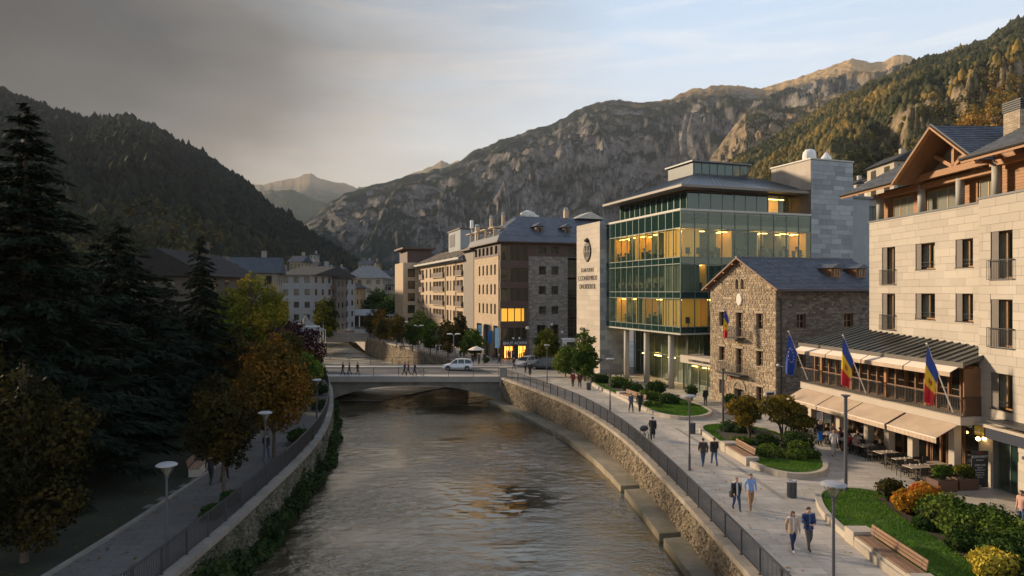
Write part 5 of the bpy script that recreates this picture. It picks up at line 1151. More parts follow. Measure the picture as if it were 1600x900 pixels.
# glazed corner bay
BZ = [(15.3, 17.6), (12.0, 14.2), (9.0, 11.1), (5.9, 8.0), (3.1, 5.0)]; mb = MB()
z0 = 3.0
for i, (c, d) in enumerate(BZ[::-1]):
    for k in range(4):
        a, b_ = .1 + 1.1 * k, .1 + 1.1 * (k + 1); window(KB, 'F', a, b_, c, d, -.35, m_brown, m_glass if i == 1 else m_dimw, 1, 1, .07)
    for y in (.0,): window(KB, 'R', -.3, .6, c, d, .02, m_brown, m_dimw, 1, 1, .07)
zs_ = [0.0, 3.1, 5.0, 5.9, 8.0, 9.0, 11.1, 12.0, 14.2, 15.3, 17.6, 18.1]
for a, b_ in ((2.65, 3.1), (5.0, 5.9), (8.0, 9.0), (11.1, 12.0), (14.2, 15.3)):
    mb = MB(); mb.box(.0, 4.58, -.42, .3, a, b_); mb.build('spandrel', m_brown, KB)
for k, (c, d) in enumerate(BZ): 
    if k in (3,): 
        mb = MB(); mb.box(.3, 4.3, .9, 1.0, c, d); mb.build('lit_room', m_glow if 0 else ME('amber room', (1, .45, .05), 1.1), KB)
mb = MB(); mb.box(.3, 4.5, 2.0, 2.1, 0, 18); mb.box(.45, 16, 1.3, 1.4, 0, 18) if 0 else None; mb.box(4.7, 15.9, 1.2, 1.3, 0, 16); mb.box(1.2, 1.3, 2.2, 14, 0, 16); mb.build('inner_wall', m_in, KB)
mb = MB(); mb.box(0, .12, -.4, .0, 0, 18); mb.box(4.45, 4.58, -.4, 0, 0, 16.1); mb.box(0, .1, 0, .6, 0, 2.9); mb.build('corner_post', m_brown, KB)
# shop with black sign and lit display
mb = MB(); mb.box(.15, 4.5, -.55, -.43, 2.15, 3.0); mb.build('shop_sign', m_dark, KB); text_obj('BNUT ACKINI', .62, m_white, KB, (2.3, -.57, 2.4), (R_(90), 0, 0), extr=.01)
for a, b_ in ((.9, 1.5), (1.55, 2.15), (3.1, 3.7), (3.75, 4.3)):
    mb = MB(); mb.box(a, b_, .2, .28, .3, 2.1); mb.build('lit_display', m_shopglow, KB); window(KB, 'F', a, b_, .1, 2.15, -.3, m_brown, m_glass, 1, 3, .05)
mb = MB(); 
for a in (1.0, 1.3, 1.7, 1.95, 3.2, 3.5, 3.9, 4.1): mb.box(a, a + .16, .0, .1, .3, random.uniform(.7, 1.6))
mb.build('goods', M('dark goods', (.12, .03, .02), .7, .3, 4), KB); mb = MB(); mb.box(2.25, 3.0, -.2, -.1, .05, 2.15); mb.build('door', m_dark, KB)
for x in (2.0, 3.0):
    mb = MB(); mb.ball((x, -.6, 3.35), .17, 8, 6); mb.build('sign_lamp', m_white, KB)
# banners
for y, z0, z1, c, lb in ((-.25, 1.9, 5.0, (.35, .55, .68), 'tall pale blue banner at the corner beside the lit shop'), (9.0, 2.9, 5.0, (.25, .55, .78), 'light blue banner in the left tall opening of the tan wall'), (3.4, 2.3, 4.3, (.03, .16, .42), 'dark blue folded banner on the tan stone piers')):
    c4 = Matrix.Translation((-1.9, 105, 0)) @ Matrix.Rotation(ANG, 4, 'Z'); q = c4 @ Vector((-.5, y, 0)); t = T('banner', lb, 'banner', q, ANG); mb = MB(); n = 6
    for i in range(n): mb.quad((-.35 + .7 * i / n, .05 * (i % 2), z0), (-.35 + .7 * (i + 1) / n, .05 * ((i + 1) % 2), z0 + (.3 if z0 > 2 else 0) * (i % 3)), (-.35 + .7 * (i + 1) / n, .05 * ((i + 1) % 2), z1), (-.35 + .7 * i / n, .05 * (i % 2), z1))
    mb.build('cloth', M('banner %.2f' % c[2], c, .8, .1, 2), t); mb = MB(); mb.box(-.4, .4, .0, .04, z1, z1 + .05); mb.build('bar', m_dark, t)
# roof: slate skirt, hipped slope, dormers, chimneys
X0, X1, Y0, Y1 = -.7, 22, -.9, 16; zc = 18.1
mb = MB(); mb.box(X0, X1, Y0, Y1, zc, zc + .18); mb.build('eaves', m_brown, KB)
q1 = [(X0, Y0), (X1, Y0), (X1, Y1), (X0, Y1)]; q2 = [(X0 + .5, Y0 + .5), (X1, Y0 + .5), (X1, Y1), (X0 + .5, Y1)]; q3 = [(5.6, 7.6), (X1, 7.6), (X1, 9.5), (5.6, 9.5)]; m = MB()
V = [(x, y, zc + .18) for x, y in q1] + [(x, y, zc + 1.1) for x, y in q2] + [(x, y, 23.1) for x, y in q3]
m.add(V, [(0, 1, 5, 4), (3, 0, 4, 7), (1, 2, 6, 5), (2, 3, 7, 6), (4, 5, 9, 8), (7, 4, 8, 11), (5, 6, 10, 9), (6, 7, 11, 10), (8, 9, 10, 11)]); m.build('roof', m_slate, KB)
L_ = math.hypot(7.6 + .4, 4.0); slate(KB, (X0 + .5, Y0 + .5, zc + 1.12), (1, 0, 0), (0, 8.0, 3.9), X1 - X0 - .5, L_, m_slate, w=.7, h=.45, clip=lambda s, t_: s > t_ * .63)
for xd in (6.5, 11.3):
    mb = MB(); mb.box(xd, xd + 1.1, 1.2, 3.5, 19.6, 21.0); dm = mb.build('dormer', m_brown, KB); mb = MB(); zz = 21.0
    mb.add([(xd - .35, .9, zz - .1), (xd + .55, .9, zz + .5), (xd + 1.45, .9, zz - .1), (xd - .35, 4.5, zz - .1), (xd + .55, 4.5, zz + .5), (xd + 1.45, 4.5, zz - .1)], [(0, 1, 2), (5, 4, 3), (0, 3, 4, 1), (1, 4, 5, 2), (0, 2, 5, 3)]); mb.build('dormer_roof', m_slate, dm); window(KB, 'F', xd + .2, xd + .9, 19.75, 20.8, 1.12, m_wood, m_dimw, 1, 1, .08)
for x, y, zb, zt, wd in ((-.2, 12.5, 18.5, 21.6, .7), (1.6, 10.0, 19.3, 22.9, .45), (3.6, 9.6, 20.0, 23.5, .45), (14.6, 8.5, 22, 24.6, .7)):
    mb = MB(); mb.box(x, x + wd, y, y + wd, zb, zt); c_ = mb.build('chimney', m_tan, KB); mb = MB(); mb.lathe([(wd * .35, zt), (wd * .6, zt + .1), (wd * .55, zt + .35), (wd * .3, zt + .5)], 10, (x + wd / 2, y + wd / 2, 0)); mb.build('chimney_cap', m_grey, c_)
mb = MB(); mb.ball((7.6, 8.4, 23.5), .9, 10, 6, .2, (1.5, .7, .8)); mb.ball((9.0, 8.4, 23.3), .5, 8, 5, .2, (1.5, .7, .7)); mb.build('roof_plant_cover', M('white sheet', (.6, .57, .5), .7, .2, 2), KB)
mb = MB(); mb.add([(15.8, 6, 23.0), (21, 6, 23.0), (18.4, 6, 24.2), (15.8, 10, 23.0), (21, 10, 23.0), (18.4, 10, 24.2)], [(0, 1, 2), (5, 4, 3), (0, 3, 5, 2), (1, 2, 5, 4), (0, 1, 4, 3)]); mb.build('skylight', m_sill, KB)
# taupe recess tower then the long balcony block
mb = MB(); mb.box(-.1, 6, 14.25, 21.0, 0, 17.8); mb.build('recess_wall', m_taupe, KB)
mb = MB(); mb.box(-.9, 6, 14.0, 21.4, 17.8, 18.1); mb.build('recess_eaves', m_brown, KB)
for y in (2.5, 7, 11.5, 16): 
    mb = MB(); mb.box(-.2, .1, y, y + .25, 18.2, 20.6); mb.box(-.3, 1.6, y - .1, y + 2.6, 20.6, 20.8); mb.build('terrace_frame', m_tan, KB)
NB = T('apartment_building', 'long tan apartment building with brown wooden balconies on four floors above the trees', 'building', (-1.9 - .327 * 21, 105 + .945 * 21, 0), ANG)
LN = 44
cols = [(.8, 5.4, 1), (6.6, 8.2, 0), (9.6, 10.6, 0), (11.8, 13.6, 0), (15.6, 26.0, 1), (28, 29.6, 0), (32, 33.6, 0), (36, 41, 1)]
rowz = [(13.6, 15.6), (10.7, 12.7), (7.8, 9.8), (4.9, 6.9)]
hN = [(a, b_, c - (.0), d) for a, b_, k in cols for c, d in rowz] + [(a, b_, .8, 3.2) for a, b_, k in cols]
wall(NB, 'R', 0, LN, 0, 16.4, hN, .9, m_tan)
mb = MB(); mb.box(.9, 12, 0, LN, 0, 16.3); mb.build('inner_wall', m_in, NB); mb = MB(); mb.box(0, 12, -.2, 0, 0, 16.4); mb.box(0, 12, LN, LN + .2, 0, 16.4); mb.build('side_wall', m_taupe, NB)
for a, b_, k in cols:
    for c, d in rowz + [(.8, 3.2)]:
        n = max(1, int((b_ - a) / 1.7)); window(NB, 'R', a, b_, c, d, .55 if k else .25, m_woodd, m_dimw, n + 1, 1, .14)
        if k and c > 1:
            mb = MB(); mb.box(-.35, .12, a - .1, b_ + .1, c - .15, c); mb.build('balcony_floor', m_tan, NB); mb = MB(); mb.box(-.38, -.3, a - .1, b_ + .1, c, c + .95); mb.build('balcony_railing', m_brown, NB)
            nn = max(2, int((b_ - a) / 2.6))
            for j in range(1, nn): y = a + (b_ - a) * j / nn; mb = MB(); mb.box(.02, .3, y - .15, y + .15, c, d); mb.build('pier', m_tan, NB)
for y in (6.0, 14.6): mb = MB(); mb.box(-.12, .0, y - .2, y + .2, 0, 16.4); mb.build('downpipe_panel', m_taupe, NB)
mb = MB(); m_ = [(-1.2, -.6, 16.5), (-1.2, LN + 3, 16.5), (5.0, LN + 3, 19.5), (5.0, -.6, 19.5)]; mb.add(m_ + [(x, y, z + .25) for x, y, z in m_], [(0, 1, 2, 3), (7, 6, 5, 4), (0, 4, 5, 1), (1, 5, 6, 2), (2, 6, 7, 3), (3, 7, 4, 0)]); mb.build('roof', m_zinc, NB)
for k in range(18):
    y = 1 + k * 2.45; mb = MB(); mb.bar((-.6, y, 17.15), (4.4, y + .8, 19.6), .5, .12); mb.build('roof_rib', m_dark if k % 2 else m_tan, NB)
mb = MB(); mb.box(-1.3, -1.15, -.6, LN + 3, 16.45, 16.85); mb.build('gutter', m_sill, NB)
mb = MB(); mb.box(3.0, 9.5, 14, 24, 19, 23.3); mb.build('penthouse', m_grey, NB); mb = MB(); mb.box(2.95, 2.99, 18.5, 23, 20, 22.6); mb.build('dark_opening', m_dark, NB); mb = MB(); mb.box(2.8, 9.8, 13.8, 24.4, 23.3, 23.55); mb.build('roof_edge', m_brown, NB)
mb = MB(); mb.tube([(4, 9, 19), (4, 9, 23.5)], .08, 6); mb.box(3.7, 4.3, 8.8, 9.2, 23.0, 24.6); mb.build('antenna', m_white, NB)
MBd = T('apartment_block', 'narrow tan block with one column of square windows at the far end of the row', 'building', (-26.3, 165, 0), ANG)
hM = [(1.1, 2.9, z, z + 2.0) for z in (14.1, 11.2, 8.2, 5.3, 2.3)]; wall(MBd, 'F', 0, 4.5, 0, 17.6, hM, .5, m_tan); mb = MB(); mb.box(0, 4.5, .5, 12, 0, 17.6); mb.build('wall', m_tan, MBd)
for h in hM: window(MBd, 'F', *h, .2, m_dark, m_glassd, 1, 1, .08)
mb = MB(); mb.box(1.2, 7, 1, 12, 17.6, 20.9); mb.build('attic', m_brown, MBd); mb = MB(); mb.box(-.2, 8, -.3, 12, 20.9, 21.3); mb.build('roof', m_brown, MBd)
# ================================================================ FAR HOUSES
def far_house(label, x0, x1, Y, zt, dep, wallc, roofc, wins=(3, 3), name='house', rz=0, roof='gable', cat='house', winc=m_glassd, zb=0, bal=False, ridge='y', rh=None, winw=1.3, stone=False):
    W = x1 - x0; t = T(name, label, cat, (x0, Y, zb), rz); nf, nc = wins; H = zt - zb; fh = H / nf
    holes = [(W * (i + .5) / nc - winw / 2, W * (i + .5) / nc + winw / 2, fh * j + fh * .32, fh * j + fh * .80) for i in range(nc) for j in range(nf)]
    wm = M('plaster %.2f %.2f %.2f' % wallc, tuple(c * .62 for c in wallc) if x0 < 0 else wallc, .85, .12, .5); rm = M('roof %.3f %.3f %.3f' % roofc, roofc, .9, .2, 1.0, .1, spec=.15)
    wall(t, 'F', 0, W, 0, H, holes, .3, wm); mb = MB(); mb.box(0, W, .3, dep, 0, H); mb.build('wall', wm, t)
    nd = max(2, int(dep / 4)); 
    for h in holes: window(t, 'F', *h, .15, m_brown, winc, 2, 1, .1)
    for j in range(nf):
        for i in range(nd):
            y = dep * (i + .5) / nd
            for xs in (-.04, W + .0):
                mb = MB(); mb.box(xs, xs + .04, y - winw / 2, y + winw / 2, fh * j + fh * .32, fh * j + fh * .8); mb.build('window', winc, t)
    if bal:
        for j in range(1, nf): mb = MB(); mb.box(W * .04, W * .96, -1.1, 0, fh * j + .05, fh * j + .2); mb.box(W * .04, W * .96, -1.12, -1.05, fh * j + .2, fh * j + 1.1); mb.build('balcony', M('balcony brown', (.14, .08, .05), .8, .1, 1), t)
    rh = rh or W * .22; o = .7
    if roof == 'gable':
        if ridge == 'y': P = [(-o, -o, H - .2), (W / 2, -o, H + rh), (W + o, -o, H - .2), (-o, dep + o, H - .2), (W / 2, dep + o, H + rh), (W + o, dep + o, H - .2)]; F = [(0, 1, 2), (5, 4, 3), (0, 3, 4, 1), (1, 4, 5, 2), (0, 2, 5, 3)]
        else: P = [(-o, -o, H - .2), (-o, dep / 2, H + rh), (-o, dep + o, H - .2), (W + o, -o, H - .2), (W + o, dep / 2, H + rh), (W + o, dep + o, H - .2)]; F = [(0, 1, 2), (5, 4, 3), (0, 3, 4, 1), (1, 4, 5, 2), (0, 2, 5, 3)]
        mb = MB(); mb.add(P, F); mb.build('roof', rm, t)
    elif roof == 'hip':
        P = [(-o, -o, H), (W + o, -o, H), (W + o, dep + o, H), (-o, dep + o, H), (W * .3, dep * .4, H + rh), (W * .7, dep * .4, H + rh), (W * .7, dep * .6, H + rh), (W * .3, dep * .6, H + rh)]
        mb = MB(); mb.add(P, [(0, 3, 2, 1), (0, 1, 5, 4), (1, 2, 6, 5), (2, 3, 7, 6), (3, 0, 4, 7), (4, 5, 6, 7)]); mb.build('roof', rm, t)
    else: mb = MB(); mb.box(-.4, W + .4, -.4, dep + .4, H, H + .35); mb.build('roof', rm, t)
    mb = MB(); mb.box(W * .62, W * .62 + .9, dep * .5, dep * .5 + .9, H, H + rh + 1.3); mb.build('chimney', wm, t)
    return t
ROOFB, ROOFG, ROOFR = (.05, .06, .075), (.05, .05, .052), (.10, .06, .045)
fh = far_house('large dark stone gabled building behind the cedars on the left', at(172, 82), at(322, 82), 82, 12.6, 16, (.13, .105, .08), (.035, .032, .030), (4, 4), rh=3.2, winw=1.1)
far_house('white house with blue slate roof behind the yellow green trees', at(352, 125), at(428, 125), 125, 14.2, 14, (.33, .29, .23), ROOFB, (4, 3), rz=.25, ridge='x', rh=3)
far_house('low brown roofed house left of the white house with blue roof', at(300, 118), at(345, 118), 118, 13.6, 10, (.20, .17, .14), ROOFG, (3, 2), ridge='x', rh=2)
far_house('grey white windowed gable wall of the tall apartment block left of the river', at(438, 160), at(490, 160), 160, 14.6, 30, (.36, .37, .37), ROOFG, (5, 3), rz=-.10, name='apartment_building', cat='building', roof='gable', ridge='x', rh=2.4)
far_house('grey apartment block with brown balconies just right of the grey white gable wall', at(492, 172), at(526, 172), 172, 13.8, 20, (.20, .165, .145), ROOFG, (5, 2), bal=True, name='apartment_building', cat='building', roof='flat')
far_house('small ochre yellow house with dark roof near the covered bridge', at(527, 205), at(556, 205), 205, 11.6, 14, (.48, .31, .14), ROOFG, (4, 3), rh=2, roof='hip')
far_house('big cream apartment house with grey mansard roof at the head of the river', at(540, 245), at(598, 245), 245, 15.4, 18, (.42, .36, .29), (.19, .19, .19), (5, 4), name='apartment_building', cat='building', roof='hip', rh=4.5, winw=1.6)
far_house('cream side wing with dark roof beside the mansard apartment house', at(598, 250), at(612, 250), 250, 12.8, 16, (.36, .31, .25), ROOFG, (5, 2), name='apartment_building', cat='building', roof='flat')
far_house('white apartment house with small square windows under the rocky mountain', at(600, 290), at(640, 290), 290, 13.0, 16, (.45, .45, .43), (.2, .12, .1), (4, 6), name='apartment_building', cat='building', roof='flat')
far_house('grey block with reddish roof between the ochre house and the mansard house', at(505, 265), at(545, 265), 265, 14.5, 14, (.28, .25, .22), ROOFR, (5, 4), name='apartment_building', cat='building', rh=2.5, ridge='x')
far_house('small yellow house among trees on the slope above the river head', at(575, 420), at(592, 420), 420, 28, 8, (.50, .37, .15), ROOFR, (2, 2), zb=20, rh=2)
far_house('white villa high among trees on the slope left of the rocky mountain', at(484, 470), at(494, 470), 470, 36, 8, (.5, .5, .47), ROOFG, (2, 2), zb=27, rh=1.6)
far_house('dark roofed pale house half hidden by the big dark cedar', at(60, 95), at(160, 95), 95, 11, 12, (.22, .20, .17), ROOFG, (3, 4), ridge='x', rh=3)
fh = far_house('brown and white chalet with balconies on the slope above the hotel roof', at(1397, 132), at(1452, 132), 132, 36.0, 10, (.42, .36, .28), ROOFG, (3, 2), bal=True, zb=24, rh=2, winw=2.0)
far_house('white balustraded villa on the slope behind the chalet', at(1380, 150), at(1412, 150), 150, 36.0, 8, (.55, .50, .42), ROOFG, (3, 2), zb=27, rh=1.5, roof='flat')
far_house('pale low house among bushes on the slope right of the stone tower', at(1338, 185), at(1362, 185), 185, 40, 8, (.45, .41, .35), ROOFG, (2, 2), zb=34, rh=1.4)
far_house('dark flat roofed house just behind the grey stone tower wing', at(1330, 100), at(1400, 100), 100, 24, 12, (.30, .27, .23), ROOFG, (5, 3), roof='flat', name='house')
far_house('small white house beside the trees left of the grey white gable', at(412, 190), at(424, 190), 190, 14.0, 12, (0.42, 0.41, 0.38), ROOFG, (3, 3), rh=2.2, ridge='x', winw=1.1)
far_house('small pale brown house behind the trees left of the grey white gable', at(424, 210), at(438, 210), 210, 15.5, 12, (0.3, 0.24, 0.18), ROOFB, (5, 3), rh=2.2, ridge='x', winw=1.1)
far_house('small cream house peeping over the grey white apartment block', at(452, 235), at(470, 235), 235, 21.0, 12, (0.42, 0.36, 0.27), ROOFB, (5, 3), rh=2.2, ridge='x', winw=1.1)
far_house('small pinkish house roof level behind the grey white apartment block', at(474, 260), at(492, 260), 260, 20.0, 12, (0.38, 0.28, 0.22), ROOFG, (5, 3), rh=2.2, ridge='x', winw=1.1)
far_house('small white house above the balcony block on the valley floor', at(500, 300), at(516, 300), 300, 19.0, 12, (0.42, 0.41, 0.38), ROOFR, (5, 3), rh=2.2, ridge='x', winw=1.1)
far_house('small cream house high behind the small ochre yellow house', at(516, 330), at(534, 330), 330, 20.5, 12, (0.42, 0.36, 0.27), ROOFB, (5, 3), rh=2.2, ridge='x', winw=1.1)
far_house('small ochre house just left of the mansard house, far back', at(536, 350), at(548, 350), 350, 17.0, 12, (0.42, 0.29, 0.15), ROOFR, (5, 3), rh=2.2, ridge='x', winw=1.1)
far_house('small white house above the mansard roof at the foot of the slope', at(560, 380), at(580, 380), 380, 26.0, 12, (0.42, 0.41, 0.38), ROOFB, (5, 3), rh=2.2, ridge='x', winw=1.1)
far_house('small pale brown house far behind the dark tree at the river head', at(598, 400), at(612, 400), 400, 21.0, 12, (0.3, 0.24, 0.18), ROOFB, (5, 3), rh=2.2, ridge='x', winw=1.1)
far_house('small grey house at the foot of the rocky mountain', at(612, 420), at(628, 420), 420, 24.0, 12, (0.28, 0.28, 0.27), ROOFG, (5, 3), rh=2.2, ridge='x', winw=1.1)
far_house('small pinkish house just left of the narrow tan block', at(628, 360), at(640, 360), 360, 17.5, 12, (0.38, 0.28, 0.22), ROOFB, (5, 3), rh=2.2, ridge='x', winw=1.1)
far_house('small cream house low house between ochre house and river head', at(556, 300), at(566, 300), 300, 8.5, 12, (0.42, 0.36, 0.27), ROOFG, (3, 3), rh=2.2, ridge='x', winw=1.1)
# ================================================================ VEGETATION
m_bark = M('brown bark', (.09, .065, .045), .95, .25, 6, bump=.6, bs=20)
f_cedar = MF('dark cedar needle', [(.006, .011, .007), (.012, .019, .011), (.022, .032, .019)], .05)
f_spruce = MF('grey green spruce needle', [(.016, .026, .014), (.030, .042, .028), (.055, .065, .05)], .08)
f_green = MF('green leaf', [(.024, .050, .010), (.055, .10, .016), (.11, .155, .025), (.18, .20, .035)], .25)
f_shrub = MF('evergreen shrub leaf', [(.018, .036, .010), (.035, .065, .014), (.07, .11, .022)], .15)
f_ygr = MF('yellow green leaf', [(.035, .048, .010), (.085, .10, .014), (.19, .18, .020), (.32, .21, .024)], .3)
f_amber = MF('amber autumn leaf', [(.05, .045, .012), (.11, .07, .014), (.20, .095, .014), (.29, .115, .015)], .25)
f_olive = MF('olive autumn leaf', [(.028, .032, .010), (.065, .055, .014), (.13, .085, .016), (.20, .10, .015)], .25)
f_oldk = MF('dark olive maple leaf', [(.010, .012, .005), (.024, .022, .007), (.050, .036, .009), (.085, .048, .010)], .15)
f_gold = MF('golden olive leaf', [(.05, .055, .012), (.12, .10, .018), (.24, .155, .022), (.34, .18, .02)], .3)
f_purple = MF('dark purple leaf', [(.020, .010, .012), (.045, .018, .022), (.08, .03, .032)], .15)
f_orange = MF('orange shrub leaf', [(.12, .10, .02), (.30, .16, .02), (.48, .22, .02), (.40, .10, .02)], .25)
f_yellow = MF('yellow shrub leaf', [(.12, .13, .02), (.42, .33, .04), (.62, .48, .07)], .25)
f_grass = MF('lawn blade', [(.05, .13, .012), (.085, .185, .018), (.14, .23, .03)], .25)
f_ivy = MF('ivy leaf', [(.012, .022, .008), (.025, .042, .012), (.05, .07, .02)], .12)
def crown(cl, nleaf, size, seed, shell=.55, tbase=.5, tv_=.3):
    """cl: clumps (x,y,z,rx,rz); leaves on and inside them; some clumps lighter, some darker, and gaps between them"""
    r = np.random.default_rng(seed); cl = np.array(cl, float); vol = cl[:, 3] ** 2 * cl[:, 4] ** .6; k = r.choice(len(cl), nleaf, p=vol / vol.sum())
    u = r.normal(size=(nleaf, 3)); u /= np.linalg.norm(u, axis=1, keepdims=True); rad = r.uniform(shell, 1.06, nleaf) ** .7
    rad = rad * (1 + (r.uniform(0, 1, nleaf) < .07) * r.uniform(0, .4, nleaf)) * (1 + .26 * np.sin(u[:, 0] * 6 + k) * np.sin(u[:, 2] * 5 + k * 2)); C = cl[k, :3] + u * rad[:, None] * cl[k][:, [3, 3, 4]]
    ct = r.uniform(-tv_, tv_, len(cl)); t = tbase + ct[k] + r.uniform(-.22, .22, nleaf); V, F = leafquads(C, np.full(nleaf, size), r, nrm=u)
    return V, F, np.clip(t, 0, 1)
def broad_tree(name, label, x, y, h, cr, z0, fm, nleaf, lsz, seed, cat='tree', tb=.5, group=None, trunk=.14, nc=16, z=0, shape='round', lean=0):
    r = np.random.default_rng(seed); t = T(name, label, cat, (x, y, z), group=group); ch = (h - z0) / 2; cz = z0 + ch; cl = []
    for i in range(nc):
        f = (i + .5) / nc; zz = z0 + (h - z0) * f
        if shape == 'round': w = cr * (1 - abs(2 * f - .85) ** 2.2 * .75)
        elif shape == 'column': w = cr * (1 - f ** 2.5 * .8) * (.55 + .45 * min(1, f * 5))
        else: w = cr * (1 - f) ** .7
        a = i * 2.4 + r.uniform(-.4, .4); d = w * r.uniform(.35, .72); rr = w * r.uniform(.34, .52) + .12
        cl.append((math.cos(a) * d + lean * f, math.sin(a) * d, min(zz, h - rr * .6), rr, rr * r.uniform(.7, .95)))
    V, F, ti = crown(cl, nleaf, lsz, seed, tbase=tb); link('crown', npmesh('crown', V, F, fm, tint=ti), t)
    mb = MB(); top = z0 + (h - z0) * .75; mb.tube([(0, 0, 0), (r.uniform(-.05, .05), r.uniform(-.05, .05), z0 * .6), (lean * .3, 0, cz), (lean * .6, 0, top)], [trunk * 1.25, trunk, trunk * .7, trunk * .25], 8)
    for c in cl[:nc]:
        zb = max(z0 * .7, c[2] - .5 * math.hypot(c[0], c[1]) - .5); mb.tube([(lean * .2, 0, min(zb, top * .95)), (c[0] * .5, c[1] * .5, (zb + c[2]) / 2 + .1), (c[0] * .95, c[1] * .95, c[2])], [trunk * .45, trunk * .28, trunk * .1], 5)
    mb.build('trunk', m_bark, t); return t
def conifer(name, label, x, y, h, R, z0, fm, seed, nlev=34, nb=8, dens=9, droop=.25, wide=1.0, ls=.55, group=None, prof=.85, up=.0):
    r = np.random.default_rng(seed); t = T(name, label, 'tree', (x, y, 0), group=group); C = []; S = []; D = []; mb = MB(); mb.tube([(0, 0, 0), (.05, 0, h * .5), (0, 0, h)], [h * .017 + .06, h * .011 + .03, .02], 8)
    for i in range(nlev):
        f = (i + r.uniform(0, .6)) / nlev; z = z0 + (h - z0) * f; L0 = R * (1 - f) ** prof + .15; n = max(4, int(nb * (1 - f * .4)))
        for k in range(n):
            a = 6.283 * k / n + i * 1.9 + r.uniform(-.5, .5); L = L0 * r.uniform(.5, 1.18); zc_ = z; z = z + r.uniform(-.8, .8) * (h - z0) / nlev; dz = -droop * L * r.uniform(.2, 1.6) + up * L; m = max(3, int(dens * L / max(R, 1) * 2.2) + 2)
            s = np.linspace(.18, 1, m); ca, sa = math.cos(a), math.sin(a); wv = L * .22 * wide * (1.1 - s)
            for q in (-1, -.5, 0, .5, 1):
                off = wv * q; zz = z + dz * s ** 1.6 + r.uniform(-.08, .08, m) - abs(q) * .12 * L * .3
                if q == 1 or q == -1: pass
                P = np.stack([ca * s * L - sa * off, sa * s * L + ca * off, zz], 1); C.append(P); D.append(np.tile([ca * .8 - sa * q * .7, sa * .8 + ca * q * .7, -.25], (m, 1))); S.append(np.full(m, ls * (.55 + .45 * (1 - f))))
            if i % 2 == 0 and L > .8: mb.tube([(0, 0, z), (ca * L * .5, sa * L * .5, z + dz * .33), (ca * L * .92, sa * L * .92, z + dz * .87)], [.05, .03, .012], 4)
            z = zc_
    C = np.concatenate(C); D = np.concatenate(D); S = np.concatenate(S) * r.uniform(.7, 1.3, len(C)); n = len(C); D = D + r.normal(size=(n, 3)) * .25; D /= np.linalg.norm(D, axis=1, keepdims=True)
    W = np.cross(D, np.array([0, 0, 1.]) + r.normal(size=(n, 3)) * .35); W /= np.linalg.norm(W, axis=1, keepdims=True); L = S[:, None] * .75; wd = S[:, None] * .17
    V = np.stack([C - D * L * .5 - W * wd * .5, C - D * L * .1 - W * wd, C + D * L, C - D * L * .1 + W * wd], 1).reshape(-1, 3)
    link('crown', npmesh('crown', V, np.arange(4 * n).reshape(n, 4), fm, tint=np.clip(r.uniform(0, 1, n) * .6 + .4 * r.uniform(0, 1), 0, 1)), t); mb.build('trunk', m_bark, t); return t
def shrub(name, label, x, y, rx, ry, h, fm, nleaf, lsz, seed, group=None, z=.12, nc=9, tb=.5, cat='shrub', core=(.015, .022, .008)):
    r = np.random.default_rng(seed); t = T(name, label, cat, (x, y, z), group=group); cl = []; mb = MB(); rm = min(rx, ry)
    for i in range(nc):
        a = i * 2.4; d = math.sqrt((i + .5) / nc) * .62; q = rm * r.uniform(.34, .5) if nc > 3 else rm * .75; q = max(q, h * .25); zz = max(h - q * .95 - r.uniform(0, .18) * h, q * .5) * (1 - .35 * d); cl.append((math.cos(a) * d * rx, math.sin(a) * d * ry, zz, q, min(q, h * .55)))
        mb.ball((cl[-1][0], cl[-1][1], zz * .8), q * .74, 8, 5, .1, (1, 1, min(1, h * .5 / q)))
        mb.tube([(cl[-1][0] * .3, cl[-1][1] * .3, -.1), (cl[-1][0] * .8, cl[-1][1] * .8, zz * .7)], [.03, .02], 5)
    V, F, ti = crown(cl, nleaf, lsz, seed, shell=.78, tbase=tb); V[:, 2] = np.maximum(V[:, 2], -.05)
    link('foliage', npmesh('foliage', V, F, fm, tint=ti), t); mb.build('stems', M('shrub stems', core, .9, .3, 4), t); return t
# --- left bank park, near to far
conifer('cedar_tree', 'huge dark cedar with layered drooping boughs at the far left edge', at(40, 37), 37, 20.6, 7.2, 1.5, f_cedar, 101, 54, 10, 14, .12, 1.1, .75, prof=.8)
conifer('cedar_tree', 'broad dark cedar with long low boughs reaching over the lawn', at(185, 50), 50, 15.5, 7.4, .8, f_cedar, 102, 42, 10, 13, .10, 1.1, .8, prof=.7)
conifer('spruce_tree', 'grey green blue spruce between the broad cedar and the dark pointed conifer', at(268, 55), 55, 9.5, 3.4, .5, f_spruce, 103, 28, 9, 9, .2, 1, .5)
conifer('spruce_tree', 'dark pointed conifer rising in front of the dark stone gabled building', at(314, 58), 58, 15.3, 4.0, .6, f_cedar, 104, 48, 9, 10, .28, 1.0, .6)
conifer('spruce_tree', 'dark narrow conifer between the huge cedar and the stone gabled building', at(232, 66), 66, 13.0, 4.2, .8, f_cedar, 105, 30, 8, 9, .25, 1.0, .65)
conifer('cedar_tree', 'dense black green conifer behind the near maple at the left edge', at(90, 44), 44, 13.5, 6.0, .4, f_cedar, 107, 34, 10, 12, .14, 1.1, .75)
conifer('cedar_tree', 'dark conifer with hanging boughs between the broad cedar and the pointed conifer', at(262, 62), 62, 11.5, 5.0, .4, f_cedar, 108, 30, 9, 11, .2, 1.1, .7)
conifer('spruce_tree', 'dark spruce directly behind the broad cedar', at(150, 58), 58, 15.0, 5.5, .4, f_cedar, 109, 34, 9, 11, .18, 1.1, .7)
conifer('cedar_tree', 'dark lower conifer filling the space under the huge cedar at the left', at(-30, 45), 45, 12, 5.5, .5, f_cedar, 106, 26, 9, 10, .15, 1, .7)
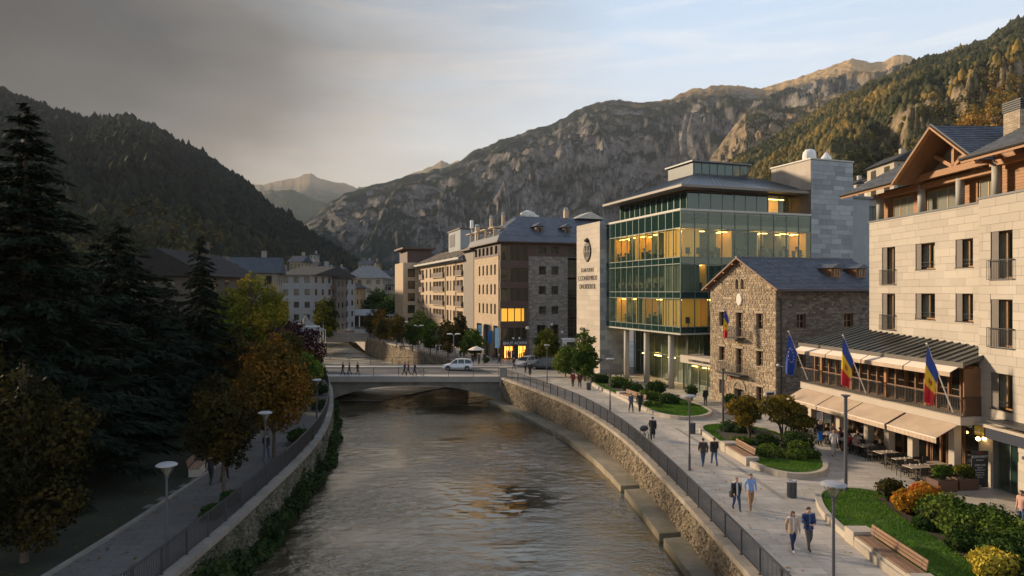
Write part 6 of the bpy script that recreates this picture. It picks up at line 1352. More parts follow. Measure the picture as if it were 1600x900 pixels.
broad_tree('maple_tree', 'brown green autumn maple in the lower left corner of the picture', at(38, 26.5), 26.5, 7.9, 2.5, .9, f_oldk, 13000, .15, 111, tb=.34, nc=26, trunk=.13)
broad_tree('maple_tree', 'slim trunked olive and amber maple beside the near left path lamp', at(350, 34.2), 34.2, 6.3, 1.75, 2.1, f_oldk, 9000, .14, 112, tb=.45, nc=18, trunk=.09)
broad_tree('maple_tree', 'bright amber maple with a full crown beside the left path', at(428, 43), 43, 7.9, 2.45, 2.1, f_amber, 13000, .16, 113, tb=.45, nc=26, trunk=.11)
broad_tree('small_tree', 'small yellowing tree near the bridge end of the left path', at(466, 55), 55, 5.0, 1.5, 1.6, f_olive, 4500, .17, 114, tb=.4, trunk=.07)
broad_tree('small_tree', 'thin sparse green tree beside the third left path lamp', at(478, 61), 61, 5.2, 1.3, 1.8, f_green, 3500, .17, 118, tb=.5, trunk=.06)
broad_tree('plum_tree', 'dark purple leaved plum tree behind the amber maple', at(462, 75), 75, 7.4, 3.3, 1.2, f_purple, 10000, .22, 115, nc=18)
broad_tree('poplar_tree', 'tall yellow green tree in front of the white house', at(392, 80), 80, 13.0, 4.3, 2.0, f_ygr, 15000, .24, 116, tb=.62, nc=24, trunk=.2)
broad_tree('poplar_tree', 'yellow green tree with orange patches beside the tallest yellow green tree', at(424, 86), 86, 11.8, 3.3, 1.5, f_ygr, 12000, .24, 117, tb=.72, nc=20, trunk=.2)
broad_tree('poplar_tree', 'greener crown left of the yellow green trees behind the pointed conifer', at(352, 76), 76, 10.6, 3.4, 1.5, f_ygr, 10000, .24, 119, tb=.35, nc=18, trunk=.2)
broad_tree('round_tree', 'rounded yellow green tree beside the river below the apartment houses', at(508, 152), 152, 9.4, 3.6, 1, f_ygr, 6000, .4, 120, tb=.25)
broad_tree('round_tree', 'dark green tree standing before the mansard apartment house', at(590, 215), 215, 12.0, 5, 1, f_shrub, 5000, .55, 121)
broad_tree('round_tree', 'dark tree screening the white square windowed apartment house', at(618, 200), 200, 10.0, 6, .5, f_green, 5000, .55, 122, tb=.2)
for i, (px, py_, Y, R, h, lb) in enumerate([(120, 0, 62, 4.5, 9, 'dark green tree mass between the two big cedars'), (-60, 0, 30, 3.5, 9, 'dark tree just outside the lower left corner'), (20, 0, 60, 5, 11, 'dark leafy tree far behind the huge left cedar'), (245, 0, 78, 4, 9, 'olive autumn tree in front of the stone gabled building'), (300, 0, 70, 3, 7.5, 'olive tree peeping between pointed conifer and gabled building')]):
    broad_tree('park_tree', lb, at(px, Y), Y, h, R, 1, f_oldk if i < 3 else f_olive, 8000, .28, 130 + i, tb=.15 if i < 3 else .25)
# hedges along the left rail
hd = [(286, 33.5, 'small clipped hedge against the left railing by the near maple'), (305, 37.0, 'round dark bush against the left railing'), (352, 47.5, 'boxy dark hedge beside the left railing below the amber maple'), (470, 0, ''), ]
for i, (x, y, rx, h, lb) in enumerate([(-13.9, 31.6, .55, .7, 'small yellowish bush against the left railing near the first lamp'), (-13.75, 33.3, .45, .9, 'round dark bush against the left railing next to the yellowish bush'), (-14.9, 47.5, .9, 1.1, 'boxy dark hedge against the left railing below the amber maple'), (-17.2, 60.5, .8, 1.1, 'dark hedge at the bend of the left railing'), (-19.6, 69.5, .9, 1.2, 'last dark hedge before the bridge on the left path')]): shrub('hedge', lb, x, y, rx, rx * 1.3, h, f_shrub, 1600, .12, 150 + i, z=0, tb=.35)
# ivy and grasses along the left wall foot, many clumps that read as one fringe
r = np.random.default_rng(9); C = []; NN = 15000; ys_ = r.uniform(20, 83, NN); fr_ = fbm(ys_ * .45, ys_ * 0, 3, 4); 
xs_ = np.interp(ys_, yL, xL) + r.uniform(.05, 1, NN) * (.25 + 1.7 * np.clip(fr_ - .25, 0, 1)); zz_ = np.array([zw(y) for y in ys_]) + .05 + r.uniform(0, 1, NN) ** 1.5 * (0.3 + 2.6 * np.clip(fbm(ys_ * .6 + 5, ys_ * 0, 3, 6) - .32, 0, 1)) * np.clip(1.3 - (xs_ - np.interp(ys_, yL, xL)) / 1.6, .1, 1)
V, F = leafquads(np.stack([xs_, ys_, zz_], 1), np.full(NN, .2), r, nrm=np.tile([.6, -.4, .7], (NN, 1))); solo(link('bank_vegetation', npmesh('bank_vegetation', V, F, f_ivy, tint=np.clip(fbm(xs_ * .9, ys_ * .9, 2, 5) * 1.2 - .1 + r.uniform(-.2, .2, NN), 0, 1)), kind='stuff'), 'dark green weeds and ivy growing along the foot of the left river wall', 'ground cover')
NN = 2500; ys_ = r.uniform(100, 118, NN); xs_ = np.interp(ys_, yR, xR) - r.uniform(0, 2.0, NN) ** 1.3; V, F = leafquads(np.stack([xs_, ys_, np.array([zw(y) for y in ys_]) + r.uniform(.1, 1.1, NN)], 1), np.full(NN, .35), r); solo(link('bank_vegetation', npmesh('bank_vegetation', V, F, f_ivy, tint=r.uniform(0, 1, NN)), kind='stuff'), 'scrub at the foot of the far curved river wall beyond the bridge', 'ground cover')
# --- right promenade planters
m_kerbp = M('planter kerb stone', (.40, .345, .28), .75, .12, .8, .08, bump=.2, bs=12)
m_soil = M('planter soil', (.05, .04, .025), .95, .3, 3)
m_lawnbase = M('lawn thatch', (.05, .10, .014), .95, .25, 1.5)
def closed(pts, n=90, s=3):
    p = np.array(pts + [pts[0]], float); d = np.r_[0, np.cumsum(np.hypot(*np.diff(p, axis=0).T))]; q = np.linspace(0, d[-1], n, endpoint=False); x = np.interp(q, d, p[:, 0]); y = np.interp(q, d, p[:, 1])
    for _ in range(s): x = (np.roll(x, 1) + 2 * x + np.roll(x, -1)) / 4; y = (np.roll(y, 1) + 2 * y + np.roll(y, -1)) / 4
    return list(zip(x, y))
def inset(P, d):
    n = len(P); out = []; A = sum(P[i][0] * P[(i + 1) % n][1] - P[(i + 1) % n][0] * P[i][1] for i in range(n)); sg = 1 if A > 0 else -1
    for i in range(n):
        a, b_ = P[i - 1], P[(i + 1) % n]; dx, dy = b_[0] - a[0], b_[1] - a[1]; L = math.hypot(dx, dy); out.append((P[i][0] - sg * dy / L * d, P[i][1] + sg * dx / L * d))
    return out
def inpoly(P, x, y):
    x = np.asarray(x); y = np.asarray(y); c = np.zeros(x.shape, bool); n = len(P)
    for i in range(n):
        x1, y1 = P[i]; x2, y2 = P[i - 1]; hit = ((y1 > y) != (y2 > y)) & (x < (x2 - x1) * (y - y1) / (y2 - y1 + 1e-12) + x1); c ^= hit
    return c
def planter(label, pts, h, kw, nper, seed, lawn_lab, soil=None, blades=22000, sm=3):
    P = closed(pts, nper * 2, sm); Q = inset(P, kw); t = T('planter', label, 'planter', (P[0][0], P[0][1], 0)); ox, oy = P[0]; n = len(P)
    for i in range(0, n, 2):
        idx = [i, (i + 1) % n, (i + 2) % n]; mb = MB(); lo = [P[j] for j in idx] + [Q[j] for j in idx[::-1]]
        mb.prism([(x - ox, y - oy) for x, y in lo], -.02, h + random.uniform(-.004, .004)); mb.build('kerb_stone', m_kerbp, t)
    mb = MB(); mb.add([(x - ox, y - oy, h - .05) for x, y in inset(P, kw * .8)], [tuple(range(n))]); mb.build('lawn_bed', m_lawnbase, t)
    r = np.random.default_rng(seed); xs = [p[0] for p in P]; ys = [p[1] for p in P]; x = r.uniform(min(xs), max(xs), blades * 3); y = r.uniform(min(ys), max(ys), blades * 3); k = inpoly(inset(P, kw + .04), x, y); x, y = x[k][:blades], y[k][:blades]; m = len(x)
    if soil: k = ~inpoly(soil, x, y); x, y = x[k], y[k]; m = len(x)
    a = r.uniform(0, 6.28, m); w = .02 + .012 * (y > 40); hh = r.uniform(.05, .10, m); lx, ly = r.normal(0, .03, m), r.normal(0, .03, m); z0 = h - .05
    V = np.stack([np.stack([x - np.cos(a) * w, y - np.sin(a) * w, np.full(m, z0)], 1), np.stack([x + np.cos(a) * w, y + np.sin(a) * w, np.full(m, z0)], 1), np.stack([x + lx, y + ly, z0 + hh], 1)], 1).reshape(-1, 3) - np.array([ox, oy, 0])
    link('grass', npmesh('grass', V, np.arange(m * 3).reshape(m, 3), f_grass, tint=np.clip(fbm(x * .7, y * .7, 3, seed) + r.uniform(-.3, .3, m), 0, 1)), t, kind='stuff')
    if soil: mb = MB(); mb.add([(a_ - ox, b_ - oy, h - .03) for a_, b_ in soil], [tuple(range(len(soil)))]); mb.build('soil_bed', m_soil, t)
    return P
p1 = [(15.1, 34.0), (15.6, 35.4), (17.3, 36.2), (19.2, 35.4), (20.3, 33.0), (21.4, 29.0), (22.2, 25.0), (22.6, 19.0), (14.8, 18.0), (14.2, 22.0), (13.95, 25.2), (14.05, 28.4), (14.45, 32.2)]
planter('near kerbed lawn with long shrub border and wooden bench along its edge', p1, .30, .28, 32, 1, '', soil=[(18.2, 34.2), (19.6, 33.0), (20.9, 29.0), (21.9, 25.0), (22.2, 19.2), (17.4, 19.2), (17.0, 24), (17.6, 27.5), (17.7, 31)], blades=36000)
p2 = [(13.9, 51.2), (14.6, 52.8), (16.6, 53.3), (18.6, 52.2), (19.6, 50.5), (19.7, 46), (19.3, 42), (18.3, 39.3), (16.9, 38.1), (15.4, 38.2), (14.5, 39.6), (14.0, 43)]
planter('middle kerbed planter with clipped mounds and twin golden small trees', p2, .32, .28, 30, 2, '', soil=[(15, 50.5), (17, 51.6), (18.9, 50.2), (19.0, 45), (18.6, 42), (17, 41.3), (15, 42.4), (14.6, 46)], blades=15000)
p3 = [(8.9, 77.5), (9.8, 79.3), (11.2, 78.6), (13.6, 74.2), (15.6, 68), (17.2, 62.5), (17.4, 58.5), (15.8, 56.0), (13.5, 55.6), (12.0, 58), (10.7, 66), (9.3, 73.5)]
planter('far long kerbed planter with round bushes in front of the glass building', p3, .30, .28, 34, 3, '', soil=[(10.0, 76), (11.5, 76), (13.9, 69), (14.6, 62.5), (12.6, 62), (11.3, 68)], blades=16000)
# shrubs of the near planter
sh = [(18.5, 33.4, .7, 1.2, f_olive, .2, 'sparse brown grassy shrub at the tip of the near border'), (18.3, 31.5, .8, 1.15, f_orange, .5, 'bright orange autumn shrub in the near border'), (19.3, 32.0, .65, 1.4, f_orange, .9, 'reddish twiggy shrub behind the orange shrub'), (19.0, 30.0, 1.15, 1.4, f_green, .5, 'tall green shrub right of the orange one'),
      (18.7, 28.2, 1.1, 1.3, f_green, .45, 'bright green leafy shrub in the middle of the near border'), (20.0, 28.6, 1.2, 1.3, f_shrub, .6, 'deep green shrub on the street side of the near border'), (19.5, 26.6, 1.3, 1.45, f_green, .4, 'large green shrub at the right edge of the near border'),
      (17.35, 24.7, .8, .95, f_yellow, .7, 'yellow variegated shrub beside the lawn at the bottom right'), (20.9, 25.2, 1.5, 1.4, f_green, .3, 'big dark green shrub at the lower right corner'), (18.5, 25.6, 1.1, 1.15, f_shrub, .55, 'mid green shrub just right of the yellow variegated one'), (17.9, 29.6, .5, .5, f_shrub, .5, 'low green cushion at the lawn side of the border'), (19.0, 23.6, 1.4, 1.2, f_green, .4, 'dark leafy shrub cut by the bottom edge of the picture'), (17.9, 27.0, .7, .8, f_shrub, .4, 'low rounded shrub on the lawn edge behind the yellow one')]
for i, (x, y, rr, h, fm, tb, lb) in enumerate(sh): shrub('border_shrub', lb, x, y, rr, rr, h, fm, 5200 if i else 1500, .115, 200 + i, z=.25, nc=14, tb=tb)
# mounds of the middle planter
for i, (x, y, rx, h, fm, lb) in enumerate([(16.5, 50.2, 1.5, .75, f_shrub, 'long low dark hedge behind the lawn of the middle planter'), (15.5, 46.2, .9, .5, f_green, 'low grey green mound beside the middle bench'), (17.0, 45.6, 1.0, .8, f_shrub, 'dark bush under the left golden small tree'), (18.6, 44.6, 1.15, 1.25, f_shrub, 'tall rounded dark bush on the street side of the middle planter'),
        (16.0, 42.6, .95, .8, f_green, 'bright green clipped mound facing the promenade'), (17.3, 41.9, .8, .65, f_green, 'small green mound at the round end of the middle planter'), (18.3, 42.1, .75, .6, f_shrub, 'small dark mound at the street side round end'), (14.95, 44.4, .35, .6, f_shrub, 'tiny dark cone bush behind the bench end'), (18.2, 43.4, .8, .9, f_green, 'rounded mid green mound in the centre of the middle planter')]):
    shrub('clipped_bush', lb, x, y, rx, rx * .9, h, fm, 3200, .09, 230 + i, z=.22, nc=7, tb=.5)
def cloud_tree(lb, x, y, clumps, seed):
    t = T('small_tree', lb, 'tree', (x, y, .25)); V, F, ti = crown(clumps, 6500, .12, seed, shell=.7, tbase=.42, tv_=.2); link('crown', npmesh('crown', V, F, f_gold, tint=ti), t); mb = MB()
    for c in clumps: mb.tube([(0, 0, 0), (c[0] * .25, c[1] * .25, c[2] * .45), (c[0] * .9, c[1] * .9, c[2] - c[4] * .4)], [.07, .05, .02], 6)
    mb.build('trunk', m_bark, t)
cloud_tree('small golden cloud pruned tree on the left in the middle planter', 16.6, 47.6, [(-.9, .2, 2.1, .65, .55), (-.2, .1, 2.5, .6, .5), (-.5, -.2, 1.45, .6, .45), (.25, -.1, 1.8, .55, .5), (.1, .5, 2.0, .5, .4)], 301)
cloud_tree('wider golden cloud pruned tree with flat right clump in the middle planter', 18.4, 46.4, [(-.9, 0, 2.5, .75, .55), (0, .2, 2.7, .8, .5), (.9, 0, 2.25, .7, .45), (1.1, -.2, 1.45, 1.0, .4), (-.4, -.3, 1.8, .65, .45)], 302)
for i, (x, y, rx, h, fm, lb) in enumerate([(10.2, 77.4, 1.4, 1.0, f_shrub, 'dark clipped hedge at the far tip of the far planter'), (11.6, 73.2, 1.5, 1.3, f_green, 'wide green bush near the far end of the far planter'), (12.2, 69.0, 1.3, 1.1, f_shrub, 'dark green dome near the column of the glass building'), (13.9, 66.2, 1.15, 1.9, f_shrub, 'tallest round dark bush before the third column'),
        (12.9, 64.3, 1.3, 1.0, f_green, 'yellow flowered bush mass behind the far bench'), (14.4, 62.8, 1.1, 1.0, f_shrub, 'round green bush at the lawn of the far planter'), (12.6, 61.2, .9, .5, f_green, 'low bright cushion on the lawn of the far planter')]):
    shrub('clipped_bush', lb, x, y, rx, rx * .9, h, fm, 2600, .13, 250 + i, z=.22, nc=7, tb=.5)
# street trees on the right bank
broad_tree('small_tree', 'slender green tree with pointed crown beside the pale slab wall', at(914, 80.5), 80.5, 6.3, 1.9, .6, f_green, 8000, .19, 320, tb=.35, nc=18, shape='column', trunk=.09)
broad_tree('small_tree', 'short olive green tree just left of the slender pointed tree', at(884, 84), 84, 4.1, 1.5, .6, f_green, 3500, .19, 321, tb=.6, trunk=.08)
broad_tree('small_tree', 'golden green dense tree in front of the grey stone corner building', at(856, 100), 100, 5.3, 2.1, .3, f_ygr, 8000, .22, 322, tb=.22, nc=16, trunk=.1)
ft = [(738, 104, 5.0, 1.9, 'green'), (700, 108, 6.3, 2.0, 'olive'), (672, 113, 6.2, 1.6, 'dark green'), (645, 120, 4.8, 1.5, 'dull green'), (620, 128, 6.5, 2.2, 'brown green'), (600, 134, 5.5, 2.0, 'dull olive'), (594, 146, 7.2, 2.0, 'orange'), (585, 152, 6.5, 2.4, 'yellow olive'), (720, 112, 7.2, 1.6, 'tall olive'), (655, 140, 7.0, 2.4, 'far green')]
for i, (px, Y, h, R, c) in enumerate(ft): broad_tree('street_tree', '%s street tree, number %s from the bridge on the terrace beyond it' % (c, ['one', 'three', 'four', 'six', 'seven', 'eight', 'nine', 'ten', 'two', 'five'][i]), at(px, Y), Y, h, R, 1.3, f_amber if c == 'orange' else f_olive if 'olive' in c or 'brown' in c else f_green, 3800, .25, 340 + i, tb=.3, group='street trees on the terrace beyond the bridge', trunk=.08)
for x, y, lb in ((17.4, 65.9, 'dark climbing plant left of the arched house door'), (18.9, 60.9, 'tall potted conical shrub right of the arched house door')):
    shrub('potted_shrub', lb, x + (0 if x < 18 else .6), y, .45, .45, 1.7, f_shrub, 900, .13, int(x * 7), z=.0, nc=5)

# fallen leaves and scraps on the paving
r = np.random.default_rng(31); n = 900; y = r.uniform(20, 82, n); x = np.interp(y, yR, xR) + 1.0 + r.uniform(0, 1, n) ** 1.6 * 11
V, F = leafquads(np.stack([x, y, np.full(n, .02)], 1), np.full(n, .09), r, nrm=np.tile([0, 0, 6.], (n, 1))); solo(link('fallen_leaves', npmesh('fallen_leaves', V, F, f_orange, tint=r.uniform(0, 1, n)), kind='stuff'), 'scattered fallen autumn leaves on the pale promenade paving', 'leaves')
n = 1500; y = r.uniform(18, 82, n); x = np.interp(y, yL, xL) - 1.0 - r.uniform(0, 7, n); V, F = leafquads(np.stack([x, y, np.full(n, .02)], 1), np.full(n, .10), r, nrm=np.tile([0, 0, 6.], (n, 1))); solo(link('fallen_leaves', npmesh('fallen_leaves', V, F, f_amber, tint=r.uniform(.2, 1, n)), kind='stuff'), 'fallen leaves strewn along the dark left path and lawn', 'leaves')

for i, (px, Y, R, h, fm, tb, lb) in enumerate([(445, 68, 2.2, 6.8, f_olive, .5, 'rusty olive tree behind the bright amber maple'), (372, 60, 2.3, 7.2, f_oldk, .6, 'dark olive tree between the pointed conifer and the amber maple'), (405, 52, 1.7, 5.6, f_amber, .25, 'rust brown small tree left of the bright amber maple'), (486, 66, 1.4, 4.8, f_oldk, .5, 'dark bushy tree near the bridge end on the left bank'), (335, 46, 1.6, 5.0, f_oldk, .55, 'low dark olive tree behind the near maple beside the path')]):
    broad_tree('park_tree', lb, at(px, Y), Y, h, R, 1.2, fm, 7000, .17, 160 + i, tb=tb, nc=18, trunk=.08)
# ================================================================ STREET FURNITURE
m_pole = M('lamp pole paint', (.085, .085, .10), .45, .06, 1, metal=.2)
m_cap = M('lamp cap', (.30, .30, .31), .45, .08, 1)
m_lens = MG('lamp lens', (.9, .85, .75), .5, 1.45, body=(.3, .27, .2))
def lamp_a(label, x, y, h=4.35, s=1.0, head=True, z=0):
    t = T('street_lamp', label, 'street lamp', (x, y, z), random.random(), group='street lamps along the river')
    mb = MB(); mb.lathe([(.11, 0), (.11, .03), (.075, .06), (.07, .9), (.052, 1.0), (.045, h - .62)], 12); mb.build('pole', m_pole, t, smooth=False)
    mb = MB(); mb.lathe([(.05, h - .62), (.065, h - .58), (.065, h - .5)], 12); mb.build('collar', m_pole, t)
    for k in range(3):
        a = k * 2.094; mb = MB(); mb.bar((.05 * math.cos(a), .05 * math.sin(a), h - .55), (.33 * s * math.cos(a), .33 * s * math.sin(a), h - .13), .03, .02); mb.build('strut', m_pole, t)
    mb = MB(); mb.lathe([(.05, h - .5), (.10, h - .42), (.26 * s, h - .14)], 14); mb.build('lens', m_lens, t)
    mb = MB(); mb.lathe([(.27 * s, h - .14), (.41 * s, h - .11), (.41 * s, h - .075), (.31 * s, h - .02), (.14 * s, h), (.01, h + .005)], 20); mb.build('lamp_cap', m_cap, t, smooth=False)
    return t
lamp_a('tall near street lamp with wide disc head in front of the walking couple', 10.5, 22.3, 4.3)
lamp_a('grey disc headed street lamp beside the pair walking away in dark jackets', 10.45, 40.2, 4.45)
lamp_a('thin street lamp by the far planter and its curved bench', 8.6, 59.9, 4.7, .9)
lamp_a('slim street lamp near the bridge corner in front of the black car', 4.0, 78, 4.5, .9)
lamp_a('near left bank street lamp standing inside the railing by the dark lawn', -13.25, 26.2, 3.95, .95)
lamp_a('left bank street lamp beside the amber maple', -13.95, 38.6, 3.75, .95)
lamp_a('third left bank street lamp near the bend of the railing', -15.7, 54.9, 3.5, .95)
def lamp_plain(label, x, y, h, flat=True):
    t = T('street_lamp', label, 'street lamp', (x, y, .0)); mb = MB(); mb.lathe([(.14, 0), (.14, .03), (.09, .05), (.085, h - .12)], 12); mb.build('pole', m_pole, t)
    if flat: mb = MB(); mb.lathe([(.09, h - .12), (.24, h - .03), (.24, h)], 12); mb.build('lamp_head', m_pole, t)
    else: mb = MB(); mb.box(-.1, .1, -.1, .1, h - .12, h); mb.build('lamp_head', m_dark, t)
lamp_plain('tall plain steel lamp post rising from the near lawn in front of the awnings', 17.15, 35.1, 5.2); lamp_plain('thin dark post on the middle planter lawn in front of the stone house', 16.25, 52.6, 4.6, False)
def lamp_ball(label, x, y, h, n=1):
    t = T('street_lamp', label, 'street lamp', (x, y, .0)); mb = MB(); mb.lathe([(.12, 0), (.12, .5), (.06, .6), (.05, h)], 10); mb.build('pole', m_pole, t); mb = MB(); mb.ball((0, 0, h + .22), .24, 10, 8); mb.build('globe', m_white, t); mb = MB(); mb.lathe([(.26, h + .24), (.1, h + .5), (.02, h + .55)], 10); mb.build('cap', m_pole, t)
lamp_ball('black lamp post with white globe at the left edge of the grey stone wall', at(824, 100), 100, 5.0); lamp_ball('white globe lamp behind the golden green tree', at(862, 103), 103, 5.4); lamp_ball('white globe lamp post by the phone kiosk', at(878, 101), 101, 4.3)
def lamp_double(label, x, y, h):
    t = T('street_lamp', label, 'street lamp', (x, y, .0), group='double armed lamps on the far terrace'); mb = MB(); mb.lathe([(.1, 0), (.1, 1), (.06, 1.1), (.05, h)], 8); mb.build('pole', M('blue grey pole', (.16, .19, .26), .5, .1, 1), t)
    for s_ in (-1, 1): mb = MB(); mb.bar((0, 0, h - .1), (s_ * .35, 0, h + .02), .05, .05); mb.lathe([(.05, h), (.42, h + .05), (.42, h + .14), (.1, h + .2)], 12, (s_ * .62, 0, 0)); mb.build('lamp_arm', m_white, t)
for i, (px, Y, h) in enumerate([(709, 104, 4.0), (682, 112, 4.2), (653, 122, 4.4), (630, 132, 4.6), (609, 142, 4.8)]): lamp_double('%s double headed white lamp from the bridge on the far terrace' % ['nearest', 'second', 'third', 'fourth', 'farthest'][i], at(px, Y), Y, h)
t = T('street_lamp', 'tall thin pale mast with a flat arm on the left bank at the bridge', 'street lamp', (at(498, 84) - .3, 85, 0)); mb = MB(); mb.tube([(0, 0, 0), (0, 0, 6.2)], .06, 8); mb.build('pole', m_copingL, t); mb = MB(); mb.box(-1.6, .1, -.15, .15, 6.15, 6.28); mb.build('lamp_arm', m_white, t)
t = T('street_lamp', 'pale lamp mast upstream by the far left bank', 'street lamp', (at(505, 150), 150, 0)); mb = MB(); mb.tube([(0, 0, 0), (0, 0, 6)], .13, 8); mb.build('pole', m_white, t); mb = MB(); mb.box(-.5, .5, -.2, .2, 6, 6.2); mb.build('lamp_head', m_white, t)
t = T('white_canopy', 'white tent canopy and pale kiosk on the far left bank below the grey block', 'tent', (at(478, 140), 140, 0)); mb = MB(); mb.lathe([(4.2, 2.6), (2.4, 3.4), (.8, 4.4), (.1, 5.8)], 12); mb.build('canopy', M('tent cloth', (.20, .19, .175), .8, .1, 1), t); mb = MB(); [mb.tube([(4 * math.cos(k * 1.05), 4 * math.sin(k * 1.05), 0), (4 * math.cos(k * 1.05), 4 * math.sin(k * 1.05), 2.6)], .08, 6) for k in range(6)]; mb.build('post', m_white, t)
def litter_bin(label, x, y):
    t = T('litter_bin', label, 'bin', (x, y, 0), .3, group='round litter bins on the promenade'); mb = MB(); mb.lathe([(.24, 0), (.24, .04), (.215, .05), (.225, .80)], 20); mb.build('body', M('bin steel', (.07, .075, .08), .45, .1, 1, metal=.3), t); mb = MB(); mb.lathe([(.235, .80), (.235, .86), (.17, .87), (.16, .84)], 20); mb.build('rim', m_cap, t)
    for k in range(18): a = k * .349; mb = MB(); mb.bar((.226 * math.cos(a), .226 * math.sin(a), .08), (.232 * math.cos(a), .232 * math.sin(a), .78), .012, .02); mb.build('rib', m_pole, t)
litter_bin('round steel litter bin between the near lawn and the middle planter', 14.3, 34.9); litter_bin('round steel litter bin at the tip of the middle planter', 13.35, 50.6); litter_bin('round bin beside the pair in red jackets near the slender tree', 8.2, 73.0)
# benches
m_slat = M('weathered bench slat', (.235, .135, .08), .7, .25, 1.5, .18, stretch=(6, 1, 6), bump=.2, bs=12)
def wood_bench(label, p, q, back=True, w=.62, group=None, block=True):
    p, q = Vector((*p, 0)), Vector((*q, 0)); L = (q - p).length; a = math.atan2(q.y - p.y, q.x - p.x); t = T('wooden_bench', label, 'bench', p, a, group=group)   # local x along bench, +y towards lawn
    for k in range(6): mb = MB(); y = -.02 - w + .05 + k * w / 6; mb.box(0, L, y, y + w / 6 - .018, .46, .50); mb.build('seat_slat', m_slat, t)
    if back:
        for k in range(3): mb = MB(); mb.bar((0, .04 + k * .03, .62 + k * .13), (L, .04 + k * .03, .62 + k * .13), .035, .11, up=(0, .1, 1)); mb.build('back_slat', m_slat, t)
        for x in (.3, L / 2, L - .3): mb = MB(); mb.bar((x, .0, .44), (x, .12, .95), .05, .03, up=(1, 0, 0)); mb.build('back_bracket', m_dark, t)
    mb = MB(); mb.box(.02, L - .02, -w - .02, .0, .0, .44); mb.build('stone_base', m_kerbp, t)
    if block: mb = MB(); mb.box(L + .01, L + .4, -w - .05, .15, 0, .5); mb.build('end_block', m_kerbp, t); mb = MB(); mb.box(-.75, -.01, -w - .05, .25, 0, .62); mb.build('end_block', m_kerbp, t)
    return t
wood_bench('long slatted wooden bench with back set on the kerb of the near lawn', (14.72, 28.1), (14.72, 24.3))
wood_bench('slatted bench set into the kerb of the middle planter', (14.55, 44.6), (14.75, 41.6)); wood_bench('reddish wooden bench at the edge of the far planter', (11.2, 67.3), (12.35, 63.2))
wood_bench('small grey bench on the paving near the tip of the far planter', (17.4, 56.2), (18.3, 58.0), block=False); wood_bench('dark bench on the left bank lawn beside the path', (-18.3, 38.6), (-18.7, 40.4), block=False)
# drain cover, kiosk, planters, menu board, house sign
t = T('drain_cover', 'small dark drain grate in the paving before the restaurant tables', 'drain', (20.9, 37.9, 0)); mb = MB(); mb.box(-.35, .35, -.16, .16, .0, .012); mb.build('frame', m_dark, t)
for k in range(6): mb = MB(); mb.box(-.3 + k * .11, -.25 + k * .11, -.13, .13, .012, .02); mb.build('bar', m_pole, t)
m_box = M('brown planter box', (.085, .042, .028), .6, .1, 1)
for i, (x, y, lb) in enumerate([(22.75, 36.15, 'left'), (24.1, 36.5, 'right')]):
    t = T('planter_box', '%s of the two brown square planter boxes beside the menu board' % lb, 'planter', (x, y, 0), .1, group='brown planter boxes by the menu board')
    for (a, b_, c, d) in ((-.55, .55, -.45, -.41), (-.55, .55, .41, .45), (-.55, -.51, -.41, .41), (.51, .55, -.41, .41)): mb = MB(); mb.box(a, b_, c, d, .02, .62); mb.build('side', m_box, t)
    mb = MB(); mb.box(-.5, .5, -.4, .4, .05, .55); mb.build('soil', m_soil, t); shrub('box_shrub', 'yellow green round shrub in the %s brown planter box' % lb, x, y, .6, .5, .85, f_ygr if i else f_green, 3200, .085, 400 + i, z=.5, nc=9, tb=.3)
t = T('menu_board', 'tall black menu board with white and red lettering leaning by the hotel pillar', 'sign', (25.05, 36.55, 0), .12); mb = MB(); mb.box(-.48, .48, 0, .05, .03, 1.98); mb.build('panel', m_dark, t)
m_red = M('red lettering', (.5, .05, .04), .6)
for tx, z, s_, m in (('NUNIRI W', 1.83, .10, m_red), ('BUNUARST', 1.62, .19, m_white), ('Bonumies', 1.47, .11, m_white), ('STME SCER', 1.18, .13, m_white), ('Somariur', 1.06, .09, m_white), ('Umcaribu omiar', .94, .09, m_white), ('Conso bursia', .80, .09, m_white), ('Mamsem oriet', .68, .09, m_white), ('Conomoi', .56, .09, m_white), ('nunru', .10, .07, m_white)): text_obj(tx, s_, m, t, (0, -.004, z), (R_(90), 0, 0), extr=.003)
t = T('notice_board', 'white and navy notice board beside the window of the stone house', 'sign', (at(1201, 58), 57.6, 0), .2); mb = MB(); mb.box(-.5, .5, 0, .06, .8, 2.1); mb.build('panel', m_white, t); mb = MB(); mb.box(-.32, .32, -.02, -.002, 1.55, 2.0); mb.build('blue_plate', m_navy, t); mb = MB(); mb.box(-.35, -.05, -.02, -.002, .9, 1.35); mb.box(.02, .3, -.02, -.002, 1.1, 1.4); mb.build('poster', m_grey, t); mb = MB(); mb.box(-.46, -.4, .01, .05, 0, .8); mb.box(.4, .46, .01, .05, 0, .8); mb.build('leg', m_pole, t)
text_obj('CASOL NUR', .12, m_white, t, (0, -.024, 1.72), (R_(90), 0, 0), extr=.002)
t = T('kiosk', 'white topped information kiosk by the grey stone corner building', 'kiosk', (at(889, 97.8), 99, 0), .1); mb = MB(); mb.box(-1.0, 1.0, -.9, .9, 3.3, 3.75); mb.build('roof', m_white, t); mb = MB(); mb.box(-.95, -.35, -.8, .8, 0, 3.28); mb.build('side_panel', m_white, t); mb = MB(); mb.box(-.33, .85, -.6, .7, 0, 3.28); mb.build('dark_front', m_dark, t); text_obj('MUTACIDER', .30, M('blue red lettering', (.2, .1, .3), .6), t, (0, -.91, 3.42), (R_(90), 0, 0), extr=.005)
t = T('wall_lantern', 'small white wall lamp and pipe bracket on the corner of the stone house', 'lamp', (22.6, 57.8, 4.3)); mb = MB(); mb.ball((-.1, 0, 0), .12, 8, 6); mb.build('globe', m_white, t); mb = MB(); mb.bar((0, 0, -.05), (.35, .0, -.15), .04, .04); mb.build('bracket', m_white, t)
